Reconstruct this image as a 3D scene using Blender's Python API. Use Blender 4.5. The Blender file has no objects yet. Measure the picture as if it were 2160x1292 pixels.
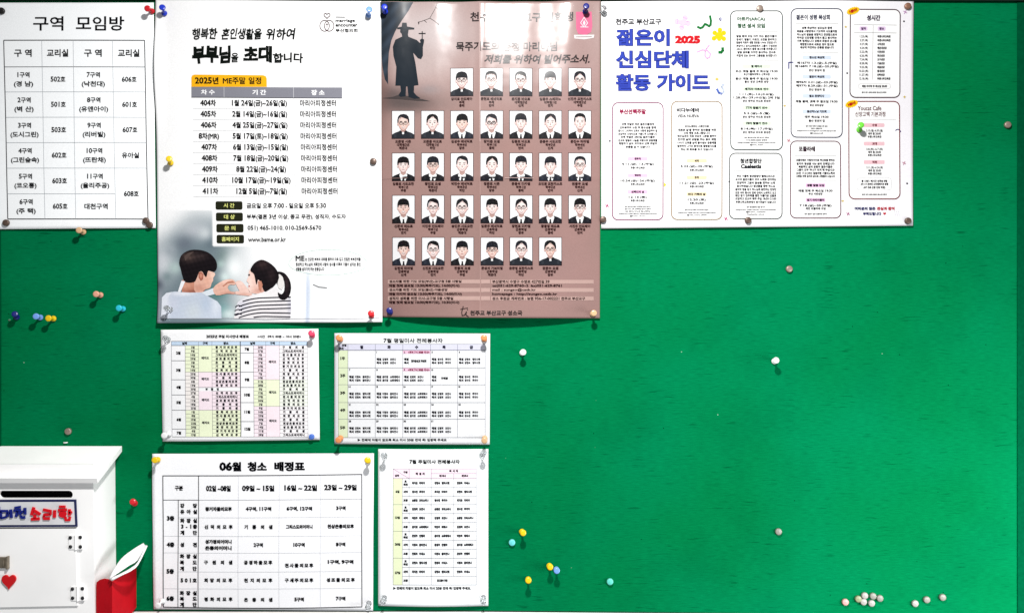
import bpy, bmesh, math, random
from mathutils import Vector, Matrix, Euler
from mathutils.geometry import tessellate_polygon
random.seed(11)
SC = bpy.context.scene
COL = SC.collection
S = 0.00088          # metres per unit of board measure
D = 1900.0           # camera distance from the board, same unit
CX, CY = 1080.0, 646.0
def W(x, y, z=0.0):  # board measure -> world: x right, y down, z out of the board
    return Vector(((x-CX)*S, -z*S, (CY-y)*S))

# ---------------------------------------------------------------- camera, light, exposure
cam = bpy.data.cameras.new('camera'); cam.sensor_width = 36
cam.lens = 18.0/(1080.0/D); cam.clip_start = 0.05; cam.clip_end = 50
cob = bpy.data.objects.new('camera', cam); COL.objects.link(cob)
cob.location = W(CX, CY, D); cob.rotation_euler = (math.radians(90), 0, 0)
SC.camera = cob
world = bpy.data.worlds.new("World"); SC.world = world; world.use_nodes = True
bgn = world.node_tree.nodes['Background']
bgn.inputs[0].default_value = (0.95, 0.98, 1.0, 1); bgn.inputs[1].default_value = 0.26
def area(name, x, y, z, tx, ty, tz, sx, sy, power, col):
    l = bpy.data.lights.new(name, 'AREA'); l.shape = 'RECTANGLE'; l.size = sx; l.size_y = sy
    l.energy = power; l.color = col
    o = bpy.data.objects.new(name, l); COL.objects.link(o); o.location = W(x, y, z)
    o.rotation_euler = (W(tx, ty, tz)-W(x, y, z)).to_track_quat('-Z', 'Y').to_euler(); return o
area('ceiling_lamp', 1100, -390, 1222, 1312, 672, 738, 0.11, 0.11, 42.0, (1.0, 0.985, 0.965)).data.shape = 'DISK'
area('lower_right_fill', 2733, 1177, 1019, 2421, 2535, 0, 1.2, 1.0, 50.0, (0.96, 0.985, 1.0))  # unseen fill lamp, added to brighten the lower right of the board
SC.view_settings.view_transform = 'Standard'; SC.view_settings.look = 'None'
SC.view_settings.exposure = 0.15; SC.view_settings.gamma = 1.0
SC.cycles.max_bounces = 6; SC.cycles.use_denoising = True

# ---------------------------------------------------------------- materials
def lin(c):
    c = c/255.0
    return c/12.92 if c <= 0.04045 else ((c+0.055)/1.055)**2.4
def rgb(c, k=1.0):
    return tuple(min(0.90, lin(v)*1.04/k) for v in c)
def new_mat(name):
    m = bpy.data.materials.new(name); m.use_nodes = True
    nt = m.node_tree; b = nt.nodes['Principled BSDF']; return m, nt, b
def plain(name, col, rough=0.5, metal=0.0, trans=0.0, spec=0.5, noise=0.06, scale=60, bump=0.0, ior=1.45, coat=0.0):
    m, nt, b = new_mat(name)
    tc = nt.nodes.new('ShaderNodeTexCoord'); no = nt.nodes.new('ShaderNodeTexNoise')
    no.inputs['Scale'].default_value = scale; no.inputs['Detail'].default_value = 4
    nt.links.new(tc.outputs['Object'], no.inputs['Vector'])
    mr = nt.nodes.new('ShaderNodeMapRange'); mr.inputs[3].default_value = 1-noise; mr.inputs[4].default_value = 1+noise
    mr.inputs[1].default_value = 0.3; mr.inputs[2].default_value = 0.7
    nt.links.new(no.outputs['Fac'], mr.inputs[0])
    mx = nt.nodes.new('ShaderNodeMix'); mx.data_type = 'RGBA'; mx.blend_type = 'MULTIPLY'; mx.inputs[0].default_value = 1
    mx.inputs[6].default_value = (*col, 1); nt.links.new(mr.outputs[0], mx.inputs[7])
    nt.links.new(mx.outputs[2], b.inputs['Base Color'])
    b.inputs['Roughness'].default_value = rough; b.inputs['Metallic'].default_value = metal
    b.inputs['Transmission Weight'].default_value = trans; b.inputs['Specular IOR Level'].default_value = spec
    b.inputs['IOR'].default_value = ior; b.inputs['Coat Weight'].default_value = coat
    if bump:
        bp = nt.nodes.new('ShaderNodeBump'); bp.inputs['Strength'].default_value = bump; bp.inputs['Distance'].default_value = 0.001
        nt.links.new(no.outputs['Fac'], bp.inputs['Height']); nt.links.new(bp.outputs[0], b.inputs['Normal'])
    return m
def print_mat(name, rough, spec, bump, bscale, coat=0.0, crough=0.2):
    m, nt, b = new_mat(name)
    at = nt.nodes.new('ShaderNodeAttribute'); at.attribute_name = 'Col'
    tc = nt.nodes.new('ShaderNodeTexCoord')
    no = nt.nodes.new('ShaderNodeTexNoise'); no.inputs['Scale'].default_value = bscale; no.inputs['Detail'].default_value = 3
    nt.links.new(tc.outputs['Object'], no.inputs['Vector'])
    n2 = nt.nodes.new('ShaderNodeTexNoise'); n2.inputs['Scale'].default_value = 420; n2.inputs['Detail'].default_value = 2
    nt.links.new(tc.outputs['Object'], n2.inputs['Vector'])
    mr = nt.nodes.new('ShaderNodeMapRange'); mr.inputs[1].default_value = .3; mr.inputs[2].default_value = .7
    mr.inputs[3].default_value = 0.95; mr.inputs[4].default_value = 1.03
    nt.links.new(n2.outputs['Fac'], mr.inputs[0])
    mx = nt.nodes.new('ShaderNodeMix'); mx.data_type = 'RGBA'; mx.blend_type = 'MULTIPLY'; mx.inputs[0].default_value = 1
    nt.links.new(at.outputs['Color'], mx.inputs[6]); nt.links.new(mr.outputs[0], mx.inputs[7])
    nt.links.new(mx.outputs[2], b.inputs['Base Color'])
    b.inputs['Roughness'].default_value = rough; b.inputs['Specular IOR Level'].default_value = spec
    b.inputs['Coat Weight'].default_value = coat; b.inputs['Coat Roughness'].default_value = crough
    bp = nt.nodes.new('ShaderNodeBump'); bp.inputs['Strength'].default_value = bump; bp.inputs['Distance'].default_value = 0.004
    nt.links.new(no.outputs['Fac'], bp.inputs['Height']); nt.links.new(bp.outputs[0], b.inputs['Normal'])
    if coat: nt.links.new(bp.outputs[0], b.inputs['Coat Normal'])
    return m
M_PAPER = print_mat('matt_paper_print', 0.8, 0.03, 0.10, 9)
M_GLOSS = print_mat('glossy_poster_print', 0.7, 0.04, 0.5, 9, coat=.27, crough=0.21)
M_SATIN = print_mat('satin_poster_print', 0.65, 0.05, 0.18, 8)

def felt():
    m, nt, b = new_mat('green_felt')
    L = nt.links.new
    tc = nt.nodes.new('ShaderNodeTexCoord')
    def noise(sx, sz, scale, det=3, rough=.5):
        mp = nt.nodes.new('ShaderNodeMapping'); mp.inputs['Scale'].default_value = (sx, 1, sz)
        L(tc.outputs['Object'], mp.inputs['Vector'])
        n = nt.nodes.new('ShaderNodeTexNoise'); n.inputs['Scale'].default_value = scale
        n.inputs['Detail'].default_value = det; n.inputs['Roughness'].default_value = rough
        L(mp.outputs[0], n.inputs['Vector']); return n.outputs['Fac']
    def rng(v, a, b_, c, d):
        r = nt.nodes.new('ShaderNodeMapRange'); r.inputs[1].default_value = a; r.inputs[2].default_value = b_
        r.inputs[3].default_value = c; r.inputs[4].default_value = d; L(v, r.inputs[0]); return r.outputs[0]
    def mul(a, b_):
        q = nt.nodes.new('ShaderNodeMath'); q.operation = 'MULTIPLY'; L(a, q.inputs[0]); L(b_, q.inputs[1]); return q.outputs[0]
    broad = noise(1, 1, 3.2, 2)
    ramp = nt.nodes.new('ShaderNodeMix'); ramp.data_type = 'RGBA'
    ramp.inputs[6].default_value = (0.0006, 0.126, 0.038, 1); ramp.inputs[7].default_value = (0.0006, 0.143, 0.052, 1)
    L(rng(broad, .35, .65, 0, 1), ramp.inputs[0])
    threads = rng(noise(.12, 1, 560, 2), .3, .7, .87, 1.12)
    grain = rng(noise(1, 1, 900, 2), .3, .7, .90, 1.10)
    patch = rng(noise(.55, 1, 26, 3), .42, .66, 0, 1)
    streak = rng(noise(.085, 1, 330, 2, .4), .61, .69, 0, .7)
    sp = mul(patch, streak)
    inv = rng(sp, 0, 1, 1, .35)
    tot = mul(mul(threads, grain), inv)
    # old pin holes
    vo = nt.nodes.new('ShaderNodeTexVoronoi'); vo.inputs['Scale'].default_value = 24
    L(tc.outputs['Object'], vo.inputs['Vector'])
    tot = mul(tot, rng(vo.outputs['Distance'], .016, .030, .12, 1))
    tot = mul(tot, rng(noise(1, 1, 5.5, 5, .62), .36, .50, .90, 1))
    mx = nt.nodes.new('ShaderNodeMix'); mx.data_type = 'RGBA'; mx.blend_type = 'MULTIPLY'; mx.inputs[0].default_value = 1
    L(ramp.outputs[2], mx.inputs[6]); L(tot, mx.inputs[7])
    v2 = nt.nodes.new('ShaderNodeTexVoronoi'); v2.inputs['Scale'].default_value = 11
    mp2 = nt.nodes.new('ShaderNodeMapping'); mp2.inputs['Location'].default_value = (3.3, 1.7, 5.1); mp2.inputs['Scale'].default_value = (1, 1, 1.3)
    L(tc.outputs['Object'], mp2.inputs['Vector']); L(mp2.outputs[0], v2.inputs['Vector'])
    lint = nt.nodes.new('ShaderNodeMix'); lint.data_type = 'RGBA'; L(rng(v2.outputs['Distance'], .008, .016, .7, 0), lint.inputs[0])
    L(mx.outputs[2], lint.inputs[6]); lint.inputs[7].default_value = (.45, .6, .5, 1); L(lint.outputs[2], b.inputs['Base Color'])
    b.inputs['Roughness'].default_value = 0.95; b.inputs['Specular IOR Level'].default_value = 0.0
    bp = nt.nodes.new('ShaderNodeBump'); bp.inputs['Strength'].default_value = .25; bp.inputs['Distance'].default_value = .0006
    L(tot, bp.inputs['Height']); L(bp.outputs[0], b.inputs['Normal'])
    return m

# ---------------------------------------------------------------- object helpers
def thing(name, label, cat, origin, group=None, kind=None):
    o = bpy.data.objects.new(name, None); COL.objects.link(o); o.location = origin; o.empty_display_size = .02
    o['label'] = label; o['category'] = cat
    if group: o['group'] = group
    if kind: o['kind'] = kind
    return o
def mesh_obj(name, verts, faces, mat, parent=None, smooth=False, origin=Vector((0, 0, 0))):
    me = bpy.data.meshes.new(name)
    me.from_pydata([tuple(Vector(v)-origin) for v in verts], [], faces); me.materials.append(mat)
    if smooth:
        for p in me.polygons: p.use_smooth = True
    me.update()
    o = bpy.data.objects.new(name, me); COL.objects.link(o)
    if parent: o.parent = parent
    return o
def bm_obj(name, bm, mat, parent=None, smooth=False, bevel=0):
    if bevel:
        bmesh.ops.bevel(bm, geom=[e for e in bm.edges if e.calc_face_angle(0) > .5], offset=bevel, segments=2, affect='EDGES', profile=.6)
    bmesh.ops.recalc_face_normals(bm, faces=bm.faces)
    me = bpy.data.meshes.new(name); bm.to_mesh(me); bm.free(); me.materials.append(mat)
    if smooth:
        for p in me.polygons: p.use_smooth = True
    o = bpy.data.objects.new(name, me); COL.objects.link(o)
    if parent: o.parent = parent
    return o
def box_bm(bm, x0, y0, z0, x1, y1, z1, org):
    vs = [bm.verts.new(W(x, y, z)-org) for z in (z0, z1) for (x, y) in ((x0, y0), (x1, y0), (x1, y1), (x0, y1))]
    for f in ((0, 1, 2, 3), (4, 5, 6, 7), (0, 1, 5, 4), (1, 2, 6, 5), (2, 3, 7, 6), (3, 0, 4, 7)):
        bm.faces.new([vs[i] for i in f])
def prism_bm(bm, pts, z0, z1, org, zf=None):
    """extrude outline pts (board measure) from z0 to z1"""
    a = [bm.verts.new(W(x, y, z0)-org) for x, y in pts]; b = [bm.verts.new(W(x, y, z1)-org) for x, y in pts]
    n = len(pts)
    for i in range(n): bm.faces.new((a[i], a[(i+1) % n], b[(i+1) % n], b[i]))
    tr = tessellate_polygon([[Vector((x, y, 0)) for x, y in pts]])
    for t in tr:
        try: bm.faces.new([b[i] for i in t])
        except ValueError: pass
        try: bm.faces.new([a[i] for i in t])
        except ValueError: pass

# ---------------------------------------------------------------- letter shapes (outlines of each sign, 72 units to the em)
# per sign: its code point, its advance, its number of loops; per loop: its number of points, then x, y pairs
OUTLINE_NUMBERS = [
33,20,2,8,20,69,17,71,14,69,13,53,16,37,17,36,19,41,21,61,8,20,28,17,30,14,28,13,25,14,22,17,21,20,22,21,25,
35,42,2,28,26,66,21,66,18,52,7,52,7,47,17,47,15,35,7,35,7,30,14,30,11,16,16,16,19,30,33,30,30,16,35,16,38,30,49,30,49,35,39,35,42,47,49,47,49,52,43,52,46,66,40,66,38,52,24,52,4,20,35,23,47,37,47,34,35,
37,49,5,4,51,71,45,71,13,21,18,21,8,28,68,20,71,12,68,9,60,12,52,20,49,28,52,31,60,8,16,64,20,66,24,64,26,60,24,56,20,55,16,56,14,60,8,51,40,43,43,36,40,32,32,36,24,43,21,51,24,54,32,8,39,36,43,38,47,36,49,32,47,28,43,26,39,28,38,32,
39,14,1,5,17,73,11,73,12,55,15,55,17,65,
40,23,1,10,30,72,26,72,16,56,12,38,16,20,26,5,30,5,22,20,19,38,22,56,
41,23,1,10,12,72,8,72,16,56,18,38,16,20,8,5,12,5,22,20,26,38,22,56,
42,30,1,32,22,74,20,72,22,60,20,60,11,67,8,66,8,63,20,59,20,57,8,52,8,50,11,49,21,56,22,55,20,43,22,42,24,43,25,46,23,56,34,48,36,50,36,52,34,54,25,57,25,59,36,63,36,66,34,67,31,66,24,59,23,60,25,70,
43,42,1,12,31,64,25,64,25,50,11,50,11,44,25,44,25,30,31,30,31,44,45,44,45,50,31,50,
44,16,1,9,18,29,15,30,12,29,11,23,14,22,14,18,11,13,18,17,20,23,
45,23,1,4,28,41,10,41,10,34,28,34,
46,16,1,8,18,28,15,30,12,28,11,25,12,22,15,21,18,22,19,25,
47,20,1,4,27,71,22,71,8,21,13,21,
48,36,2,8,25,71,14,64,9,46,14,28,25,21,37,28,41,46,37,64,8,19,60,25,65,32,60,34,46,32,33,25,28,19,33,16,46,
49,36,1,4,29,71,22,71,22,22,29,22,
50,36,1,16,33,67,22,71,16,70,11,67,11,58,16,63,22,64,28,62,30,55,27,45,10,22,41,22,41,28,22,28,34,44,37,56,
51,36,1,24,33,68,22,71,17,71,13,69,13,63,21,65,28,63,30,57,27,52,20,50,20,44,28,42,31,35,29,30,23,28,12,31,12,24,22,21,33,25,38,36,36,43,31,48,35,52,37,59,
52,36,2,11,36,71,33,71,8,41,8,38,29,38,29,22,36,22,36,38,41,38,41,44,36,44,3,29,58,29,44,17,44,
53,36,1,16,14,71,14,45,27,44,32,37,29,30,22,28,11,31,11,24,23,21,34,25,39,37,34,48,21,52,21,64,36,64,36,71,
54,36,2,12,34,66,30,71,15,56,10,38,15,26,26,21,36,25,41,36,37,46,27,50,19,48,25,58,7,22,43,31,41,34,36,31,30,26,28,19,31,18,41,
55,36,1,6,42,71,11,71,11,64,32,64,14,24,20,21,
56,36,3,16,36,67,26,71,15,67,11,57,12,51,16,47,11,42,10,35,14,25,25,21,36,25,41,35,39,42,34,47,39,52,40,57,8,20,63,26,65,31,63,33,57,31,52,25,50,20,52,18,57,8,19,41,25,43,31,41,34,35,32,30,25,28,19,30,17,35,
57,36,2,12,36,66,25,71,14,67,10,57,14,47,24,42,31,45,26,35,16,26,21,21,35,35,40,53,7,19,62,25,65,31,62,33,52,25,49,19,51,17,57,
58,16,2,8,18,53,15,55,12,53,11,50,12,47,15,46,18,47,19,50,8,18,28,15,30,12,28,11,25,12,22,15,21,18,22,19,25,
59,16,2,10,18,29,15,31,12,30,11,27,14,22,14,18,12,15,12,13,18,17,20,24,8,18,53,15,55,12,53,11,50,12,47,15,46,18,47,19,50,
60,42,1,7,45,58,45,65,11,50,11,44,45,30,45,36,18,47,
61,42,2,4,45,58,11,58,11,52,45,52,4,45,42,11,42,11,36,45,36,
62,42,1,7,45,50,11,65,11,58,38,47,11,36,11,30,45,44,
64,73,2,36,46,74,19,62,11,38,21,15,47,6,65,11,78,22,71,22,62,15,47,12,24,19,16,39,25,60,46,69,64,63,71,47,65,32,57,27,55,28,55,32,61,59,55,59,53,53,49,58,43,60,30,53,24,37,28,26,37,22,43,23,48,27,50,23,55,21,70,29,76,47,68,66,8,35,49,43,55,49,52,51,44,47,32,39,27,33,30,31,37,
65,48,2,8,33,71,28,71,7,22,14,22,21,36,41,36,48,22,55,22,3,23,42,31,60,39,42,
66,41,3,11,13,71,13,22,29,22,42,26,46,35,43,43,34,48,40,52,42,58,38,67,27,71,6,20,64,26,64,33,62,35,58,32,52,20,50,7,20,43,28,43,36,41,39,36,37,30,29,28,20,28,
67,51,1,18,45,70,38,71,18,64,11,45,17,29,37,21,47,22,55,25,55,33,46,29,38,27,23,33,18,46,24,60,38,65,46,64,54,60,54,67,
68,54,2,7,13,71,13,22,32,22,51,29,58,46,52,63,32,71,7,20,64,31,64,46,59,51,46,47,35,31,28,20,28,
69,36,1,12,13,71,13,22,41,22,41,28,20,28,20,43,40,43,40,50,20,50,20,64,40,64,40,71,
70,34,1,10,13,71,13,22,20,22,20,44,39,44,39,51,20,51,20,64,39,64,39,71,
71,53,1,21,45,70,37,71,18,64,11,46,18,28,37,21,46,22,56,25,56,46,39,46,39,39,49,39,49,29,38,27,24,33,18,46,24,59,37,65,46,64,55,60,55,67,
72,52,1,12,20,71,13,71,13,22,20,22,20,43,47,43,47,22,54,22,54,71,47,71,47,49,20,49,
73,18,1,4,20,71,13,71,13,22,20,22,
74,18,1,8,20,71,13,71,13,23,11,15,3,12,4,5,17,10,20,21,
75,47,1,11,20,71,13,71,13,22,20,22,20,46,45,22,54,22,28,47,49,71,40,71,20,48,
76,35,1,6,20,71,13,71,13,22,42,22,42,28,20,28,
77,56,1,13,19,71,12,71,12,22,20,22,20,60,35,41,36,41,51,60,51,22,58,22,58,71,52,71,35,51,
78,56,1,10,18,71,13,71,13,22,19,22,19,59,52,22,58,22,58,71,51,71,51,33,
79,59,2,8,37,71,18,64,10,46,18,29,37,21,56,29,63,46,56,64,8,23,60,37,65,51,60,56,46,51,33,37,27,23,33,18,46,
80,37,2,9,12,71,12,22,19,22,19,43,27,43,39,47,43,57,39,67,28,71,7,19,64,28,64,34,62,36,57,34,51,27,49,19,49,
81,59,2,12,38,71,18,64,10,46,16,30,42,15,55,12,61,18,54,18,43,22,58,30,63,46,56,64,8,22,58,37,65,51,59,56,46,51,33,37,27,23,33,18,46,
82,43,2,15,13,71,13,22,20,22,20,43,23,43,28,41,36,32,42,22,51,22,39,39,33,45,39,50,41,57,37,67,25,71,6,20,65,32,63,34,57,32,52,24,49,20,49,
83,33,1,20,25,71,14,68,10,58,31,33,29,29,23,27,16,29,10,34,10,25,17,22,24,21,34,25,38,34,27,49,17,59,19,63,24,65,30,64,36,60,36,68,
84,43,1,8,49,71,8,71,8,64,25,64,25,22,32,22,32,64,49,64,
85,51,1,14,19,71,12,71,12,40,18,26,32,21,48,26,54,41,54,71,47,71,47,42,44,31,32,27,26,28,19,35,
86,43,1,7,14,71,7,71,28,21,30,21,51,71,44,71,29,36,
87,75,1,13,14,71,7,71,27,21,28,21,45,61,61,21,62,21,82,71,75,71,62,37,48,71,41,71,28,37,
88,51,1,12,17,71,9,71,29,47,7,22,16,22,33,42,50,22,58,22,37,47,57,71,48,71,33,52,
89,43,1,9,16,71,7,71,25,48,25,22,32,22,32,48,51,71,42,71,29,54,
90,47,1,8,53,71,10,71,10,64,40,64,8,22,53,22,53,28,21,28,
91,24,1,8,13,71,13,6,30,6,30,11,20,11,20,65,30,65,30,71,
92,20,1,4,13,71,8,71,22,21,27,21,
93,24,1,8,25,71,8,71,8,65,18,65,18,11,8,11,8,6,25,6,
95,36,1,4,44,16,7,16,7,13,44,13,
97,31,2,21,29,52,20,55,14,53,10,50,10,43,15,47,20,49,24,47,26,41,13,36,9,29,11,23,17,21,26,24,27,22,33,21,37,23,37,27,33,26,32,27,32,44,6,19,35,26,38,26,28,20,25,17,27,16,30,
98,36,2,9,18,71,11,71,11,23,23,21,36,26,41,38,37,50,27,55,18,52,7,18,46,25,49,32,46,34,38,31,30,24,27,18,28,
99,32,1,14,26,55,14,50,10,37,15,25,27,21,36,23,36,29,28,27,20,30,17,38,19,46,27,49,35,46,35,52,
100,37,2,9,40,71,33,71,33,53,26,55,15,50,10,39,15,26,26,22,40,22,7,33,48,33,27,27,27,19,30,17,38,20,46,27,49,
101,34,2,14,36,50,25,55,14,50,10,38,14,26,26,21,33,22,39,25,39,31,33,28,27,27,20,30,17,37,39,37,5,25,49,31,47,33,41,17,41,20,47,
102,18,1,17,29,71,21,71,16,68,13,64,12,54,8,54,8,48,12,48,12,22,19,22,19,48,25,48,25,54,19,54,20,63,27,65,29,64,
103,31,3,24,38,54,24,54,14,51,10,43,14,34,17,33,17,32,13,31,12,28,15,24,9,21,7,15,11,8,22,5,33,8,37,15,35,21,21,26,18,29,31,35,34,42,34,46,31,49,38,49,8,18,47,22,48,27,47,29,43,27,38,22,37,18,38,16,43,8,21,20,27,19,31,15,29,11,22,10,16,11,13,15,15,19,
104,36,1,15,18,71,12,71,12,22,18,22,18,45,22,48,26,49,31,47,32,42,32,22,39,22,39,41,36,51,28,55,18,50,
105,16,2,4,18,54,12,54,12,22,18,22,6,15,68,11,64,12,61,15,60,18,61,19,64,
106,16,2,8,18,54,12,54,12,17,10,12,7,10,12,5,16,9,18,17,6,15,68,11,64,12,61,15,60,18,61,19,64,
107,34,2,6,40,54,33,54,18,38,35,22,43,22,26,38,4,18,71,12,71,12,22,18,22,
108,16,1,4,18,71,12,71,12,22,18,22,
109,56,1,25,33,53,27,55,18,50,18,54,11,54,11,22,18,22,18,45,22,48,26,49,30,47,32,42,32,22,38,22,38,45,45,49,50,47,52,42,52,22,58,22,58,42,56,51,48,55,42,53,37,49,
110,36,1,15,36,51,28,55,18,50,18,54,12,54,12,22,18,22,18,45,22,48,26,49,31,47,32,42,32,22,39,22,39,42,
111,40,2,8,39,50,27,55,15,50,10,38,15,26,27,21,39,26,44,38,8,27,49,35,46,38,38,35,30,27,27,19,30,16,38,19,46,
112,36,2,9,11,54,11,5,18,5,18,22,24,21,36,26,41,38,36,50,22,54,7,18,48,24,48,31,45,34,38,31,30,24,27,18,28,
113,36,2,9,39,54,27,54,13,48,10,38,14,26,26,21,33,22,33,5,39,5,7,27,48,33,48,33,28,27,26,19,30,16,38,20,46,
114,29,1,14,32,54,28,55,23,53,19,47,19,54,12,54,12,22,19,22,19,39,21,46,26,48,29,48,32,45,36,51,
115,28,1,21,21,55,13,52,10,46,18,36,25,30,24,28,21,27,16,28,10,31,10,24,21,21,29,24,32,30,30,35,25,40,19,43,17,46,18,48,21,49,31,46,31,52,
116,24,1,15,19,54,19,61,7,48,13,48,13,31,15,24,23,21,31,23,31,29,27,27,21,28,19,32,19,48,29,48,29,54,
117,36,1,16,18,54,12,54,12,34,15,24,23,21,28,22,32,26,32,22,39,22,39,54,32,54,32,31,29,27,25,26,20,28,18,33,
118,32,1,7,14,54,7,54,22,21,24,21,38,54,32,54,23,34,
119,52,1,13,14,54,7,54,22,21,24,21,33,44,43,21,45,21,59,54,52,54,44,34,35,54,31,54,23,34,
120,36,1,12,15,54,7,54,21,38,7,22,15,22,25,33,35,22,43,22,29,38,42,54,34,54,25,43,
121,32,1,8,14,54,7,54,20,29,9,5,16,5,39,54,32,54,23,36,
122,30,1,8,36,54,9,54,9,48,25,48,8,22,36,22,36,27,19,27,
123,24,1,21,30,74,27,74,19,71,16,61,15,46,9,43,9,37,15,34,16,19,19,10,27,6,30,6,30,12,24,13,22,19,21,35,15,40,21,45,22,61,24,67,30,69,
125,24,1,19,12,74,9,74,9,69,15,67,18,45,23,40,18,35,15,13,9,12,9,6,12,6,20,10,22,19,23,34,29,37,29,43,23,46,22,61,20,71,
126,42,1,10,24,46,14,45,9,42,9,36,19,41,37,35,48,40,48,46,43,42,37,41,
9654,66,1,3,14,15,70,48,14,80,
44032,66,2,8,61,81,55,81,55,16,61,16,61,50,71,50,71,55,61,55,8,44,74,14,74,14,69,38,69,30,48,11,33,14,28,37,48,
44036,66,3,8,61,81,55,81,55,34,61,34,61,56,71,56,71,61,61,61,6,27,38,21,38,21,17,64,17,64,22,27,22,8,44,76,14,76,14,71,37,71,29,56,11,46,13,41,36,54,
44053,66,4,8,56,38,41,41,25,38,20,29,25,19,41,16,56,19,62,29,8,30,35,41,37,52,35,56,29,52,23,41,21,30,23,26,29,8,61,81,55,81,55,42,61,42,61,59,71,59,71,64,61,64,8,44,76,14,76,14,71,37,71,29,57,11,47,13,42,36,55,
44060,66,2,12,66,81,60,81,60,55,51,55,51,79,46,79,46,19,51,19,51,50,60,50,60,16,66,16,8,39,73,13,73,13,68,33,68,27,49,11,34,14,30,33,49,
44144,66,2,8,64,81,58,81,58,55,43,55,43,50,58,50,58,16,64,16,8,43,74,14,74,14,69,37,69,30,49,11,33,14,28,37,48,
44148,66,3,8,64,81,58,81,58,61,44,61,44,56,58,56,58,33,64,33,8,45,76,15,76,15,71,38,71,30,56,12,45,14,40,36,54,6,29,38,23,38,23,17,66,17,66,22,29,22,
44172,66,2,4,66,81,60,81,60,16,66,16,16,52,79,47,79,47,55,36,55,39,73,14,73,14,68,33,68,27,49,11,34,14,30,26,39,33,50,47,50,47,19,52,19,
44204,66,2,20,64,81,58,81,58,68,44,68,45,76,15,76,15,71,38,71,30,56,12,45,14,40,32,49,42,63,58,63,58,53,41,53,41,48,58,48,58,33,64,33,6,29,37,23,37,23,17,66,17,66,22,29,22,
44208,66,2,20,64,81,58,81,58,72,44,72,44,78,15,78,15,73,38,73,30,60,12,51,14,46,32,54,42,67,58,67,58,59,41,59,41,55,58,55,58,48,64,48,12,64,45,22,45,22,40,58,40,58,33,23,33,23,17,67,17,67,21,29,21,29,29,64,29,
44221,66,3,8,59,38,43,41,27,38,22,29,27,20,43,16,59,20,65,29,8,32,35,43,37,55,35,59,29,55,23,43,21,32,23,28,29,20,64,81,58,81,58,69,44,69,44,76,15,76,15,71,38,71,30,57,12,47,14,42,32,51,42,64,58,64,58,56,41,56,41,51,58,51,58,42,64,42,
44228,66,2,4,66,81,60,81,60,16,66,16,20,53,79,47,79,47,63,38,63,39,73,14,73,14,68,33,68,27,49,11,34,14,30,29,43,37,58,47,58,47,47,36,47,36,42,47,42,47,19,53,19,
44256,66,2,6,63,75,17,75,17,70,57,70,54,39,60,38,8,40,53,34,53,34,30,11,30,11,25,70,25,70,30,40,30,
44277,66,4,8,57,37,40,40,23,37,17,28,23,19,40,16,57,19,63,28,8,28,33,40,35,52,33,57,28,52,23,40,21,28,23,23,28,7,62,78,18,78,18,73,56,73,55,56,60,55,62,64,8,41,63,35,63,35,51,11,51,11,46,70,46,70,51,41,51,
44284,66,3,6,47,74,14,74,14,69,41,69,39,45,45,45,8,30,55,24,55,24,35,10,35,11,30,51,33,51,37,30,36,8,61,81,55,81,55,16,61,16,61,49,71,49,71,54,61,54,
44288,66,4,6,47,76,14,76,14,71,41,71,39,54,45,53,8,30,62,24,62,24,48,10,47,11,42,51,45,51,49,30,48,8,61,81,55,81,55,32,61,32,61,55,71,55,71,60,61,60,6,26,37,20,37,20,17,64,17,64,22,26,22,
44305,66,5,8,56,37,40,40,25,37,19,28,25,19,40,16,56,19,62,28,8,29,33,40,35,52,33,56,28,52,23,40,21,29,23,25,28,6,47,77,14,77,14,72,41,72,39,56,45,56,9,30,63,24,63,24,50,10,50,11,45,31,45,51,48,51,52,30,50,8,61,81,55,81,55,41,61,41,61,58,71,58,71,63,61,63,
44368,66,2,7,63,75,17,75,17,70,57,70,57,55,55,39,60,39,12,31,52,25,52,25,30,11,30,11,25,70,25,70,30,47,30,47,52,41,52,41,30,31,30,
44396,66,1,16,62,77,18,77,18,72,56,72,56,61,54,49,11,49,11,44,37,44,37,16,43,16,43,44,70,44,70,49,60,49,62,61,
44397,66,1,20,62,78,18,78,18,73,56,73,55,55,11,55,11,50,37,50,37,38,17,38,17,33,57,33,57,16,63,16,63,38,43,38,43,50,70,50,70,55,61,55,
44400,66,2,14,62,78,18,78,18,73,56,73,55,52,11,52,11,48,38,48,38,32,43,32,43,48,70,48,70,52,61,52,6,24,38,18,38,18,17,64,17,64,22,24,22,
44428,66,3,8,64,81,58,81,58,46,44,46,44,41,58,41,58,32,64,32,14,47,77,16,77,16,72,41,72,39,56,10,55,11,50,29,51,29,36,35,36,35,51,53,53,52,58,45,57,6,26,37,20,37,20,17,66,17,66,22,26,22,
44512,66,2,18,62,78,18,78,18,73,56,73,55,53,11,53,11,48,30,48,30,33,36,33,36,48,48,48,48,33,53,33,53,48,70,48,70,53,61,53,6,24,38,18,38,18,17,64,17,64,22,24,22,
44536,66,2,4,70,30,11,30,11,25,70,25,7,62,74,17,74,17,69,56,69,56,54,53,37,59,36,
44552,66,3,4,18,40,18,17,62,17,62,40,4,24,35,57,35,57,22,24,22,12,62,78,18,78,18,73,56,73,56,64,54,54,11,54,11,49,70,49,70,54,60,54,62,64,
44592,66,2,4,64,81,58,81,58,16,64,16,8,45,74,15,74,15,69,39,69,31,48,12,33,15,28,38,48,
44600,66,3,4,64,81,58,81,58,48,64,48,8,45,78,15,78,15,73,38,73,31,60,12,51,14,47,37,58,12,64,45,22,45,22,40,58,40,58,33,22,33,22,17,66,17,66,21,28,21,28,29,64,29,
44608,66,4,4,64,81,58,81,58,44,64,44,4,22,41,22,17,64,17,64,41,4,28,36,58,36,58,22,28,22,8,45,77,15,77,15,72,38,72,31,58,12,48,14,44,37,56,
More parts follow.
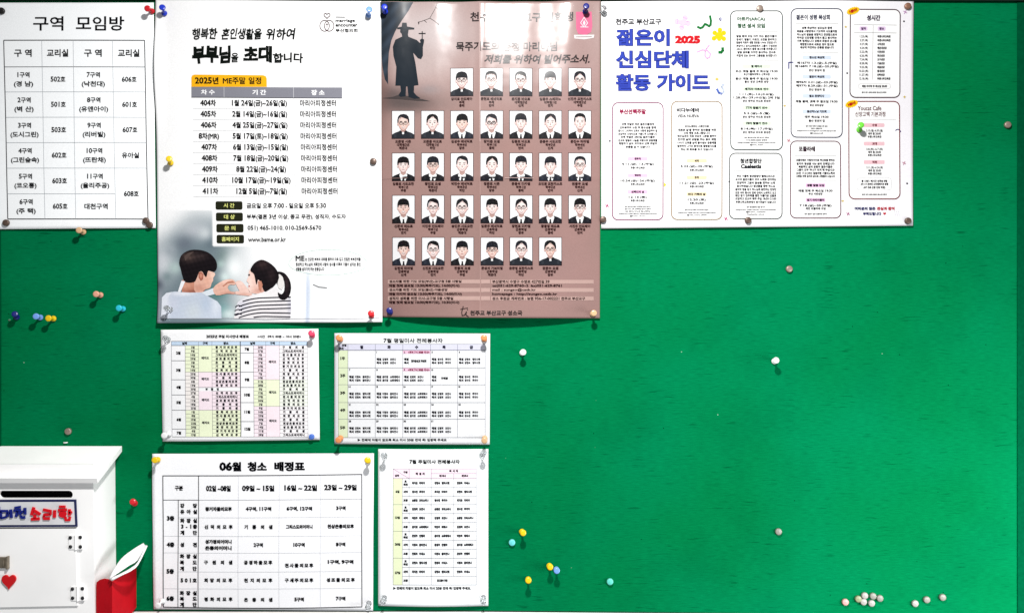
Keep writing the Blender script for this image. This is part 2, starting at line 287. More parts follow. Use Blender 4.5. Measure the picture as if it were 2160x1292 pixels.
44618,66,4,4,64,81,58,81,58,46,64,46,8,45,77,15,77,15,72,39,72,31,58,12,49,14,44,37,56,12,65,42,22,42,22,37,31,37,31,22,21,22,21,17,66,17,66,22,56,22,56,37,65,37,4,36,22,36,37,50,37,50,22,
44760,66,3,4,66,81,61,81,61,16,66,16,16,54,79,49,79,49,56,40,56,41,73,29,73,29,68,36,68,34,49,25,30,30,27,36,39,39,51,49,51,49,19,54,19,8,27,73,12,73,12,68,22,68,19,51,11,34,16,31,25,52,
44845,66,4,6,62,38,17,38,17,34,56,34,56,16,62,16,6,36,78,16,78,16,73,30,73,27,56,33,56,8,63,78,41,78,41,73,57,73,57,66,55,56,61,56,63,67,8,44,63,39,63,39,50,11,50,11,45,70,45,70,50,44,50,
45208,66,2,8,61,81,55,81,55,16,61,16,61,50,71,50,71,55,61,55,8,19,75,13,75,13,33,34,33,50,35,49,40,34,38,19,38,
45209,66,3,6,61,40,19,40,19,35,55,35,55,16,61,16,8,61,81,55,81,55,44,61,44,61,60,71,60,71,65,61,65,6,20,77,14,77,14,48,49,51,49,56,20,53,
45212,66,3,8,20,76,14,76,14,46,34,46,50,49,49,54,34,51,20,51,8,61,81,55,81,55,34,61,34,61,57,71,57,71,62,61,62,6,27,39,21,39,21,17,64,17,64,22,27,22,
45216,66,3,8,61,81,55,81,55,48,61,48,61,63,71,63,71,68,61,68,6,20,78,14,78,14,51,49,54,49,59,20,56,12,61,45,20,45,20,40,55,40,55,34,20,34,20,17,64,17,64,22,26,22,26,29,61,29,
45224,66,4,4,20,41,20,17,61,17,61,41,4,26,36,56,36,56,22,26,22,8,61,81,55,81,55,44,61,44,61,61,71,61,71,66,61,66,6,20,78,14,78,14,49,49,52,49,57,20,54,
45236,66,2,12,66,81,60,81,60,55,51,55,51,80,45,80,45,19,51,19,51,50,60,50,60,16,66,16,7,20,73,14,73,14,33,29,33,41,35,41,40,20,38,
45328,66,3,8,64,81,58,81,58,70,40,70,40,65,58,65,58,47,64,47,7,21,78,15,78,15,50,35,51,49,53,48,58,21,55,12,64,44,22,44,22,40,58,40,58,33,23,33,23,17,67,17,67,22,29,22,29,29,64,29,
45336,66,4,4,22,40,22,17,64,17,64,40,4,28,36,59,36,59,22,28,22,8,64,81,58,81,58,69,40,69,40,64,58,64,58,44,64,44,8,21,77,15,77,15,48,35,48,49,50,48,55,35,53,21,53,
45347,66,5,8,56,33,43,35,30,33,25,26,30,19,43,16,56,19,61,26,8,34,30,43,31,52,30,55,26,52,22,43,20,34,22,31,26,8,64,81,58,81,58,71,40,71,40,66,58,66,58,46,64,46,8,21,78,15,78,15,52,35,52,49,54,48,59,35,57,21,57,8,46,49,40,49,40,43,20,43,20,38,66,38,66,43,46,43,
45348,66,3,4,66,81,60,81,60,16,66,16,8,52,80,47,80,47,59,32,59,32,54,47,54,47,19,52,19,7,20,74,14,74,14,32,42,35,41,40,30,38,20,38,
45367,66,4,4,66,81,60,81,60,37,66,37,13,47,40,41,40,41,38,34,27,19,21,21,16,35,21,44,30,53,21,67,16,69,21,54,27,47,38,8,53,80,47,80,47,66,33,66,33,61,47,61,47,43,53,43,6,20,75,14,75,14,45,42,47,41,52,20,50,
45377,66,3,6,64,39,21,39,21,34,58,34,58,16,64,16,12,64,81,58,81,58,73,40,73,40,69,58,69,58,61,40,61,40,57,58,57,58,42,64,42,8,21,77,15,77,15,45,34,45,48,47,47,52,34,50,21,50,
45380,66,3,12,64,81,58,81,58,73,40,73,40,68,58,68,58,60,40,60,40,55,58,55,58,33,64,33,8,21,76,15,76,15,43,34,43,48,45,48,50,34,48,21,48,6,29,37,23,37,23,17,66,17,66,22,29,22,
45432,66,1,14,24,76,18,76,18,47,37,47,37,29,11,29,11,24,70,24,70,29,43,29,43,47,63,47,63,52,24,52,
45453,66,3,8,57,37,40,40,24,37,18,28,24,19,40,16,57,19,62,28,8,28,33,40,35,52,33,56,28,52,23,40,21,28,23,24,28,14,25,80,19,80,19,58,37,58,37,50,11,50,11,45,70,45,70,50,43,50,43,58,63,58,63,63,25,63,
45572,66,2,6,24,78,18,78,18,54,63,54,63,59,24,59,8,70,45,11,45,11,40,37,40,37,16,43,16,43,40,70,40,
45588,66,3,12,70,52,11,52,11,47,37,47,37,39,18,39,18,17,62,17,62,39,43,39,43,47,70,47,4,24,34,56,34,56,22,24,22,6,25,80,19,80,19,59,63,59,63,63,25,63,
45589,66,4,8,70,52,11,52,11,48,37,48,37,38,43,38,43,48,70,48,8,25,42,19,42,19,17,62,17,62,42,56,42,56,34,25,34,4,25,30,56,30,56,22,25,22,6,25,80,19,80,19,59,63,59,63,64,25,64,
45712,66,2,4,70,30,11,30,11,25,70,25,6,24,75,18,75,18,47,63,47,63,52,24,52,
45716,66,3,4,70,48,11,48,11,43,70,43,6,25,79,19,79,19,57,63,57,63,62,25,62,6,24,37,18,37,18,18,63,18,63,22,24,22,
45768,66,2,4,64,81,58,81,58,16,64,16,7,21,75,15,75,15,33,36,33,52,36,51,41,21,38,
45784,66,4,4,64,81,58,81,58,44,64,44,4,22,41,22,17,64,17,64,41,4,28,36,58,36,58,22,28,22,6,21,77,15,77,15,49,52,52,51,57,21,54,
45796,66,2,8,61,81,55,81,55,16,61,16,61,50,71,50,71,55,61,55,8,14,75,14,32,50,34,49,39,20,37,20,70,44,70,44,75,
45800,66,3,8,61,81,55,81,55,34,61,34,61,57,71,57,71,62,61,62,6,27,39,21,39,21,17,64,17,64,22,27,22,9,14,76,14,46,36,46,49,48,48,53,20,50,20,71,43,71,43,76,
45812,66,4,4,20,41,20,17,61,17,61,41,4,26,36,55,36,55,22,26,22,8,61,81,55,81,55,44,61,44,61,60,71,60,71,65,61,65,10,14,77,14,48,36,48,49,50,48,55,36,53,20,53,20,72,42,72,42,77,
45813,66,4,8,26,43,20,43,20,17,61,17,61,43,55,43,55,35,26,35,4,26,30,55,30,55,22,26,22,8,61,81,55,81,55,46,61,46,61,61,71,61,71,66,61,66,10,14,77,14,49,36,49,49,51,48,56,36,54,20,54,20,72,42,72,42,77,
45817,66,4,8,56,38,41,41,25,38,19,29,25,19,41,16,56,19,62,29,8,29,34,41,36,52,34,56,29,52,23,41,21,29,23,25,29,8,61,81,55,81,55,42,61,42,61,59,71,59,71,64,61,64,9,14,76,14,48,36,48,49,50,49,55,20,52,20,71,42,71,42,76,
45824,66,2,12,66,81,60,81,60,55,51,55,51,80,46,80,46,19,51,19,51,50,60,50,60,16,66,16,10,13,73,13,32,30,32,41,34,41,39,31,37,19,37,19,68,37,68,37,73,
45908,66,2,8,64,81,58,81,58,58,40,58,40,53,58,53,58,16,64,16,10,14,75,14,32,35,32,49,34,48,39,35,37,20,37,20,70,44,70,44,75,
45909,66,3,6,64,39,21,39,21,34,58,34,58,16,64,16,8,64,81,58,81,58,64,40,64,40,59,58,59,58,42,64,42,8,14,77,14,45,48,47,48,52,20,50,20,72,44,72,44,77,
45936,66,3,4,66,81,60,81,60,16,66,16,8,53,80,47,80,47,56,33,56,33,51,47,51,47,19,53,19,10,13,73,13,32,31,32,41,34,41,39,31,37,19,37,19,68,38,68,38,73,
46020,66,1,16,18,76,18,46,37,46,37,29,11,29,11,24,70,24,70,29,43,29,43,46,63,46,63,51,24,51,24,71,62,71,62,76,
46021,66,2,6,62,38,17,38,17,33,57,33,57,15,62,15,16,18,78,18,56,37,56,37,49,11,49,11,44,70,44,70,49,43,49,43,56,63,56,63,61,24,61,24,74,62,74,62,78,
46037,66,3,8,24,42,18,42,18,17,62,17,62,42,56,42,56,34,24,34,4,24,30,56,30,56,22,24,22,16,18,79,18,58,37,58,37,51,11,51,11,46,70,46,70,51,43,51,43,58,63,58,63,63,24,63,24,74,62,74,62,79,
46041,66,3,8,57,36,40,40,24,36,18,28,24,19,40,16,57,19,62,28,8,28,33,40,35,52,33,56,28,52,23,40,21,28,23,24,28,16,18,78,18,57,37,57,37,49,11,49,11,44,70,44,70,49,43,49,43,57,63,57,63,61,24,61,24,73,62,73,62,78,
46104,66,2,4,64,81,58,81,58,16,64,16,17,16,75,16,48,29,48,29,35,11,35,12,30,32,30,54,32,54,37,35,35,35,48,49,48,49,53,22,53,22,70,49,70,49,75,
46160,66,2,8,19,77,19,52,62,52,62,57,25,57,25,72,61,72,61,77,8,70,44,11,44,11,39,37,39,37,16,43,16,43,39,70,39,
46168,66,2,20,70,54,11,54,11,49,37,49,37,43,18,43,18,38,56,38,56,32,18,32,18,17,64,17,64,21,24,21,24,28,62,28,62,43,43,43,43,49,70,49,8,19,79,19,59,63,59,63,64,25,64,25,74,62,74,62,79,
46300,66,2,4,70,30,11,30,11,25,70,25,8,18,75,18,45,63,45,63,50,24,50,24,70,62,70,62,75,
46308,66,3,4,70,54,11,54,11,49,70,49,8,19,79,19,59,63,59,63,64,25,64,25,74,62,74,62,79,12,62,43,18,43,18,39,56,39,56,33,18,33,18,17,64,17,64,22,24,22,24,28,62,28,
46317,66,4,4,70,52,11,52,11,47,70,47,8,24,42,18,42,18,17,62,17,62,42,56,42,56,35,24,35,4,24,30,56,30,56,22,24,22,8,18,79,18,58,63,58,63,63,24,63,24,74,62,74,62,79,
46321,66,4,4,70,50,11,50,11,45,70,45,8,57,37,40,40,24,37,18,28,24,19,40,16,57,19,62,28,8,28,33,40,35,52,33,56,28,52,23,40,21,28,23,24,28,8,18,79,18,56,63,56,63,61,24,61,24,74,62,74,62,79,
46357,66,3,6,64,39,21,39,21,34,58,34,58,16,64,16,4,64,81,58,81,58,42,64,42,10,15,76,15,47,38,47,52,49,52,54,38,52,21,52,21,71,45,71,45,76,
46384,66,3,8,62,81,56,81,56,16,62,16,62,51,71,51,71,56,62,56,8,13,74,13,33,30,34,30,39,19,38,19,69,29,69,29,74,10,33,74,33,33,45,33,53,35,52,40,46,38,39,38,39,69,50,69,50,74,
46608,66,3,8,42,75,42,46,65,46,65,51,48,51,48,70,65,70,65,75,8,43,43,37,43,37,29,11,29,11,24,70,24,70,29,43,29,9,16,75,16,46,29,46,39,48,38,53,22,51,22,70,38,70,38,75,
46888,66,3,4,70,30,11,30,11,25,70,25,8,42,74,42,44,65,44,65,49,48,49,48,69,65,69,65,74,8,16,74,16,44,39,46,39,51,22,49,22,69,38,69,38,74,
46907,66,4,4,70,50,11,50,11,45,70,45,8,42,78,42,56,65,56,65,61,48,61,48,73,64,73,64,78,10,16,78,16,56,30,56,40,58,39,63,31,61,22,61,22,73,38,73,38,78,13,43,40,37,40,37,38,31,27,15,21,18,16,31,21,40,30,49,21,63,16,65,21,50,27,43,38,
46972,66,2,8,61,81,55,81,55,16,61,16,61,50,71,50,71,55,61,55,14,43,75,13,75,13,70,37,70,37,57,13,57,13,32,35,32,50,34,49,39,35,37,19,37,19,52,43,52,
46973,66,3,6,61,38,19,38,19,33,55,33,55,16,61,16,14,43,77,13,77,13,72,37,72,37,64,14,64,14,45,35,45,50,47,49,52,35,50,20,50,20,59,43,59,8,61,81,55,81,55,42,61,42,61,59,71,59,71,64,61,64,
46976,66,3,8,61,81,55,81,55,33,61,33,61,56,71,56,71,61,61,61,6,27,37,21,37,21,17,64,17,64,22,27,22,12,43,77,13,77,13,72,37,72,37,63,14,63,14,43,50,45,49,50,20,48,20,58,43,58,
46988,66,4,4,20,39,20,17,61,17,61,39,4,26,34,56,34,56,22,26,22,8,61,81,55,81,55,42,61,42,61,59,71,59,71,64,61,64,14,43,78,13,78,13,73,37,73,37,64,14,64,14,46,35,46,50,48,49,53,35,51,20,51,20,60,43,60,
46993,66,4,8,56,37,41,40,25,37,19,28,25,19,41,16,56,19,62,28,8,29,33,41,35,52,33,56,28,52,23,41,21,29,23,25,28,8,61,81,55,81,55,42,61,42,61,60,71,60,71,65,61,65,13,43,77,13,77,13,72,37,72,37,64,14,64,14,46,35,46,50,48,49,53,20,50,20,59,43,59,
47000,66,2,12,37,74,13,74,13,69,31,69,31,56,13,56,13,32,42,33,41,38,19,37,19,51,37,51,12,66,81,60,81,60,55,51,55,51,80,46,80,46,19,51,19,51,51,60,51,60,16,66,16,
47016,66,4,4,23,39,23,17,66,17,66,39,4,29,34,60,34,60,22,29,22,12,66,81,60,81,60,65,51,65,51,80,46,80,46,43,51,43,51,60,60,60,60,42,66,42,14,38,77,14,77,14,72,32,72,32,64,14,64,14,45,31,45,42,47,42,52,31,50,20,50,20,59,38,59,
47084,66,2,8,64,81,58,81,58,56,46,56,46,51,58,51,58,16,64,16,14,42,75,13,75,13,70,36,70,36,57,13,57,13,32,34,32,48,34,47,39,34,37,19,37,19,52,42,52,
47100,66,4,4,22,39,22,17,64,17,64,39,4,28,35,58,35,58,22,28,22,8,64,81,58,81,58,67,46,67,46,62,58,62,58,43,64,43,12,42,78,13,78,13,73,36,73,36,64,14,64,14,45,48,47,48,52,19,50,19,60,42,60,
47112,66,3,4,66,81,60,81,60,16,66,16,8,53,80,47,80,47,58,39,58,39,53,47,53,47,19,53,19,14,36,74,13,74,13,69,30,69,30,56,13,56,13,32,29,32,42,34,41,39,30,37,19,37,19,51,36,51,
47141,66,3,6,64,38,21,38,21,33,58,33,58,16,64,16,12,64,81,58,81,58,71,46,71,46,67,58,67,58,58,46,58,46,53,58,53,58,41,64,41,13,41,77,13,77,13,72,35,72,35,63,14,63,14,44,34,44,46,46,45,50,19,49,19,59,41,59,
47161,66,4,8,59,37,43,40,27,37,21,28,27,19,43,16,59,19,65,28,8,31,33,43,35,55,33,59,28,55,22,43,20,31,22,27,28,12,41,77,13,77,13,73,35,73,35,64,14,64,14,44,46,46,45,51,19,49,19,59,41,59,12,64,81,58,81,58,71,46,71,46,66,58,66,58,58,46,58,46,53,58,53,58,41,64,41,
47168,66,3,4,66,81,60,81,60,16,66,16,12,53,80,47,80,47,64,39,64,39,59,47,59,47,48,39,48,39,43,47,43,47,19,53,19,13,35,74,13,74,13,69,30,69,30,56,13,56,13,32,28,32,40,34,40,38,19,37,19,51,35,51,
47196,66,1,20,62,76,18,76,18,71,57,71,57,61,18,61,18,41,37,41,37,29,11,29,11,24,70,24,70,29,43,29,43,41,64,41,64,46,24,46,24,57,62,57,
47197,66,2,6,63,35,17,35,17,31,57,31,57,17,63,17,20,62,79,18,79,18,75,56,75,56,68,18,68,18,52,37,52,37,45,11,45,11,40,70,40,70,45,43,45,43,52,64,52,64,57,24,57,24,64,62,64,
47217,66,3,8,57,34,40,37,24,34,18,27,24,19,40,16,57,19,63,27,8,40,33,52,31,57,27,52,22,40,21,28,22,24,27,28,31,20,62,79,18,79,18,75,56,75,56,68,18,68,18,52,37,52,37,46,11,46,11,42,70,42,70,46,43,46,43,52,64,52,64,57,24,57,24,64,62,64,
47336,66,2,12,63,79,18,79,18,74,57,74,57,66,18,66,18,48,64,48,64,53,24,53,24,61,63,61,8,70,42,11,42,11,37,37,37,37,16,43,16,43,37,70,37,
47353,66,4,8,70,49,11,49,11,44,37,44,37,36,43,36,43,44,70,44,8,24,40,19,40,19,17,62,17,62,40,56,40,56,33,24,33,4,24,28,56,28,56,22,24,22,12,62,80,18,80,18,75,56,75,56,69,18,69,18,54,64,54,64,59,24,59,24,65,62,65,
47476,66,2,4,70,29,11,29,11,24,70,24,12,62,76,18,76,18,71,57,71,57,61,18,61,18,41,64,41,64,46,24,46,24,56,62,56,
47480,66,3,4,70,45,11,45,11,40,70,40,6,24,35,19,35,19,17,64,17,64,22,24,22,12,62,79,18,79,18,74,56,74,56,67,18,67,18,51,64,51,64,56,24,56,24,63,62,63,
47484,66,3,4,70,51,11,51,11,46,70,46,12,62,41,18,41,18,37,57,37,57,31,18,31,18,17,65,17,65,21,24,21,24,27,62,27,12,62,79,18,79,18,75,56,75,56,70,18,70,18,56,63,56,63,60,24,60,24,66,62,66,
47492,66,4,4,70,48,11,48,11,43,70,43,4,19,37,19,17,62,17,62,37,4,25,32,56,32,56,22,25,22,12,62,80,18,80,18,75,56,75,56,69,18,69,18,53,64,53,64,58,24,58,24,64,62,64,
47532,66,2,4,64,81,58,81,58,16,64,16,14,44,75,14,75,14,70,38,70,38,57,15,57,15,32,36,32,53,34,52,39,36,37,21,37,21,52,44,52,
47533,66,3,4,64,81,58,81,58,41,64,41,6,64,38,21,38,21,33,58,33,58,16,64,16,14,44,77,14,77,14,72,38,72,38,64,14,64,14,45,36,45,51,47,50,52,36,50,20,50,20,59,44,59,
47536,66,3,4,64,81,58,81,58,33,64,33,6,28,37,22,37,22,17,66,17,66,22,28,22,13,44,76,14,76,14,72,38,72,38,62,14,62,14,42,36,43,51,45,50,49,20,47,20,58,44,58,
47549,66,4,4,64,81,58,81,58,45,64,45,8,28,42,22,42,22,17,64,17,64,42,58,42,58,34,28,34,4,28,30,58,30,58,22,28,22,14,44,78,14,78,14,73,38,73,38,65,14,65,14,47,36,47,51,49,50,54,36,52,20,52,20,60,44,60,
47560,66,3,4,13,75,13,33,43,33,43,75,4,19,70,37,70,37,37,19,37,8,61,81,55,81,55,16,61,16,61,50,71,50,71,55,61,55,
47561,66,4,4,13,76,13,47,43,47,43,76,4,19,71,38,71,38,52,19,52,6,61,39,19,39,19,34,55,34,55,16,61,16,8,61,81,55,81,55,43,61,43,61,59,71,59,71,64,61,64,
47564,66,4,4,13,75,13,45,43,45,43,75,4,19,70,38,70,38,50,19,50,8,61,81,55,81,55,33,61,33,61,56,71,56,71,61,61,61,6,27,38,21,38,21,17,64,17,64,22,27,22,
47566,66,7,4,13,77,13,50,43,50,43,77,4,19,72,38,72,38,55,19,55,8,60,32,51,34,43,32,39,25,43,19,51,16,60,19,63,25,8,47,29,51,30,56,29,58,25,56,22,51,20,47,22,45,25,8,61,81,55,81,55,48,61,48,61,61,71,61,71,66,61,66,8,54,47,49,47,49,41,35,41,35,37,68,37,68,41,54,41,8,23,42,18,42,18,18,28,18,37,20,36,25,30,23,23,23,
47568,66,4,4,13,77,13,51,43,51,43,77,4,19,73,38,73,38,56,19,56,8,61,81,55,81,55,48,61,48,61,62,71,62,71,67,61,67,12,61,45,20,45,20,40,55,40,55,33,20,33,20,17,64,17,64,22,26,22,26,29,61,29,
47581,66,5,4,13,76,13,48,43,48,43,76,4,19,71,38,71,38,53,19,53,8,56,37,41,40,25,37,19,28,25,19,41,16,56,19,62,28,8,29,34,41,36,52,34,56,28,52,23,41,21,29,23,25,28,8,61,81,55,81,55,43,61,43,61,60,71,60,71,65,61,65,
47588,66,3,4,13,74,13,33,38,33,38,74,4,19,69,32,69,32,38,19,38,12,66,81,60,81,60,55,52,55,52,80,46,80,46,19,52,19,52,50,60,50,60,16,66,16,
47672,66,2,12,64,81,58,81,58,57,43,57,43,75,13,75,13,32,43,32,43,52,58,52,58,16,64,16,4,19,70,37,70,37,37,19,37,
47728,66,3,12,64,81,58,81,58,66,43,66,43,75,13,75,13,32,43,32,43,43,58,43,58,16,64,16,4,19,70,37,70,37,37,19,37,4,43,61,58,61,58,48,43,48,
47732,66,4,12,64,81,58,81,58,70,43,70,43,75,14,75,14,45,43,45,43,51,58,51,58,34,64,34,4,20,71,38,71,38,50,20,50,4,43,65,58,65,58,56,43,56,6,29,38,23,38,23,17,66,17,66,22,29,22,
47749,66,5,12,64,81,58,81,58,71,43,71,43,76,14,76,14,47,43,47,43,53,58,53,58,43,64,43,4,20,71,38,71,38,52,20,52,4,43,66,58,66,58,58,43,58,8,59,37,43,41,27,37,21,28,27,19,43,16,59,19,65,28,8,31,34,43,36,54,34,59,28,54,23,43,21,31,23,27,28,
47784,66,2,12,18,76,18,45,37,45,37,29,11,29,11,24,70,24,70,29,43,29,43,45,63,45,63,76,4,24,71,57,71,57,50,24,50,
47785,66,3,12,18,78,18,56,37,56,37,48,11,48,11,43,70,43,70,48,43,48,43,56,62,56,62,78,4,24,74,56,74,56,61,24,61,6,62,37,17,37,17,32,56,32,56,16,62,16,
47788,66,3,12,18,78,18,55,37,55,37,47,11,47,11,42,70,42,70,47,43,47,43,55,62,55,62,78,4,24,73,56,73,56,60,24,60,6,24,36,18,36,18,17,63,17,63,22,24,22,
47924,66,3,4,18,78,18,52,62,52,62,78,4,24,73,56,73,56,57,24,57,8,70,43,11,43,11,38,37,38,37,16,43,16,43,38,70,38,
47925,66,3,4,18,78,18,56,62,56,62,78,4,24,74,56,74,56,61,24,61,14,70,50,11,50,11,45,37,45,37,37,17,37,17,32,56,32,56,16,62,16,62,37,43,37,43,45,70,45,
47928,66,4,4,18,78,18,55,62,55,62,78,4,24,73,56,73,56,60,24,60,8,70,48,11,48,11,43,38,43,38,30,44,30,44,43,70,43,6,24,36,18,36,18,17,63,17,63,22,24,22,
48120,66,3,4,14,75,14,32,44,32,44,75,4,20,70,39,70,39,37,20,37,4,64,81,58,81,58,16,64,16,
48124,66,4,4,14,75,14,45,45,45,45,75,4,20,71,39,71,39,50,20,50,4,64,81,58,81,58,34,64,34,6,28,39,22,39,22,18,66,18,66,23,28,23,
48127,66,4,4,14,77,14,49,45,49,45,77,4,20,72,39,72,39,53,20,53,4,64,81,58,81,58,44,64,44,8,22,40,22,17,66,17,66,22,28,22,28,35,65,35,65,40,
48128,66,4,4,14,78,14,51,45,51,45,78,4,20,73,39,73,39,56,20,56,4,64,81,58,81,58,48,64,48,12,64,44,22,44,22,40,58,40,58,33,22,33,22,17,66,17,66,22,28,22,28,29,64,29,
48143,66,4,4,14,77,14,50,45,50,45,77,4,20,72,39,72,39,55,20,55,4,64,81,58,81,58,44,64,44,19,47,46,41,46,41,39,21,39,21,35,40,35,34,26,19,21,21,16,34,20,43,28,52,20,66,16,68,21,53,26,47,35,66,35,66,39,47,39,
48148,66,3,8,19,76,13,76,13,32,44,32,44,76,38,76,38,58,19,58,4,19,54,38,54,38,37,19,37,8,61,81,55,81,55,16,61,16,61,50,71,50,71,56,61,56,
48149,66,4,6,61,38,19,38,19,33,55,33,55,16,61,16,8,19,77,13,77,13,46,44,46,44,77,38,77,38,67,19,67,4,19,62,38,62,38,51,19,51,8,61,81,55,81,55,42,61,42,61,59,71,59,71,64,61,64,
48152,66,4,8,19,76,13,76,13,44,44,44,44,76,38,76,38,66,19,66,4,19,61,38,61,38,49,19,49,8,61,81,55,81,55,33,61,33,61,56,71,56,71,61,61,61,6,27,38,21,38,21,17,64,17,64,22,27,22,
48155,66,4,8,19,77,13,77,13,47,44,47,44,77,38,77,38,68,19,68,4,19,63,38,63,38,52,19,52,8,61,81,55,81,55,43,61,43,61,60,71,60,71,65,61,65,8,21,39,21,17,63,17,63,22,27,22,27,35,62,35,62,39,
48156,66,4,8,19,78,13,78,13,50,44,50,44,78,38,78,38,69,19,69,4,19,64,38,64,38,55,19,55,8,61,81,55,81,55,48,61,48,61,62,71,62,71,67,61,67,12,61,44,20,44,20,40,55,40,55,33,20,33,20,17,64,17,64,22,26,22,26,29,61,29,
48169,66,5,8,56,37,41,40,25,37,19,28,25,19,41,16,56,19,62,28,8,29,34,41,35,52,34,56,28,52,23,41,21,29,23,25,28,8,19,77,13,77,13,47,44,47,44,77,38,77,38,67,19,67,4,19,62,38,62,38,52,19,52,8,61,81,55,81,55,42,61,42,61,60,71,60,71,65,61,65,
48176,66,3,8,19,75,13,75,13,32,38,32,38,75,32,75,32,59,19,59,4,19,54,32,54,32,37,19,37,12,66,81,60,81,60,55,52,55,52,80,46,80,46,19,52,19,52,50,60,50,60,16,66,16,
48177,66,4,8,19,77,14,77,14,47,39,47,39,77,33,77,33,67,19,67,4,19,62,33,62,33,51,19,51,6,66,38,22,38,22,33,60,33,60,16,66,16,12,66,81,60,81,60,64,52,64,52,80,46,80,46,42,52,42,52,59,60,59,60,42,66,42,
48260,66,2,16,64,81,58,81,58,57,43,57,43,76,37,76,37,59,19,59,19,76,13,76,13,32,43,32,43,52,58,52,58,16,64,16,4,19,54,37,54,37,37,19,37,
48264,66,3,16,64,81,58,81,58,63,43,63,43,77,38,77,38,65,20,65,20,77,14,77,14,44,43,44,43,58,58,58,58,33,64,33,4,20,61,38,61,38,49,20,49,6,29,38,23,38,23,17,66,17,66,22,29,22,
48288,66,3,16,53,80,47,80,47,56,38,56,38,75,33,75,33,59,19,59,19,75,13,75,13,32,38,32,38,51,47,51,47,19,53,19,4,19,54,33,54,33,37,19,37,4,66,81,60,81,60,16,66,16,
48307,66,4,16,53,80,48,80,48,64,39,64,39,77,33,77,33,66,19,66,19,77,14,77,14,46,39,46,39,59,48,59,48,43,53,43,4,19,62,33,62,33,51,19,51,4,66,81,60,81,60,37,66,37,13,47,39,41,39,41,37,34,27,19,21,21,16,35,21,44,29,53,21,67,16,69,21,54,27,47,37,
48317,66,4,16,64,81,58,81,58,71,43,71,43,77,38,77,38,67,20,67,20,77,14,77,14,46,43,46,43,53,58,53,58,42,64,42,4,43,66,58,66,58,57,43,57,4,20,62,38,62,38,51,20,51,6,64,39,21,39,21,34,58,34,58,16,64,16,
48337,66,5,16,64,81,58,81,58,70,43,70,43,77,38,77,38,67,20,67,20,77,14,77,14,47,43,47,43,52,58,52,58,42,64,42,4,43,66,58,66,58,57,43,57,4,20,62,38,62,38,51,20,51,8,59,37,43,40,27,37,21,28,27,19,43,16,59,19,65,28,8,43,36,54,34,59,28,54,23,43,21,31,23,27,28,31,34,
48373,66,3,6,62,36,17,36,17,31,56,31,56,16,62,16,16,24,80,19,80,19,55,37,55,37,48,11,48,11,43,70,43,70,48,43,48,43,55,62,55,62,80,56,80,56,72,24,72,4,24,68,56,68,56,60,24,60,
48376,66,3,16,24,79,19,79,19,52,37,52,37,46,11,46,11,41,70,41,70,46,43,46,43,52,62,52,62,79,56,79,56,70,24,70,4,24,66,56,66,56,57,24,57,6,24,35,18,35,18,17,63,17,63,22,24,22,
48393,66,4,8,57,36,40,39,24,36,18,28,24,19,40,16,57,19,62,28,8,28,32,40,34,52,32,56,28,52,22,40,21,28,22,24,28,16,24,79,19,79,19,55,37,55,37,49,11,49,11,44,70,44,70,49,43,49,43,55,62,55,62,79,56,79,56,72,24,72,4,24,68,56,68,56,60,24,60,
48512,66,3,8,24,78,18,78,18,50,62,50,62,78,56,78,56,70,24,70,4,24,65,56,65,56,55,24,55,8,70,43,11,43,11,38,37,38,37,16,43,16,43,38,70,38,
48516,66,4,8,24,79,19,79,19,53,62,53,62,79,56,79,56,71,24,71,4,24,66,56,66,56,58,24,58,8,70,47,11,47,11,42,38,42,38,29,44,29,44,42,70,42,6,24,35,18,35,18,17,63,17,63,22,24,22,
48520,66,3,8,24,80,19,80,19,59,62,59,62,80,56,80,56,74,24,74,4,24,69,56,69,56,63,24,63,20,70,53,11,53,11,48,37,48,37,42,18,42,18,38,56,38,56,32,18,32,18,17,64,17,64,21,24,21,24,28,62,28,62,42,43,42,43,48,70,48,
48624,66,3,8,24,79,18,79,18,51,62,51,62,79,56,79,56,70,24,70,4,24,65,56,65,56,56,24,56,12,70,43,11,43,11,38,26,38,26,16,32,16,32,38,49,38,49,16,55,16,55,38,70,38,
48652,66,3,4,70,30,11,30,11,25,70,25,8,24,76,18,76,18,43,63,43,63,76,57,76,57,64,24,64,4,24,60,57,60,57,47,24,47,
48708,66,3,4,64,81,58,81,58,16,64,16,8,20,76,14,76,14,32,45,32,45,76,39,76,39,58,20,58,4,20,54,39,54,39,37,20,37,
48716,66,4,4,64,81,58,81,58,47,64,47,8,20,78,14,78,14,50,45,50,45,78,39,78,39,69,20,69,4,20,64,39,64,39,55,20,55,12,64,44,22,44,22,39,58,39,58,33,22,33,22,17,66,17,66,21,28,21,28,28,64,28,
49256,66,7,8,22,80,16,80,16,55,38,55,38,80,32,80,32,72,22,72,4,22,67,32,67,32,60,22,60,8,48,80,43,80,43,55,64,55,64,80,59,80,59,72,48,72,4,48,67,59,67,59,60,48,60,4,70,49,11,49,11,44,70,44,4,18,37,18,17,62,17,62,37,4,24,33,57,33,57,22,24,22,
49324,66,2,13,33,76,27,76,27,64,22,47,10,35,14,30,23,39,30,51,36,39,46,31,49,36,37,47,33,64,8,61,81,55,81,55,16,61,16,61,50,71,50,71,55,61,55,
49328,66,3,13,33,77,27,77,27,69,22,56,11,47,14,42,24,49,30,59,36,50,46,44,49,48,37,57,33,69,8,61,81,55,81,55,33,61,33,61,56,71,56,71,61,61,61,6,27,38,21,38,21,17,64,17,64,22,27,22,
49332,66,3,13,33,79,27,79,27,74,22,61,10,53,13,48,23,54,30,64,36,55,45,50,49,54,37,62,33,74,8,61,81,55,81,55,47,61,47,61,62,71,62,71,67,61,67,12,61,44,20,44,20,39,55,39,55,33,20,33,20,17,64,17,64,22,26,22,26,29,61,29,
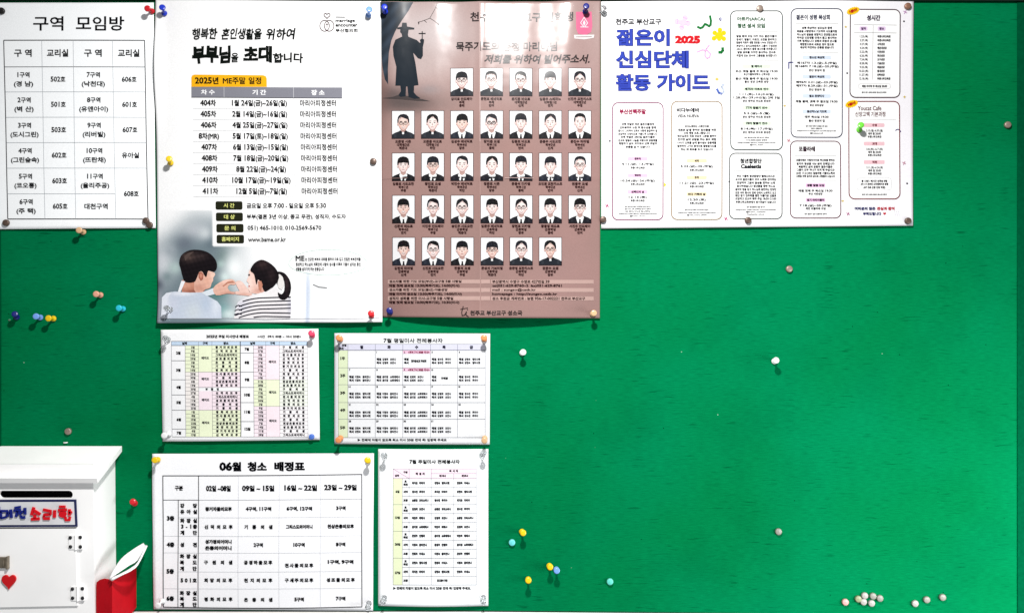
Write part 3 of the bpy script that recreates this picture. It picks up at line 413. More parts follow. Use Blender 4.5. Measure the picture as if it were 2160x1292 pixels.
49334,66,5,4,41,43,41,17,61,17,61,43,4,46,39,56,39,56,21,46,21,13,33,79,27,79,27,73,22,60,10,52,13,47,24,53,30,63,36,54,45,49,49,54,37,61,33,73,8,61,81,55,81,55,46,61,46,61,62,71,62,71,67,61,67,12,37,43,16,43,16,39,31,39,31,33,16,33,16,17,39,18,38,22,22,21,22,28,37,28,
49345,66,4,8,56,37,41,40,25,37,19,28,25,19,41,16,56,19,62,28,8,41,35,52,33,56,28,52,23,41,21,29,23,25,28,29,33,13,33,78,27,78,27,71,22,58,11,49,14,44,24,50,30,60,36,52,45,46,48,50,37,58,33,71,8,61,81,55,81,55,42,61,42,61,59,71,59,71,64,61,64,
49352,66,2,13,30,75,24,75,24,63,21,46,10,34,14,30,22,38,27,50,32,39,40,32,44,36,34,47,30,63,12,66,81,60,81,60,55,52,55,52,80,46,80,46,19,52,19,52,50,60,50,60,16,66,16,
49368,66,4,4,23,40,23,17,66,17,66,40,4,29,35,60,35,60,22,29,22,12,66,81,60,81,60,65,52,65,52,80,46,80,46,44,52,44,52,60,60,60,60,43,66,43,13,30,77,24,77,24,69,21,58,11,49,14,45,22,51,27,59,32,52,40,47,43,51,34,58,30,69,
49373,66,4,8,60,36,44,39,28,36,23,28,28,19,44,16,60,19,66,28,8,33,33,44,35,56,33,60,28,56,23,44,21,33,23,28,28,13,30,77,24,77,24,68,21,57,11,49,14,44,22,50,27,59,32,51,40,46,43,51,34,58,30,68,12,66,81,60,81,60,64,52,64,52,80,46,80,46,43,52,43,52,59,60,59,60,41,66,41,
49436,66,2,8,64,81,58,81,58,59,43,59,43,54,58,54,58,16,64,16,13,34,76,28,76,28,64,23,46,11,35,14,30,24,39,31,52,37,39,47,31,50,36,38,47,34,64,
49437,66,3,6,64,39,21,39,21,34,58,34,58,16,64,16,8,64,81,58,81,58,68,44,68,44,63,58,63,58,43,64,43,13,33,78,27,78,27,71,23,57,11,49,14,44,24,50,30,60,36,51,46,45,49,50,37,58,33,71,
49440,66,3,8,64,81,58,81,58,66,44,66,44,61,58,61,58,32,64,32,13,33,77,27,77,27,69,23,55,11,46,14,42,24,48,30,59,36,49,46,43,49,48,37,56,33,69,6,29,38,23,38,23,17,66,17,66,22,29,22,
49444,66,3,8,64,81,58,81,58,69,44,69,44,64,58,64,58,48,64,48,13,33,79,27,79,27,73,23,60,11,52,14,47,24,53,30,63,36,54,46,49,49,54,37,61,33,73,12,64,44,22,44,22,39,58,39,58,33,23,33,23,17,67,17,67,22,28,22,28,29,64,29,
49457,66,4,8,59,37,43,41,27,37,21,28,27,19,43,16,59,19,65,28,8,31,34,43,36,54,34,59,28,54,23,43,21,31,23,27,28,8,64,81,58,81,58,67,44,67,44,62,58,62,58,43,64,43,13,33,77,27,77,27,71,23,57,11,49,14,44,24,50,30,60,36,51,46,46,49,50,38,58,33,71,
49464,66,3,4,66,81,60,81,60,16,66,16,8,53,80,47,80,47,58,36,58,36,53,47,53,47,19,53,19,13,30,75,24,75,24,63,21,46,10,34,14,30,22,38,27,50,32,39,40,31,43,36,34,47,30,63,
49468,66,4,4,66,81,60,81,60,32,66,32,8,53,80,47,80,47,65,37,65,37,60,47,60,47,34,53,34,13,30,77,24,77,24,67,21,55,11,46,14,42,22,48,27,57,32,49,39,43,43,48,33,56,30,67,6,29,38,23,38,23,17,68,17,68,22,29,22,
49481,66,5,4,66,81,60,81,60,45,66,45,8,29,42,23,42,23,17,66,17,66,42,60,42,60,35,29,35,4,29,30,60,30,60,22,29,22,8,53,80,47,80,47,68,37,68,37,63,47,63,47,45,53,45,13,30,78,24,78,24,70,21,59,11,50,14,46,22,52,27,60,32,52,40,47,43,52,33,59,30,70,
49496,66,3,12,64,81,58,81,58,71,45,71,45,67,58,67,58,58,45,58,45,53,58,53,58,32,64,32,13,33,77,27,77,27,69,23,55,11,46,14,41,24,48,30,58,36,49,45,42,49,47,37,56,33,69,6,29,37,23,37,23,17,66,17,66,22,29,22,
49548,66,2,13,43,77,37,77,37,72,29,57,13,49,16,44,30,51,40,62,50,51,64,44,67,49,51,57,43,72,8,43,45,37,45,37,29,11,29,11,24,70,24,70,29,43,29,
49549,66,3,6,62,37,17,37,17,32,56,32,56,16,62,16,13,43,80,37,80,37,77,30,66,14,60,17,55,31,60,40,69,50,60,64,55,66,60,50,66,43,77,8,43,58,37,58,37,48,11,48,11,44,70,44,70,48,43,48,
49552,66,3,6,24,36,18,36,18,17,63,17,63,22,24,22,13,43,79,37,79,37,77,30,64,15,58,17,53,31,58,40,68,50,58,63,53,66,58,50,64,43,77,8,43,57,37,57,37,46,11,46,11,41,70,41,70,46,43,46,
49569,66,4,8,57,36,40,39,24,36,18,27,24,19,40,16,57,19,62,27,8,28,32,40,34,52,32,56,27,52,22,40,21,28,22,24,27,13,43,80,37,80,37,77,30,66,14,60,17,55,31,60,40,69,50,60,64,55,66,60,50,66,43,77,8,43,58,37,58,37,49,11,49,11,44,70,44,70,49,43,49,
49688,66,2,13,43,79,37,79,37,75,30,63,14,56,16,52,30,57,40,67,50,57,64,52,67,56,51,63,43,75,8,70,44,11,44,11,40,37,40,37,16,43,16,43,40,70,40,
49689,66,2,13,43,80,37,80,37,77,30,66,14,60,16,55,31,60,40,70,50,60,64,55,66,60,50,66,43,77,14,70,50,11,50,11,45,37,45,37,37,17,37,17,32,56,32,56,16,62,16,62,37,43,37,43,45,70,45,
49692,66,3,13,43,79,37,79,37,76,30,65,14,58,17,53,31,59,40,68,50,59,64,54,66,58,50,65,43,76,8,70,48,11,48,11,43,38,43,38,30,44,30,44,43,70,43,6,24,36,18,36,18,17,63,17,63,22,24,22,
49714,66,3,20,70,51,11,51,11,46,37,46,37,39,17,39,17,34,27,34,27,22,17,22,17,17,64,17,64,22,53,22,53,34,63,34,63,39,43,39,43,46,70,46,4,33,22,33,34,47,34,47,22,13,43,80,37,80,37,78,30,67,14,61,16,56,31,61,40,70,50,61,64,56,66,61,50,67,43,78,
49828,66,2,4,70,30,11,30,11,25,70,25,13,43,77,37,77,37,72,29,57,13,48,16,43,30,50,40,62,50,50,64,43,67,48,51,57,43,72,
49845,66,4,8,24,42,18,42,18,17,62,17,62,42,56,42,56,35,24,35,4,24,30,56,30,56,22,24,22,4,70,51,11,51,11,47,70,47,13,43,80,37,80,37,77,30,67,14,61,16,56,31,61,40,70,50,61,64,56,66,61,50,67,43,77,
49884,66,2,4,64,81,58,81,58,16,64,16,13,34,76,28,76,28,64,23,46,10,34,14,30,24,38,31,51,38,39,48,31,51,36,39,47,34,64,
49888,66,3,4,64,81,58,81,58,33,64,33,6,28,38,22,38,22,17,66,17,66,22,28,22,13,34,77,28,77,28,71,23,57,11,47,15,43,25,50,31,60,37,50,47,44,50,49,38,57,34,71,
49892,66,3,4,64,81,58,81,58,47,64,47,12,64,44,22,44,22,39,58,39,58,33,22,33,22,17,66,17,66,22,28,22,28,28,64,28,13,34,79,28,79,28,74,23,61,11,53,14,48,24,54,31,64,37,55,47,49,50,54,38,62,34,74,
49900,66,4,4,64,81,58,81,58,44,64,44,4,22,40,22,17,64,17,64,40,4,28,36,58,36,58,22,28,22,13,34,79,28,79,28,72,23,59,11,50,14,46,24,52,31,62,37,53,47,47,50,52,38,60,34,72,
49901,66,4,4,64,81,58,81,58,46,64,46,8,28,43,22,43,22,17,64,17,64,43,58,43,58,35,28,35,4,28,30,58,30,58,22,28,22,13,34,79,28,79,28,73,23,60,11,52,14,47,24,53,31,63,37,54,47,48,50,53,38,61,34,73,
50024,66,2,8,65,81,59,81,59,58,48,58,48,52,59,52,59,16,65,16,22,25,75,20,75,20,61,18,47,10,35,14,31,23,46,26,37,32,30,38,37,41,46,44,37,50,31,54,35,46,47,44,61,44,75,38,75,37,49,32,38,27,49,25,61,
50432,66,4,4,70,50,11,50,11,45,70,45,4,18,39,18,17,62,17,62,39,4,24,34,57,34,57,22,24,22,23,31,80,25,80,25,76,22,67,12,60,15,56,23,61,28,68,32,60,40,55,48,60,53,67,57,60,65,56,68,60,59,67,56,76,56,80,50,80,50,76,47,68,40,61,33,68,
50500,66,3,8,28,76,16,70,12,53,16,37,28,31,40,37,44,53,40,70,8,20,66,28,71,36,66,39,53,36,41,28,36,20,41,17,53,8,61,81,55,81,55,16,61,16,61,50,71,50,71,55,61,55,
50501,66,4,8,41,73,29,77,17,73,12,62,17,51,29,46,41,51,46,62,8,21,69,29,72,37,69,40,62,37,54,29,51,21,54,18,62,6,61,39,19,39,19,35,55,35,55,16,61,16,8,61,81,55,81,55,43,61,43,61,59,71,59,71,64,61,64,
50504,66,4,8,41,72,29,77,17,72,12,60,17,49,29,44,41,49,46,60,8,21,68,29,71,37,68,40,60,37,53,29,50,21,53,18,60,8,61,81,55,81,55,33,61,33,61,56,71,56,71,61,61,61,6,27,38,21,38,21,17,64,17,64,22,27,22,
50521,66,5,8,41,73,29,77,17,73,12,62,17,51,29,47,41,51,46,62,8,21,69,29,72,37,69,40,62,37,54,29,52,21,54,18,62,8,56,37,41,41,25,37,19,28,25,19,41,16,56,19,62,28,8,29,34,41,36,52,34,56,28,52,23,41,21,29,23,25,28,8,61,81,55,81,55,43,61,43,61,60,71,60,71,65,61,65,
50532,66,4,8,37,72,26,76,16,72,11,60,16,49,26,44,37,49,41,60,8,20,68,26,71,33,68,36,60,33,52,26,49,20,52,17,60,12,66,81,60,81,60,62,52,62,52,80,46,80,46,34,52,34,52,57,60,57,60,32,66,32,6,29,39,23,39,23,17,68,17,68,22,29,22,
50556,66,3,8,28,76,16,70,12,53,16,37,28,31,40,37,44,53,40,70,8,20,66,28,71,36,66,39,53,36,41,28,36,20,41,17,53,12,61,81,55,81,55,16,61,16,61,40,71,40,71,45,61,45,61,60,71,60,71,65,61,65,
50577,66,5,8,41,73,29,77,17,73,12,62,17,51,29,47,41,51,46,62,8,21,69,29,72,37,69,40,62,37,54,29,52,21,54,18,62,8,56,37,41,41,25,37,19,28,25,19,41,16,56,19,62,28,8,29,34,41,36,52,34,56,28,52,23,41,21,29,23,25,28,12,61,81,55,81,55,43,61,43,61,53,71,53,71,58,61,58,61,66,71,66,71,71,61,71,
50612,66,2,15,64,81,58,81,58,56,44,56,39,71,28,76,16,70,12,53,16,37,28,31,39,36,44,51,58,51,58,16,64,16,8,21,66,28,71,36,66,39,53,36,41,28,36,21,41,18,53,
50630,66,5,8,24,43,18,43,18,17,41,17,41,43,35,43,35,35,24,35,4,24,30,35,30,35,22,24,22,15,64,81,58,81,58,66,45,66,40,75,29,78,17,74,12,63,17,52,29,48,40,52,45,61,58,61,58,47,64,47,8,29,73,36,71,40,63,36,56,29,53,21,56,17,63,21,71,13,59,43,53,43,53,38,50,28,42,21,45,16,52,21,56,29,61,21,68,16,71,21,62,28,59,38,
50640,66,3,4,66,81,60,81,60,16,66,16,15,53,80,47,80,47,56,39,56,35,70,25,76,15,70,12,53,15,36,25,30,35,36,39,51,47,51,47,19,53,19,8,25,70,32,66,34,53,32,41,25,36,19,41,17,53,19,66,
50644,66,4,4,66,81,60,81,60,32,66,32,15,53,80,48,80,48,63,41,63,36,72,26,76,16,72,11,60,16,49,26,44,36,48,41,58,48,58,48,34,53,34,8,26,71,33,68,36,60,33,53,26,50,20,53,17,60,20,68,6,29,39,23,39,23,17,68,17,68,22,29,22,
50648,66,4,4,66,81,60,81,60,47,66,47,15,53,80,48,80,48,66,41,66,36,75,26,78,16,74,11,64,16,53,26,49,36,53,41,61,48,61,48,48,53,48,8,26,73,33,71,36,64,33,57,26,54,20,57,17,64,20,71,12,66,44,23,44,23,39,60,39,60,33,23,33,23,17,68,17,68,22,29,22,29,29,66,29,
50668,66,3,15,64,81,58,81,58,67,42,67,36,74,28,76,16,70,12,53,16,37,28,31,36,33,42,41,58,41,58,16,64,16,8,21,66,28,71,36,66,39,53,36,41,28,36,21,41,18,53,5,43,62,58,62,58,46,44,46,44,58,
50669,66,4,6,64,39,21,39,21,34,58,34,58,16,64,16,15,64,81,58,81,58,72,42,72,36,76,29,77,17,73,12,62,17,51,29,46,36,48,42,52,58,52,58,43,64,43,8,21,69,29,72,36,69,40,62,36,54,29,51,21,54,17,62,4,45,67,58,67,58,57,45,57,
50672,66,4,15,64,81,58,81,58,71,42,71,36,75,29,77,17,72,12,61,17,49,29,44,36,46,42,50,58,50,58,33,64,33,8,21,69,29,72,36,69,40,61,36,53,29,50,21,53,17,61,5,44,66,58,66,58,55,44,55,45,63,6,29,38,23,38,23,17,66,17,66,22,29,22,
50688,66,4,15,64,81,58,81,58,72,42,72,36,76,29,78,17,73,12,62,17,51,29,47,36,48,42,53,58,53,58,44,64,44,8,21,70,29,73,36,70,40,62,36,55,29,52,21,55,18,62,5,44,67,58,67,58,57,44,57,45,65,22,33,42,27,42,27,38,24,28,14,21,17,17,25,22,30,29,35,21,42,16,50,22,54,29,59,22,67,17,70,21,61,28,57,38,57,42,51,42,49,29,42,22,35,29,
50689,66,5,15,64,81,58,81,58,72,42,72,36,76,29,77,17,73,12,62,17,51,29,46,36,48,42,52,58,52,58,43,64,43,8,21,69,29,72,36,69,40,62,36,54,29,51,21,54,17,62,5,44,67,58,67,58,57,44,57,45,64,8,59,38,43,41,27,38,21,29,27,19,43,16,59,19,65,29,8,31,34,43,36,55,34,59,29,55,23,43,21,31,23,27,29,
50696,66,4,4,66,81,60,81,60,16,66,16,15,53,80,48,80,48,65,38,65,33,73,25,76,15,70,12,53,15,36,25,30,33,33,38,41,48,41,48,19,53,19,8,19,66,25,70,32,66,34,53,32,41,25,36,19,41,17,53,4,39,60,48,60,48,46,39,46,
50724,66,2,15,57,72,40,77,23,72,17,60,22,48,37,43,37,29,11,29,11,24,70,24,70,29,43,29,43,43,58,48,64,60,8,27,69,40,72,53,69,58,60,53,51,40,48,27,51,22,60,
50725,66,3,15,57,76,40,80,23,76,17,67,23,58,37,54,37,48,11,48,11,43,70,43,70,48,43,48,43,54,58,58,63,67,8,28,73,40,75,52,73,57,67,52,61,40,59,28,61,23,67,6,62,37,17,37,17,32,56,32,56,16,62,16,
50728,66,3,15,57,76,40,79,23,76,17,66,23,57,37,53,37,47,11,47,11,42,70,42,70,47,43,47,43,53,58,57,63,66,8,28,72,40,74,52,72,57,66,52,60,40,58,28,60,23,66,6,24,36,18,36,18,17,63,17,63,22,24,22,
50732,66,3,15,57,77,40,80,23,77,17,69,23,61,37,58,37,53,11,53,11,48,70,48,70,53,43,53,43,58,58,61,63,69,8,28,74,40,76,53,74,57,69,53,64,40,62,28,64,23,69,12,62,43,18,43,18,38,56,38,56,32,18,32,18,17,64,17,64,21,24,21,24,28,62,28,
50752,66,3,16,43,73,30,77,18,73,13,62,17,51,27,47,27,35,10,35,11,30,30,30,51,33,51,37,33,35,33,47,43,51,47,62,8,22,69,30,72,38,69,42,62,38,54,30,51,22,54,19,62,8,61,81,55,81,55,16,61,16,61,49,71,49,71,54,61,54,
50836,66,3,15,57,72,40,77,23,72,17,60,19,52,25,47,25,29,11,29,11,24,70,24,70,29,55,29,55,47,62,52,64,60,8,27,69,40,72,53,69,58,60,53,52,40,48,27,52,22,60,5,31,29,31,45,45,44,49,45,49,29,
50864,66,3,8,57,75,40,79,24,75,17,64,24,54,40,50,57,54,63,64,8,28,71,40,74,52,71,57,64,52,57,40,55,28,57,23,64,8,70,44,11,44,11,39,37,39,37,16,43,16,43,39,70,39,
50865,66,3,8,57,76,40,80,23,76,17,67,23,58,40,55,57,58,63,67,8,28,73,40,75,52,73,57,67,52,61,40,59,28,61,23,67,14,70,49,11,49,11,45,37,45,37,37,17,37,17,32,56,32,56,16,62,16,62,37,43,37,43,45,70,45,
50868,66,4,8,57,76,40,79,24,76,17,66,24,57,40,53,57,57,63,66,8,28,72,40,75,52,72,57,66,52,60,40,58,28,60,24,66,8,70,48,11,48,11,43,38,43,38,30,44,30,44,43,70,43,6,24,36,18,36,18,17,63,17,63,22,24,22,
50872,66,3,8,57,77,40,80,23,77,17,69,23,61,40,58,57,61,63,69,8,28,74,40,76,53,74,57,69,53,64,40,62,28,64,23,69,20,70,54,11,54,11,49,37,49,37,43,18,43,18,38,56,38,56,32,18,32,18,17,64,17,64,21,24,21,24,28,62,28,62,43,43,43,43,49,70,49,
50896,66,5,8,64,81,58,81,58,43,45,43,45,38,58,38,58,32,64,32,8,43,75,32,78,20,75,16,67,20,59,32,56,43,59,48,67,8,24,72,32,74,39,72,42,67,39,62,32,60,24,62,21,67,10,53,49,52,53,31,51,10,51,11,46,29,46,29,34,35,34,35,47,44,47,6,26,36,20,36,20,17,66,17,66,22,26,22,
50900,66,5,8,64,81,58,81,58,50,45,50,45,46,58,46,58,43,64,43,8,43,77,32,80,20,77,16,70,20,63,32,60,43,63,48,70,8,24,74,32,76,39,74,42,70,39,66,32,64,24,66,21,70,8,53,54,53,58,11,57,11,52,28,52,28,43,34,43,34,53,12,64,40,20,40,20,36,58,36,58,31,21,31,21,17,66,17,66,21,26,21,26,27,64,27,
50948,66,4,8,44,74,32,78,20,74,15,65,20,55,32,51,44,55,49,65,8,24,71,32,73,40,71,43,65,40,59,32,56,24,59,21,65,4,64,81,58,81,58,16,64,16,9,54,44,54,48,31,46,11,46,11,41,29,41,29,18,35,18,35,41,
50976,66,3,8,57,75,40,79,24,75,17,64,24,54,40,50,57,54,63,64,8,28,71,40,74,52,71,57,64,52,58,40,55,28,58,23,64,12,70,44,11,44,11,39,26,39,26,16,32,16,32,39,48,39,48,16,54,16,54,39,70,39,
50977,66,4,8,57,76,40,80,23,76,17,67,23,58,40,55,57,58,63,67,8,28,73,40,75,52,73,57,67,52,61,40,59,28,61,23,67,14,70,50,11,50,11,45,26,45,26,37,17,37,17,32,56,32,56,16,62,16,62,37,54,37,54,45,70,45,4,32,37,32,45,48,45,48,37,
50980,66,4,8,57,76,40,79,24,76,17,66,24,57,40,53,57,57,63,66,8,28,72,40,75,52,72,57,66,52,61,40,58,28,61,24,66,12,70,49,11,49,11,44,31,44,31,30,37,30,37,44,49,44,49,30,55,30,55,44,70,44,6,24,36,18,36,18,17,64,17,64,22,24,22,
50984,66,4,8,57,77,40,80,23,77,17,69,23,61,40,58,57,61,63,69,8,28,74,40,76,53,74,57,69,53,64,40,62,28,64,23,69,20,70,54,11,54,11,49,27,49,27,43,18,43,18,38,56,38,56,32,18,32,18,17,64,17,64,21,24,21,24,28,62,28,62,43,53,43,53,49,70,49,4,33,43,33,49,47,49,47,43,
51004,66,3,8,40,77,23,72,17,59,23,46,40,41,57,46,64,59,57,72,8,27,69,40,72,53,69,58,59,53,50,40,46,27,50,22,59,4,70,30,11,30,11,25,70,25,
51008,66,4,4,70,47,11,47,11,42,70,42,8,57,75,40,79,23,75,17,66,23,56,40,53,57,56,63,66,8,28,72,40,74,52,72,57,66,52,60,40,58,28,60,23,66,6,24,36,18,36,18,17,63,17,63,22,24,22,
51012,66,4,8,57,77,40,80,23,77,17,69,23,60,40,57,57,60,63,69,8,28,74,40,76,53,74,57,69,53,64,40,62,28,64,23,69,4,70,53,11,53,11,48,70,48,12,62,43,18,43,18,38,56,38,56,32,18,32,18,17,64,17,64,21,24,21,24,28,62,28,
51020,66,5,8,57,76,40,80,23,76,17,67,23,58,40,55,57,58,63,67,8,28,73,40,75,52,73,57,67,52,62,40,60,28,62,23,67,4,18,38,18,17,62,17,62,38,4,24,33,57,33,57,22,24,22,4,70,50,11,50,11,45,70,45,
51025,66,5,4,70,49,11,49,11,45,70,45,8,57,36,40,39,24,36,18,28,24,19,40,16,57,19,62,28,8,40,35,52,33,56,28,52,22,40,21,28,22,24,28,28,33,8,57,76,40,79,23,76,17,67,23,58,40,55,57,58,63,67,8,28,73,40,75,52,73,57,67,52,61,40,59,28,61,23,67,
51032,66,4,8,44,72,32,76,19,72,14,61,19,50,32,46,44,50,49,61,8,24,68,32,71,40,68,43,61,40,54,32,51,24,54,20,61,4,64,81,58,81,58,16,64,16,4,54,33,54,37,11,35,12,30,
51060,66,3,4,64,81,58,81,58,16,64,16,8,30,76,18,70,13,53,18,37,30,31,42,37,46,53,42,70,8,22,66,30,71,37,66,40,53,37,41,30,36,22,41,19,53,
51064,66,4,4,64,81,58,81,58,34,64,34,6,28,38,22,38,22,17,66,17,66,22,28,22,8,41,72,29,77,17,72,12,61,17,49,29,44,41,49,46,61,8,21,68,29,71,37,68,40,61,37,53,29,50,21,53,18,61,
51068,66,4,8,41,75,29,79,17,75,12,64,17,54,29,50,41,54,46,64,8,21,71,29,74,37,71,40,64,37,57,29,55,21,57,18,64,4,64,81,58,81,58,48,64,48,12,64,45,22,45,22,40,58,40,58,33,22,33,22,17,66,17,66,22,28,22,28,29,64,29,
51076,66,5,4,64,81,58,81,58,44,64,44,4,22,40,22,17,64,17,64,40,4,28,36,58,36,58,22,28,22,8,41,73,29,78,17,73,12,62,17,51,29,47,41,51,46,62,8,21,70,29,73,37,70,40,62,37,55,29,52,21,55,18,62,
51077,66,5,4,64,81,58,81,58,46,64,46,8,28,43,22,43,22,17,64,17,64,43,58,43,58,35,28,35,4,28,30,58,30,58,22,28,22,8,41,74,29,78,17,74,12,63,17,52,29,48,41,52,46,63,8,21,70,29,73,37,70,40,63,37,56,29,53,21,56,18,63,
51080,66,4,4,64,81,58,81,58,44,64,44,8,41,73,29,77,17,73,12,62,17,51,29,47,41,51,46,62,8,21,69,29,72,37,69,40,62,37,55,29,52,21,55,18,62,20,33,41,27,41,24,28,14,21,17,17,25,22,30,29,34,22,42,16,49,22,54,29,59,22,67,17,70,21,60,28,57,41,51,41,49,29,42,22,35,29,
51088,66,2,17,47,74,12,74,12,69,27,69,27,61,22,45,10,33,13,29,23,37,30,50,36,38,46,30,49,35,38,46,33,61,33,69,47,69,8,61,81,55,81,55,16,61,16,61,50,71,50,71,55,61,55,
51089,66,3,6,61,38,19,38,19,34,55,34,55,16,61,16,17,47,77,12,77,12,72,27,72,27,69,22,56,11,48,14,43,24,50,30,59,36,50,46,45,49,49,37,57,33,69,33,72,47,72,8,61,81,55,81,55,42,61,42,61,59,71,59,71,64,61,64,
51096,66,3,15,47,77,12,77,12,73,27,73,22,59,10,52,13,47,23,53,30,62,36,54,46,49,49,53,37,60,33,73,47,73,8,61,81,55,81,55,48,61,48,61,62,71,62,71,67,61,67,12,61,44,20,44,20,40,55,40,55,33,20,33,20,17,64,17,64,21,26,21,26,29,61,29,
51109,66,4,8,56,37,41,40,25,37,19,28,25,19,41,16,56,19,62,28,8,29,33,41,35,52,33,56,28,52,23,41,21,29,23,25,28,15,47,76,12,76,12,71,27,71,22,56,11,48,14,43,24,49,30,59,36,50,46,45,49,50,37,57,33,71,47,71,8,61,81,55,81,55,42,61,42,61,60,71,60,71,65,61,65,
51200,66,2,8,64,81,58,81,58,57,44,57,44,53,58,53,58,16,64,16,17,48,74,13,74,13,70,27,70,27,62,22,45,10,34,14,29,24,38,30,51,37,38,47,30,50,35,38,46,33,62,33,70,48,70,
51201,66,3,6,64,39,21,39,21,34,58,34,58,16,64,16,8,64,81,58,81,58,64,46,64,46,59,58,59,58,42,64,42,17,48,77,13,77,13,72,27,72,27,69,23,56,11,48,14,43,24,50,31,59,37,51,46,45,49,49,38,57,33,69,33,72,48,72,
51204,66,3,8,64,81,58,81,58,63,45,63,45,58,58,58,58,33,64,33,17,48,76,13,76,13,71,27,71,27,68,23,55,11,46,14,42,24,48,30,58,37,49,46,43,49,48,38,56,33,68,33,71,48,71,6,29,38,23,38,23,17,66,17,66,22,29,22,
51208,66,3,8,64,81,58,81,58,67,46,67,46,62,58,62,58,48,64,48,15,48,78,13,78,13,73,27,73,23,59,11,51,14,47,24,53,30,62,37,54,46,48,49,53,38,60,33,73,48,73,12,64,44,22,44,22,39,58,39,58,33,23,33,23,17,67,17,67,21,28,21,28,29,64,29,
51210,66,5,4,44,44,44,16,64,16,64,44,4,49,39,59,39,59,21,49,21,8,64,81,58,81,58,66,46,66,46,61,58,61,58,47,64,47,15,48,77,13,77,13,73,27,73,23,59,11,51,14,46,24,52,30,62,37,53,46,48,49,53,38,60,33,73,48,73,12,40,44,19,44,19,39,34,39,34,33,19,33,19,17,42,18,41,22,25,21,25,29,40,29,
51217,66,4,8,29,43,23,43,23,17,64,17,64,43,58,43,58,35,29,35,4,29,30,58,30,58,22,29,22,8,64,81,58,81,58,65,46,65,46,60,58,60,58,46,64,46,15,48,77,13,77,13,72,27,72,23,58,11,49,14,45,24,51,30,61,37,52,46,46,49,51,38,59,33,72,48,72,
51221,66,4,8,59,37,43,40,27,37,21,28,27,19,43,16,59,19,65,28,8,31,34,43,36,54,34,59,28,54,23,43,21,31,23,27,28,8,64,81,58,81,58,64,46,64,46,59,58,59,58,42,64,42,15,48,76,13,76,13,71,27,71,23,56,11,48,14,43,24,49,31,59,37,51,46,45,49,49,38,57,33,71,48,71,
51228,66,3,4,66,81,60,81,60,16,66,16,8,53,80,47,80,47,58,37,58,37,53,47,53,47,19,53,19,17,42,74,12,74,12,69,24,69,24,63,20,46,10,33,14,29,22,37,27,50,32,38,40,31,44,35,33,47,30,63,30,69,42,69,
51236,66,4,4,66,81,60,81,60,46,66,46,8,53,80,47,80,47,66,38,66,38,62,47,62,47,47,53,47,15,41,77,12,77,12,72,24,72,21,59,11,51,14,47,22,52,27,61,32,53,40,48,43,53,33,60,30,72,41,72,12,66,43,23,43,23,39,60,39,60,33,23,33,23,17,68,17,68,22,29,22,29,28,66,28,
51312,66,2,15,65,75,16,75,16,70,37,70,30,55,14,48,16,43,30,49,40,60,50,49,65,43,67,48,51,55,43,70,65,70,8,43,45,37,45,37,29,11,29,11,24,70,24,70,29,43,29,
51313,66,3,6,62,37,17,37,17,32,56,32,56,16,62,16,15,64,78,16,78,16,74,36,74,29,64,14,59,16,55,31,59,40,68,50,59,64,55,66,59,51,64,44,74,64,74,8,43,58,37,58,37,48,11,48,11,44,70,44,70,48,43,48,
51333,66,4,8,57,36,40,39,24,36,18,27,24,19,40,16,57,19,62,27,8,28,32,40,34,52,32,56,27,52,22,40,21,28,22,24,27,15,64,78,16,78,16,73,36,73,29,64,14,59,16,55,31,59,40,68,50,59,64,55,66,59,51,64,44,73,64,73,8,43,58,37,58,37,49,11,49,11,44,70,44,70,49,43,49,
51340,66,3,15,48,75,13,75,13,70,28,70,23,58,11,50,14,45,24,51,31,60,37,52,47,46,50,51,38,58,34,70,48,70,9,34,48,28,48,28,35,10,35,11,30,30,30,51,32,51,37,34,35,8,61,81,55,81,55,16,61,16,61,49,71,49,71,54,61,54,
51452,66,2,15,64,77,16,77,16,72,37,72,30,61,14,54,17,50,31,55,40,64,50,55,64,50,66,54,51,61,44,72,64,72,8,70,44,11,44,11,39,37,39,37,16,43,16,43,39,70,39,
51456,66,3,15,64,78,16,78,16,73,36,73,30,63,14,57,17,52,31,57,40,67,49,57,64,52,66,57,51,63,44,73,64,73,8,70,48,11,48,11,43,38,43,38,30,44,30,44,43,70,43,6,24,36,18,36,18,17,63,17,63,22,24,22,
51469,66,4,8,70,52,11,52,11,47,37,47,37,38,43,38,43,47,70,47,8,24,42,18,42,18,17,62,17,62,42,56,42,56,34,24,34,4,24,30,56,30,56,22,24,22,15,64,79,16,79,16,74,36,74,29,65,14,60,16,56,31,60,40,69,50,60,64,56,66,60,51,65,44,74,64,74,
51473,66,3,15,70,51,11,51,11,46,37,46,37,39,23,36,18,28,24,19,40,16,57,19,62,28,57,36,43,39,43,46,70,46,8,28,33,40,34,52,33,56,28,52,23,40,21,28,23,24,28,15,64,78,16,78,16,73,36,73,29,64,14,59,16,55,31,59,40,68,50,59,64,55,66,59,51,64,44,73,64,73,
51613,66,4,4,70,50,11,50,11,45,70,45,8,57,37,40,40,24,37,18,28,24,19,40,16,57,19,62,28,8,40,35,52,33,56,28,52,23,40,21,28,23,24,28,28,33,15,64,78,16,78,16,73,36,73,29,64,14,59,16,54,31,59,40,67,50,59,64,54,66,59,51,64,44,73,64,73,
51648,66,2,4,64,81,58,81,58,16,64,16,17,49,74,13,74,13,69,28,69,28,61,23,45,11,33,14,29,24,37,31,50,38,38,48,30,51,35,39,45,34,61,34,69,49,69,
51649,66,3,4,64,81,58,81,58,42,64,42,6,64,38,21,38,21,33,58,33,58,16,64,16,17,49,77,13,77,13,72,28,72,28,69,24,56,12,48,15,43,25,50,31,59,38,50,48,45,51,49,39,57,34,69,34,72,49,72,
51652,66,3,4,64,81,58,81,58,33,64,33,6,28,38,22,38,22,17,66,17,66,22,28,22,17,49,76,13,76,13,71,28,71,28,67,24,55,12,46,15,41,25,48,31,57,38,49,48,43,51,47,39,55,34,67,34,71,49,71,
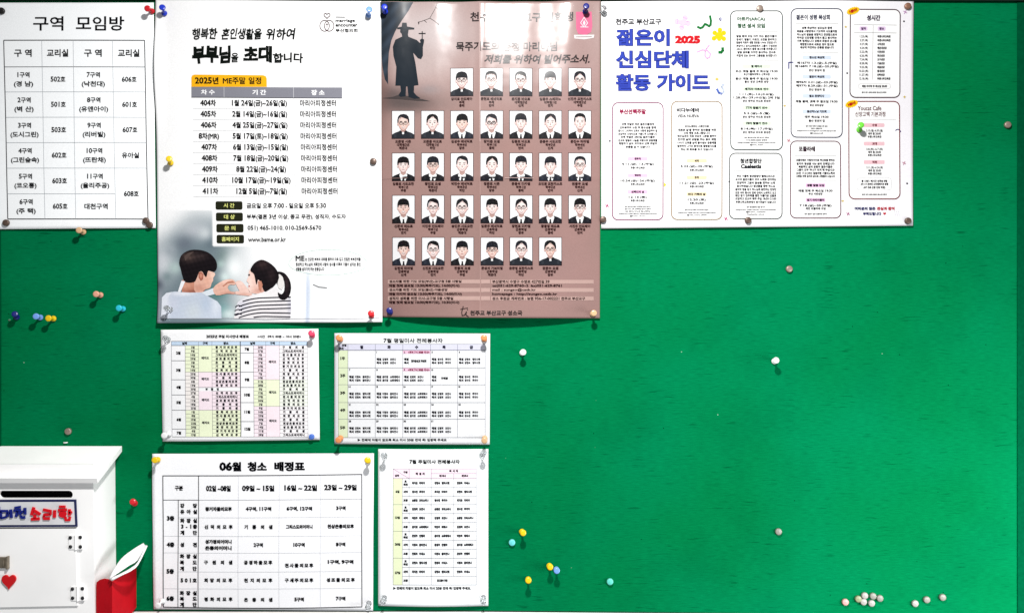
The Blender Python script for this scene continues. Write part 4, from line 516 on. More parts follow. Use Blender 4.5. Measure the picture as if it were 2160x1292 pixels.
51656,66,3,4,64,81,58,81,58,47,64,47,12,64,44,22,44,22,40,58,40,58,33,22,33,22,17,66,17,66,21,28,21,28,29,64,29,15,49,77,13,77,13,73,28,73,24,60,12,52,14,47,25,53,31,63,38,54,48,49,51,53,39,61,34,73,49,73,
51665,66,4,4,64,81,58,81,58,46,64,46,8,28,43,22,43,22,17,64,17,64,43,58,43,58,35,28,35,4,28,30,58,30,58,22,28,22,15,49,77,13,77,13,72,28,72,24,58,12,50,15,46,25,52,31,61,38,52,48,47,51,52,39,59,34,72,49,72,
51676,66,2,8,62,81,56,81,56,16,62,16,62,50,71,50,71,55,62,55,28,30,75,12,75,12,70,20,70,18,47,10,34,14,30,19,37,23,46,26,37,32,29,38,36,41,46,44,37,50,30,54,34,46,46,44,70,51,70,51,75,33,75,33,70,38,70,37,49,32,37,27,49,26,70,30,70,
51704,66,2,12,67,81,61,81,61,55,54,55,54,80,49,80,49,19,54,19,54,50,61,50,61,16,67,16,28,28,73,12,73,12,68,18,68,17,48,10,36,13,32,18,38,21,46,24,38,29,31,34,38,36,46,39,38,44,32,48,36,40,48,39,68,45,68,45,73,30,73,30,68,33,68,33,50,29,39,24,51,24,68,28,68,
52264,66,2,21,33,80,27,80,27,70,12,70,12,65,27,65,27,60,22,44,10,33,14,29,23,37,30,49,36,37,45,30,48,34,37,45,32,60,32,65,47,65,47,70,33,70,8,61,81,55,81,55,16,61,16,61,49,71,49,71,54,61,54,
52265,66,3,6,61,38,19,38,19,33,55,33,55,16,61,16,19,33,81,27,81,27,73,13,73,13,68,27,68,23,55,11,47,14,43,24,48,30,58,36,49,46,44,49,49,37,56,33,68,47,68,47,73,33,73,8,61,81,55,81,55,41,61,41,61,59,71,59,71,64,61,64,
52268,66,3,19,33,81,27,81,27,72,13,72,13,67,27,67,23,53,11,46,14,41,24,47,30,56,36,47,46,42,49,47,37,54,33,67,47,67,47,72,33,72,8,61,81,55,81,55,33,61,33,61,56,71,56,71,61,61,61,6,27,37,21,37,21,17,64,17,64,22,27,22,
52272,66,3,19,33,81,27,81,27,74,13,74,13,70,27,70,22,58,11,52,13,47,24,52,30,60,37,53,47,48,49,53,37,59,33,70,47,70,47,74,33,74,8,61,81,55,81,55,47,61,47,61,62,71,62,71,67,61,67,12,61,44,20,44,20,39,55,39,55,33,20,33,20,17,64,17,64,21,26,21,26,28,61,28,
52280,66,4,4,20,40,20,17,61,17,61,40,4,26,35,55,35,55,22,26,22,19,33,81,27,81,27,74,13,74,13,69,27,69,23,56,11,49,14,44,24,50,30,58,36,50,46,45,49,50,37,57,33,69,47,69,47,74,33,74,8,61,81,55,81,55,43,61,43,61,60,71,60,71,65,61,65,
52285,66,4,8,56,37,41,40,25,37,19,28,25,19,41,16,56,19,62,28,8,29,33,41,35,52,33,56,28,52,23,41,21,29,23,25,28,19,33,81,27,81,27,73,13,73,13,68,27,68,23,55,11,48,14,43,24,49,30,58,36,50,46,44,49,49,37,56,33,68,47,68,47,73,33,73,8,61,81,55,81,55,41,61,41,61,59,71,59,71,64,61,64,
52292,66,2,19,30,79,24,79,24,69,12,69,12,64,24,64,20,46,10,34,14,30,22,37,27,49,32,38,40,31,44,35,33,46,30,64,42,64,42,69,30,69,12,66,81,61,81,61,55,52,55,52,80,46,80,46,19,52,19,52,50,61,50,61,16,66,16,
52376,66,2,8,64,81,58,81,58,55,44,55,44,50,58,50,58,16,64,16,21,33,80,27,80,27,70,13,70,13,65,27,65,27,60,23,44,11,33,14,29,24,37,30,49,37,37,47,30,50,34,38,45,33,60,33,65,48,65,48,70,33,70,
52380,66,3,8,64,81,58,81,58,61,45,61,45,56,58,56,58,32,64,32,19,33,81,27,81,27,72,13,72,13,68,27,68,23,53,11,45,14,40,24,46,30,56,37,47,46,42,49,46,37,54,33,68,47,68,47,72,33,72,6,29,37,23,37,23,17,66,17,66,22,29,22,
52395,66,3,19,33,81,27,81,27,73,13,73,13,69,27,69,23,55,11,47,14,42,24,48,30,58,36,49,46,44,49,49,37,56,33,69,47,69,47,73,33,73,8,64,81,58,81,58,63,45,63,45,58,58,58,58,36,64,36,11,47,40,40,40,34,27,19,21,21,16,34,21,43,31,52,21,66,16,68,21,53,27,
52397,66,4,8,59,37,43,40,27,37,21,28,27,19,43,16,59,19,65,28,8,31,33,43,35,54,33,59,28,54,23,43,21,31,23,27,28,19,33,81,27,81,27,73,13,73,13,68,27,68,23,55,11,47,14,43,24,49,30,58,37,50,47,44,49,49,38,56,33,68,47,68,47,73,33,73,8,64,81,58,81,58,63,45,63,45,58,58,58,58,42,64,42,
52404,66,3,4,66,81,60,81,60,16,66,16,8,53,80,47,80,47,55,37,55,37,50,47,50,47,19,53,19,19,30,79,24,79,24,69,12,69,12,64,24,64,20,45,10,34,14,29,22,37,27,49,32,38,40,31,44,35,33,46,30,64,42,64,42,69,30,69,
52412,66,4,4,66,81,60,81,60,46,66,46,19,30,81,24,81,24,74,13,74,13,69,24,69,21,58,11,51,14,46,22,52,27,60,32,52,41,47,43,52,34,59,30,69,42,69,42,74,30,74,8,53,80,47,80,47,64,38,64,38,60,47,60,47,47,53,47,12,66,43,23,43,23,38,60,38,60,33,23,33,23,17,68,17,68,21,29,21,29,28,66,28,
52488,66,2,19,43,80,37,80,37,71,16,71,16,66,37,66,30,53,14,46,16,42,31,47,40,57,50,47,64,42,66,46,50,53,43,66,64,66,64,71,43,71,8,43,44,37,44,37,29,11,29,11,24,70,24,70,29,43,29,
52509,66,4,8,57,35,40,38,24,35,18,27,24,19,40,16,57,19,62,27,8,28,32,40,33,52,32,56,27,52,22,40,21,28,22,24,27,19,43,81,37,81,37,75,17,75,17,70,37,70,30,61,14,57,16,52,31,56,40,64,50,56,64,52,66,57,50,61,43,70,64,70,64,75,43,75,8,43,55,37,55,37,47,11,47,11,43,70,43,70,47,43,47,
52572,66,3,4,64,81,58,81,58,16,64,16,19,35,81,29,81,29,73,15,73,15,68,29,68,25,56,13,49,16,45,26,50,32,59,39,51,49,45,52,50,40,57,35,68,50,68,50,73,35,73,8,35,47,29,47,29,35,11,34,12,29,54,32,54,37,35,35,
52636,66,2,20,70,52,11,52,11,48,37,48,37,42,18,42,18,37,56,37,56,32,18,32,18,17,64,17,64,21,24,21,24,27,62,27,62,42,43,42,43,48,70,48,19,43,82,37,82,37,75,17,75,17,71,37,71,29,63,14,60,16,55,31,58,40,66,50,58,65,55,66,60,51,63,44,71,64,71,64,75,43,75,
52789,66,4,4,70,48,11,48,11,43,70,43,8,57,35,40,38,24,35,18,27,24,19,40,16,57,19,62,27,8,28,32,40,33,52,32,56,27,52,22,40,21,28,22,24,27,19,43,81,37,81,37,75,17,75,17,70,37,70,30,61,14,57,16,52,31,56,40,64,50,56,64,52,66,57,50,61,43,70,64,70,64,75,43,75,
52824,66,2,4,64,81,58,81,58,16,64,16,21,35,80,29,80,29,70,14,70,14,65,29,65,29,60,24,44,12,33,15,29,25,37,32,49,39,37,49,30,52,34,40,45,35,60,35,65,50,65,50,70,35,70,
52828,66,3,4,64,81,58,81,58,33,64,33,6,28,37,22,37,22,17,66,17,66,22,28,22,19,34,81,28,81,28,72,14,72,14,68,28,68,24,54,12,46,15,41,25,47,31,56,38,48,48,42,51,47,39,54,34,68,49,68,49,72,34,72,
52852,66,2,13,44,74,15,74,15,69,38,69,38,64,36,58,12,56,13,51,34,53,26,41,11,31,15,27,38,48,8,61,81,55,81,55,16,61,16,61,50,71,50,71,55,61,55,
53076,66,2,11,62,75,18,75,18,70,57,70,57,59,16,57,17,52,56,55,54,39,60,38,62,56,8,40,47,34,47,34,30,11,30,11,25,70,25,70,30,40,30,
53084,66,3,10,62,79,18,79,18,74,56,74,56,69,16,68,17,63,56,65,55,57,61,57,8,41,61,35,61,35,53,11,53,11,48,70,48,70,53,41,53,12,62,43,18,43,18,38,56,38,56,32,18,32,18,17,64,17,64,22,24,22,24,28,62,28,
53356,66,2,4,70,30,11,30,11,25,70,25,11,62,75,18,75,18,70,57,70,56,56,16,55,17,50,56,52,54,35,60,35,62,52,
53441,66,3,6,61,38,19,38,19,34,55,34,55,16,61,16,14,14,77,14,45,35,45,48,47,48,52,35,50,20,50,20,59,42,59,42,64,20,64,20,72,43,72,43,77,8,61,81,55,81,55,42,61,42,61,59,71,59,71,64,61,64,
53448,66,3,12,14,78,14,49,49,51,48,56,20,54,20,62,42,62,42,66,20,66,20,73,43,73,43,78,8,61,81,55,81,55,47,61,47,61,62,71,62,71,67,61,67,12,61,44,20,44,20,39,55,39,55,33,20,33,20,17,64,17,64,21,26,21,26,29,61,29,
53461,66,4,8,56,36,41,39,25,36,19,28,25,19,41,16,56,19,62,28,8,29,33,41,35,52,33,56,28,52,23,41,21,29,23,25,28,8,61,81,55,81,55,41,61,41,61,59,71,59,71,64,61,64,12,14,77,14,45,48,47,48,52,20,50,20,59,42,59,42,64,20,64,20,72,43,72,43,77,
53469,66,3,6,66,38,22,38,22,33,60,33,60,16,66,16,14,14,76,14,45,31,45,42,47,41,52,31,50,19,50,19,59,38,59,38,63,19,63,19,71,39,71,39,76,12,66,81,60,81,60,64,51,64,51,80,46,80,46,42,51,42,51,59,60,59,60,42,66,42,
53552,66,2,8,64,81,58,81,58,57,45,57,45,52,58,52,58,16,64,16,13,14,75,14,32,35,32,48,34,48,38,20,37,20,52,41,52,41,57,20,57,20,70,44,70,44,75,
53580,66,3,4,66,81,60,81,60,16,66,16,8,53,80,47,80,47,56,38,56,38,52,47,52,47,19,53,19,12,13,73,13,32,41,33,41,38,19,37,19,51,34,51,34,56,19,56,19,68,37,68,37,73,
53664,66,1,20,18,76,18,42,37,42,37,29,11,29,11,24,70,24,70,29,43,29,43,42,63,42,63,47,24,47,24,57,61,57,61,62,24,62,24,71,62,71,62,76,
53665,66,2,6,62,35,17,35,17,31,56,31,56,16,62,16,20,19,79,19,53,37,53,37,46,11,46,11,41,70,41,70,46,43,46,43,53,63,53,63,58,24,58,24,64,61,64,61,69,24,69,24,75,62,75,62,79,
53672,66,2,20,19,80,19,56,37,56,37,51,11,51,11,46,70,46,70,51,43,51,43,56,63,56,63,61,24,61,24,66,61,66,61,70,24,70,24,76,62,76,62,80,12,62,41,18,41,18,37,56,37,56,32,18,32,18,17,64,17,64,21,24,21,24,27,62,27,
53685,66,3,8,57,34,40,37,24,34,18,27,24,19,40,16,57,19,62,27,8,40,32,52,31,56,27,52,22,40,21,28,22,24,27,28,31,20,19,79,19,53,37,53,37,47,11,47,11,42,70,42,70,47,43,47,43,53,63,53,63,58,24,58,24,64,61,64,61,69,24,69,24,75,62,75,62,79,
53945,66,3,4,70,47,11,47,11,42,70,42,6,62,36,17,36,17,31,56,31,56,16,62,16,12,19,79,19,53,63,53,63,58,24,58,24,64,61,64,61,69,24,69,24,75,62,75,62,79,
54000,66,2,4,64,81,58,81,58,16,64,16,14,15,75,15,32,37,32,51,34,51,39,37,37,21,37,21,52,44,52,44,57,21,57,21,70,46,70,46,75,
54028,66,3,12,48,74,12,74,12,69,19,69,19,37,10,37,11,32,51,35,51,39,41,38,41,69,48,69,4,24,37,24,69,35,69,35,38,8,61,81,55,81,55,16,61,16,61,50,71,50,71,55,61,55,
54168,66,4,4,66,81,61,81,61,16,66,16,8,54,80,48,80,48,56,39,56,39,51,48,51,48,19,54,19,13,41,73,11,73,11,68,17,68,17,37,10,37,11,32,26,32,43,34,43,39,36,38,36,68,41,68,4,22,37,22,68,30,68,30,38,
54217,66,5,8,59,37,43,40,27,37,21,28,27,19,43,16,59,19,65,28,8,31,33,43,35,54,33,59,28,54,23,43,21,31,23,27,28,12,64,81,58,81,58,69,48,69,48,65,58,65,58,58,48,58,48,53,58,53,58,41,64,41,13,47,76,13,76,13,71,19,71,19,50,11,50,12,45,30,45,49,47,49,51,41,51,41,71,47,71,4,25,50,25,71,35,71,35,50,
54252,66,2,20,64,75,16,75,16,70,26,70,26,49,16,49,16,44,37,44,37,29,11,29,11,24,70,24,70,29,43,29,43,44,64,44,64,49,54,49,54,70,64,70,4,32,49,32,70,48,70,48,49,
54260,66,3,20,64,79,16,79,16,75,26,75,26,62,16,62,16,58,37,58,37,52,11,52,11,47,70,47,70,52,43,52,43,58,64,58,64,62,54,62,54,75,64,75,4,32,62,32,75,48,75,48,62,12,62,42,18,42,18,37,56,37,56,32,18,32,18,17,64,17,64,21,24,21,24,28,62,28,
54364,66,3,20,64,75,16,75,16,70,26,70,26,49,16,49,16,44,27,44,27,29,11,29,11,24,70,24,70,29,53,29,53,44,64,44,64,49,54,49,54,70,64,70,4,32,49,32,70,48,70,48,49,4,33,29,33,44,47,44,47,29,
54392,66,3,12,64,77,16,77,16,73,26,73,26,55,17,55,17,50,64,50,64,55,54,55,54,73,64,73,4,32,55,32,73,48,73,48,55,8,70,43,11,43,11,38,37,38,37,16,43,16,43,38,70,38,
54532,66,3,4,70,29,11,29,11,24,70,24,12,64,75,16,75,16,70,26,70,26,47,16,47,16,42,64,42,64,47,54,47,54,70,64,70,4,32,47,32,70,48,70,48,47,
54588,66,3,4,64,81,58,81,58,16,64,16,12,49,74,12,74,12,69,20,69,20,37,11,37,11,32,53,35,53,39,42,38,42,69,49,69,4,25,37,25,69,36,69,36,38,
54616,66,4,8,41,56,30,60,19,56,14,46,19,35,30,31,41,35,46,46,8,23,53,30,56,37,53,40,46,37,38,30,35,23,38,20,46,8,61,81,55,81,55,16,61,16,61,49,71,49,71,54,61,54,8,33,80,27,80,27,71,10,71,10,66,49,66,49,71,33,71,
54617,66,5,8,41,63,30,66,19,63,15,54,19,46,30,43,41,46,46,54,8,23,59,30,61,37,59,40,54,37,49,30,47,23,49,20,54,6,61,37,19,37,19,32,55,32,55,16,61,16,8,33,81,27,81,27,74,11,74,11,69,49,69,49,74,33,74,8,61,81,55,81,55,40,61,40,61,58,71,58,71,63,61,63,
54620,66,5,8,41,61,30,65,19,61,15,53,19,44,30,41,41,44,46,53,8,23,58,30,60,37,58,40,53,37,47,30,45,23,47,20,53,8,61,81,55,81,55,32,61,32,61,55,71,55,71,60,61,60,6,27,36,21,36,21,17,64,17,64,22,27,22,8,33,81,27,81,27,73,11,73,11,68,49,68,49,73,33,73,
54632,66,6,4,20,38,20,17,61,17,61,38,4,26,33,55,33,55,22,26,22,8,41,63,30,66,19,63,15,55,19,46,30,43,41,46,46,55,8,30,62,37,60,40,55,37,49,30,48,23,49,20,55,23,60,8,61,81,55,81,55,42,61,42,61,59,71,59,71,64,61,64,8,33,82,27,82,27,74,11,74,11,69,49,69,49,74,33,74,
54633,66,6,8,26,40,20,40,20,17,61,17,61,40,55,40,55,34,26,34,4,26,29,55,29,55,22,26,22,8,41,64,30,67,19,64,15,55,19,47,30,44,41,47,46,55,8,23,60,30,62,37,60,40,55,37,50,30,48,23,50,20,55,8,61,81,55,81,55,43,61,43,61,59,71,59,71,65,61,65,8,33,82,27,82,27,74,11,74,11,70,49,70,49,74,33,74,
54644,66,4,8,37,57,27,61,17,57,13,46,17,35,27,31,37,35,41,46,8,21,53,27,56,33,53,35,46,33,39,27,36,21,39,18,46,8,30,79,24,79,24,70,11,70,11,65,43,65,43,70,30,70,12,66,81,60,81,60,54,52,54,52,80,46,80,46,19,52,19,52,49,60,49,60,16,66,16,
54665,66,6,8,37,62,27,65,17,62,13,54,17,46,27,43,37,46,41,54,8,21,59,27,61,33,59,35,54,33,49,27,47,21,49,19,54,8,60,36,44,39,28,36,23,27,28,19,44,16,60,19,66,27,8,33,32,44,34,56,32,60,27,56,22,44,21,33,22,28,27,12,66,81,60,81,60,63,52,63,52,80,46,80,46,42,52,42,52,59,60,59,60,40,66,40,8,30,81,24,81,24,73,10,73,10,69,43,69,43,73,30,73,
54693,66,6,8,56,36,41,39,25,36,20,27,25,19,41,16,56,19,62,27,8,30,32,41,34,52,32,56,27,52,22,41,21,30,22,26,27,8,41,63,30,66,19,63,15,54,19,46,30,43,41,46,46,54,8,23,59,30,61,37,59,40,54,37,49,30,47,23,49,20,54,12,61,81,55,81,55,39,61,39,61,51,71,51,71,56,61,56,61,65,71,65,71,70,61,70,8,33,82,27,82,27,74,11,74,11,69,49,69,49,74,33,74,
54732,66,5,8,40,61,30,65,19,61,15,53,19,44,30,41,40,44,45,53,8,23,58,30,60,36,58,39,53,36,47,30,45,23,47,20,53,8,33,81,27,81,27,73,11,73,11,68,49,68,49,73,33,73,8,64,81,58,81,58,59,47,59,47,54,58,54,58,32,64,32,6,29,36,23,36,23,17,66,17,66,22,29,22,
54744,66,6,4,22,38,22,17,64,17,64,38,4,28,33,59,33,59,22,28,22,8,41,63,30,66,19,63,15,55,19,46,30,43,41,46,45,55,8,23,60,30,62,36,60,39,55,36,49,30,48,23,49,20,55,8,33,82,27,82,27,74,11,74,11,69,49,69,49,74,33,74,8,64,81,58,81,58,61,48,61,48,56,58,56,58,42,64,42,
54788,66,5,8,40,61,29,65,19,61,15,52,19,43,29,40,40,43,44,52,8,23,58,29,60,36,58,38,52,36,47,29,45,23,47,20,52,8,32,81,26,81,26,73,11,73,11,68,47,68,47,73,32,73,12,64,81,58,81,58,64,47,64,47,59,58,59,58,50,47,50,47,45,58,45,58,31,64,31,6,29,36,23,36,23,17,66,17,66,22,29,22,
54801,66,6,8,40,63,29,67,19,63,15,55,19,46,29,43,40,46,44,55,8,23,60,29,62,36,60,39,55,36,50,29,48,23,50,20,55,8,28,40,22,40,22,17,64,17,64,40,58,40,58,33,28,33,4,28,29,58,29,58,22,28,22,8,32,82,26,82,26,75,11,75,11,70,47,70,47,75,32,75,12,64,81,58,81,58,66,47,66,47,61,58,61,58,53,47,53,47,48,58,48,58,43,64,43,
54805,66,6,8,40,62,29,66,19,62,15,54,19,45,29,42,40,45,44,54,8,23,59,29,61,36,59,39,54,36,48,29,46,23,48,20,54,8,59,35,43,38,27,35,21,27,27,19,43,16,59,19,65,27,8,32,32,43,34,54,32,58,27,54,22,43,21,32,22,28,27,8,32,82,26,82,26,74,11,74,11,69,47,69,47,74,32,74,12,64,81,58,81,58,66,47,66,47,61,58,61,58,53,47,53,47,48,58,48,58,39,64,39,
54840,66,3,15,56,59,40,62,25,59,19,50,24,41,37,38,37,29,11,29,11,24,70,24,70,29,43,29,43,38,57,41,61,50,8,29,56,40,58,51,56,55,50,51,44,40,42,29,44,25,50,8,43,80,37,80,37,72,14,72,14,67,67,67,67,72,43,72,
54844,66,4,15,56,65,40,68,25,65,19,58,24,51,37,48,37,43,11,43,11,38,70,38,70,43,43,43,43,48,56,51,61,58,8,29,62,40,63,51,62,55,58,51,54,40,52,29,54,25,58,6,24,34,18,34,18,17,63,17,63,22,24,22,8,43,82,37,82,37,75,14,75,14,70,66,70,66,75,43,75,
54856,66,5,4,18,35,18,17,62,17,62,35,4,24,31,57,31,57,21,24,21,15,56,66,40,68,25,66,19,59,24,53,37,50,37,45,11,45,11,40,70,40,70,45,43,45,43,50,57,53,61,59,8,29,63,40,64,51,63,55,59,51,56,40,54,29,56,25,59,8,43,82,37,82,37,76,14,76,14,71,66,71,66,76,43,76,
54861,66,5,8,57,33,40,36,24,33,18,26,24,19,40,16,57,19,62,26,8,28,30,40,32,52,30,56,26,52,22,40,21,28,22,24,26,15,56,66,40,68,25,66,19,59,24,52,37,50,37,45,11,45,11,40,70,40,70,45,43,45,43,50,57,53,61,59,8,29,63,40,64,51,63,55,59,51,55,40,54,29,55,25,59,8,43,82,37,82,37,76,14,76,14,71,66,71,66,76,43,76,
54868,66,4,15,42,61,31,65,20,61,15,53,19,45,28,41,28,34,10,33,11,28,52,31,51,35,34,34,34,41,43,45,46,53,8,24,58,31,60,38,58,40,53,38,47,31,45,24,47,21,53,8,61,81,55,81,55,16,61,16,61,48,71,48,71,53,61,53,8,34,81,28,81,28,73,11,73,11,68,50,68,50,73,34,73,
54876,66,5,15,42,68,31,70,20,68,16,61,19,55,28,53,28,49,10,49,11,44,52,47,51,51,34,49,34,53,43,56,46,61,8,24,65,31,66,38,65,40,61,38,58,31,57,24,58,21,61,8,61,81,55,81,55,43,61,43,61,59,71,59,71,65,61,65,12,61,40,19,40,19,36,55,36,55,31,19,31,19,17,64,17,64,21,25,21,25,27,61,27,8,34,82,28,82,28,76,12,76,12,72,49,72,49,76,34,76,
54889,66,6,8,56,34,40,36,25,34,19,26,25,19,40,16,56,19,62,26,8,29,30,40,32,52,30,56,26,52,22,40,21,29,22,25,26,16,42,66,31,68,20,66,16,59,19,53,28,50,28,45,10,45,11,40,31,40,52,42,51,47,34,45,34,50,43,53,46,59,8,24,63,31,64,38,63,40,59,38,55,31,54,24,55,21,59,8,61,81,55,81,55,37,61,37,61,57,71,57,71,61,61,61,8,34,82,28,82,28,76,12,76,12,71,49,71,49,76,34,76,
54924,66,4,4,64,81,58,81,58,16,64,16,15,44,61,32,65,21,61,17,53,20,45,29,41,29,34,11,33,12,28,54,31,54,35,35,34,35,41,45,45,48,53,8,25,58,32,60,39,58,42,53,39,47,32,45,25,47,22,53,8,35,81,29,81,29,73,13,73,13,68,52,68,52,73,35,73,
54925,66,5,16,44,66,32,68,21,66,17,59,20,52,29,49,29,44,11,44,12,40,32,40,53,42,53,46,35,45,35,49,44,52,48,59,8,25,63,32,64,39,63,42,59,39,55,32,53,25,55,23,59,4,64,81,58,81,58,38,64,38,6,64,34,20,34,20,30,58,30,58,16,64,16,8,35,82,29,82,29,75,13,75,13,71,51,71,51,75,35,75,
54980,66,4,8,56,62,40,65,25,62,19,54,25,46,40,43,56,46,61,54,8,29,59,40,61,51,59,55,54,51,50,40,48,29,50,25,54,8,43,82,37,82,37,74,14,74,14,69,66,69,66,74,43,74,8,70,39,11,39,11,34,37,34,37,16,43,16,43,34,70,34,
54984,66,5,8,56,65,40,68,25,65,19,58,25,50,40,48,56,50,61,58,8,29,62,40,63,51,62,55,58,51,54,40,52,29,54,25,58,8,70,44,11,44,11,39,38,39,38,29,44,29,44,39,70,39,6,24,34,18,34,18,17,63,17,63,22,24,22,8,43,82,37,82,37,75,14,75,14,70,66,70,66,75,43,75,
55092,66,4,8,56,63,40,65,25,63,19,55,25,47,40,44,56,47,61,55,8,29,59,40,61,51,59,55,55,51,50,40,48,29,50,25,55,12,70,39,11,39,11,35,26,35,26,16,32,16,32,35,48,35,48,16,54,16,54,35,70,35,8,43,82,37,82,37,74,14,74,14,69,66,69,66,74,43,74,
55148,66,5,4,64,81,58,81,58,16,64,16,6,54,31,54,36,32,34,11,34,12,29,32,29,8,44,61,32,64,21,61,17,52,21,43,32,39,44,43,48,52,8,25,57,32,59,39,57,42,52,39,46,32,44,25,46,22,52,8,35,80,29,80,29,72,13,72,13,68,52,68,52,72,35,72,
55192,66,6,4,64,81,58,81,58,42,64,42,4,22,38,22,17,64,17,64,38,4,28,33,58,33,58,22,28,22,8,43,63,32,66,20,63,16,55,20,46,32,43,43,46,47,55,8,24,60,32,62,39,60,42,55,39,49,32,48,24,49,21,55,8,35,82,29,82,29,74,12,74,12,69,51,69,51,74,35,74
]
OUTL = {}
def load_outlines():
    r = OUTLINE_NUMBERS; i = 0
    while i < len(r):
        ch, adv, n = r[i], r[i+1], r[i+2]; i += 3; loops = []
        for _ in range(n):
            m = r[i]; i += 1
            loops.append([(r[i+2*k]/72-.1, r[i+2*k+1]/72-.3) for k in range(m)]); i += 2*m
        OUTL[chr(ch)] = (adv/72, loops)
load_outlines()
GC = {}
def glyph(ch, bold):
    k = (ch, bold)
    if k not in GC:
        V, T = [], []; out = []
        for l in OUTL[ch][1]:
            n = len(l); q = []
            for i in range(n):
                ax, ay = l[i-1]; bx, by = l[i]; cx, cy = l[(i+1) % n]
                d1x, d1y = bx-ax, by-ay; d2x, d2y = cx-bx, cy-by
                a = math.hypot(d1x, d1y) or 1; c = math.hypot(d2x, d2y) or 1
                nx = d1y/a+d2y/c; ny = -d1x/a-d2x/c; m = math.hypot(nx, ny)
                if m < .3: nx, ny, sc = d1y/a, -d1x/a, 1
                else: nx /= m; ny /= m; sc = min(1.6, 2/m)
                q.append((bx+nx*bold*sc, by+ny*bold*sc))
            out.append(q)
        for q in out: V += q
        off = []; o_ = 0
        for q in out: off.append(o_); o_ += len(q)
        ar = [sum(q[i-1][0]*q[i][1]-q[i][0]*q[i-1][1] for i in range(len(q))) for q in OUTL[ch][1]]
        def inside(p, q):
            r = False
            for i in range(len(q)):
                (x1, y1), (x2, y2) = q[i-1], q[i]
                if (y1 > p[1]) != (y2 > p[1]) and p[0] < (x2-x1)*(p[1]-y1)/(y2-y1)+x1: r = not r
            return r
        raw = OUTL[ch][1]; depth = [sum(1 for j, q in enumerate(raw) if j != i and inside(((raw[i][0][0]+raw[i][1][0])/2, (raw[i][0][1]+raw[i][1][1])/2), q)) for i in range(len(raw))]
        for i, q in enumerate(raw):
            if depth[i] % 2: continue
            grp = [i]+[j for j, r in enumerate(raw) if depth[j] == depth[i]+1 and inside(((r[0][0]+r[1][0])/2, (r[0][1]+r[1][1])/2), q)]
            idx = [off[g]+k_ for g in grp for k_ in range(len(out[g]))]
            for t in tessellate_polygon([[Vector((x, y, 0)) for x, y in raw[g]] for g in grp]): T.append(tuple(idx[t_] for t_ in t))
        GC[k] = (V, T)
    return GC[k]
TXM = {}
def glyphs(body, bold):
    key = (body, round(bold*200)/200)
    if key not in TXM:
        V, F, x = [], [], 0.0
        for ch in body:
            if ch == ' ': x += .278; continue
            if ch not in OUTL: x += .5; continue
            gv, gt = glyph(ch, key[1]); b0 = len(V)
            m = 1.16 if ch in '0123456789' else 1.0
            V += [(a*m+x, c*m) for a, c in gv]; F += [tuple(i+b0 for i in t) for t in gt]; x += OUTL[ch][0]*m
        TXM[key] = (V, F)
    return key
def eval_text(): pass

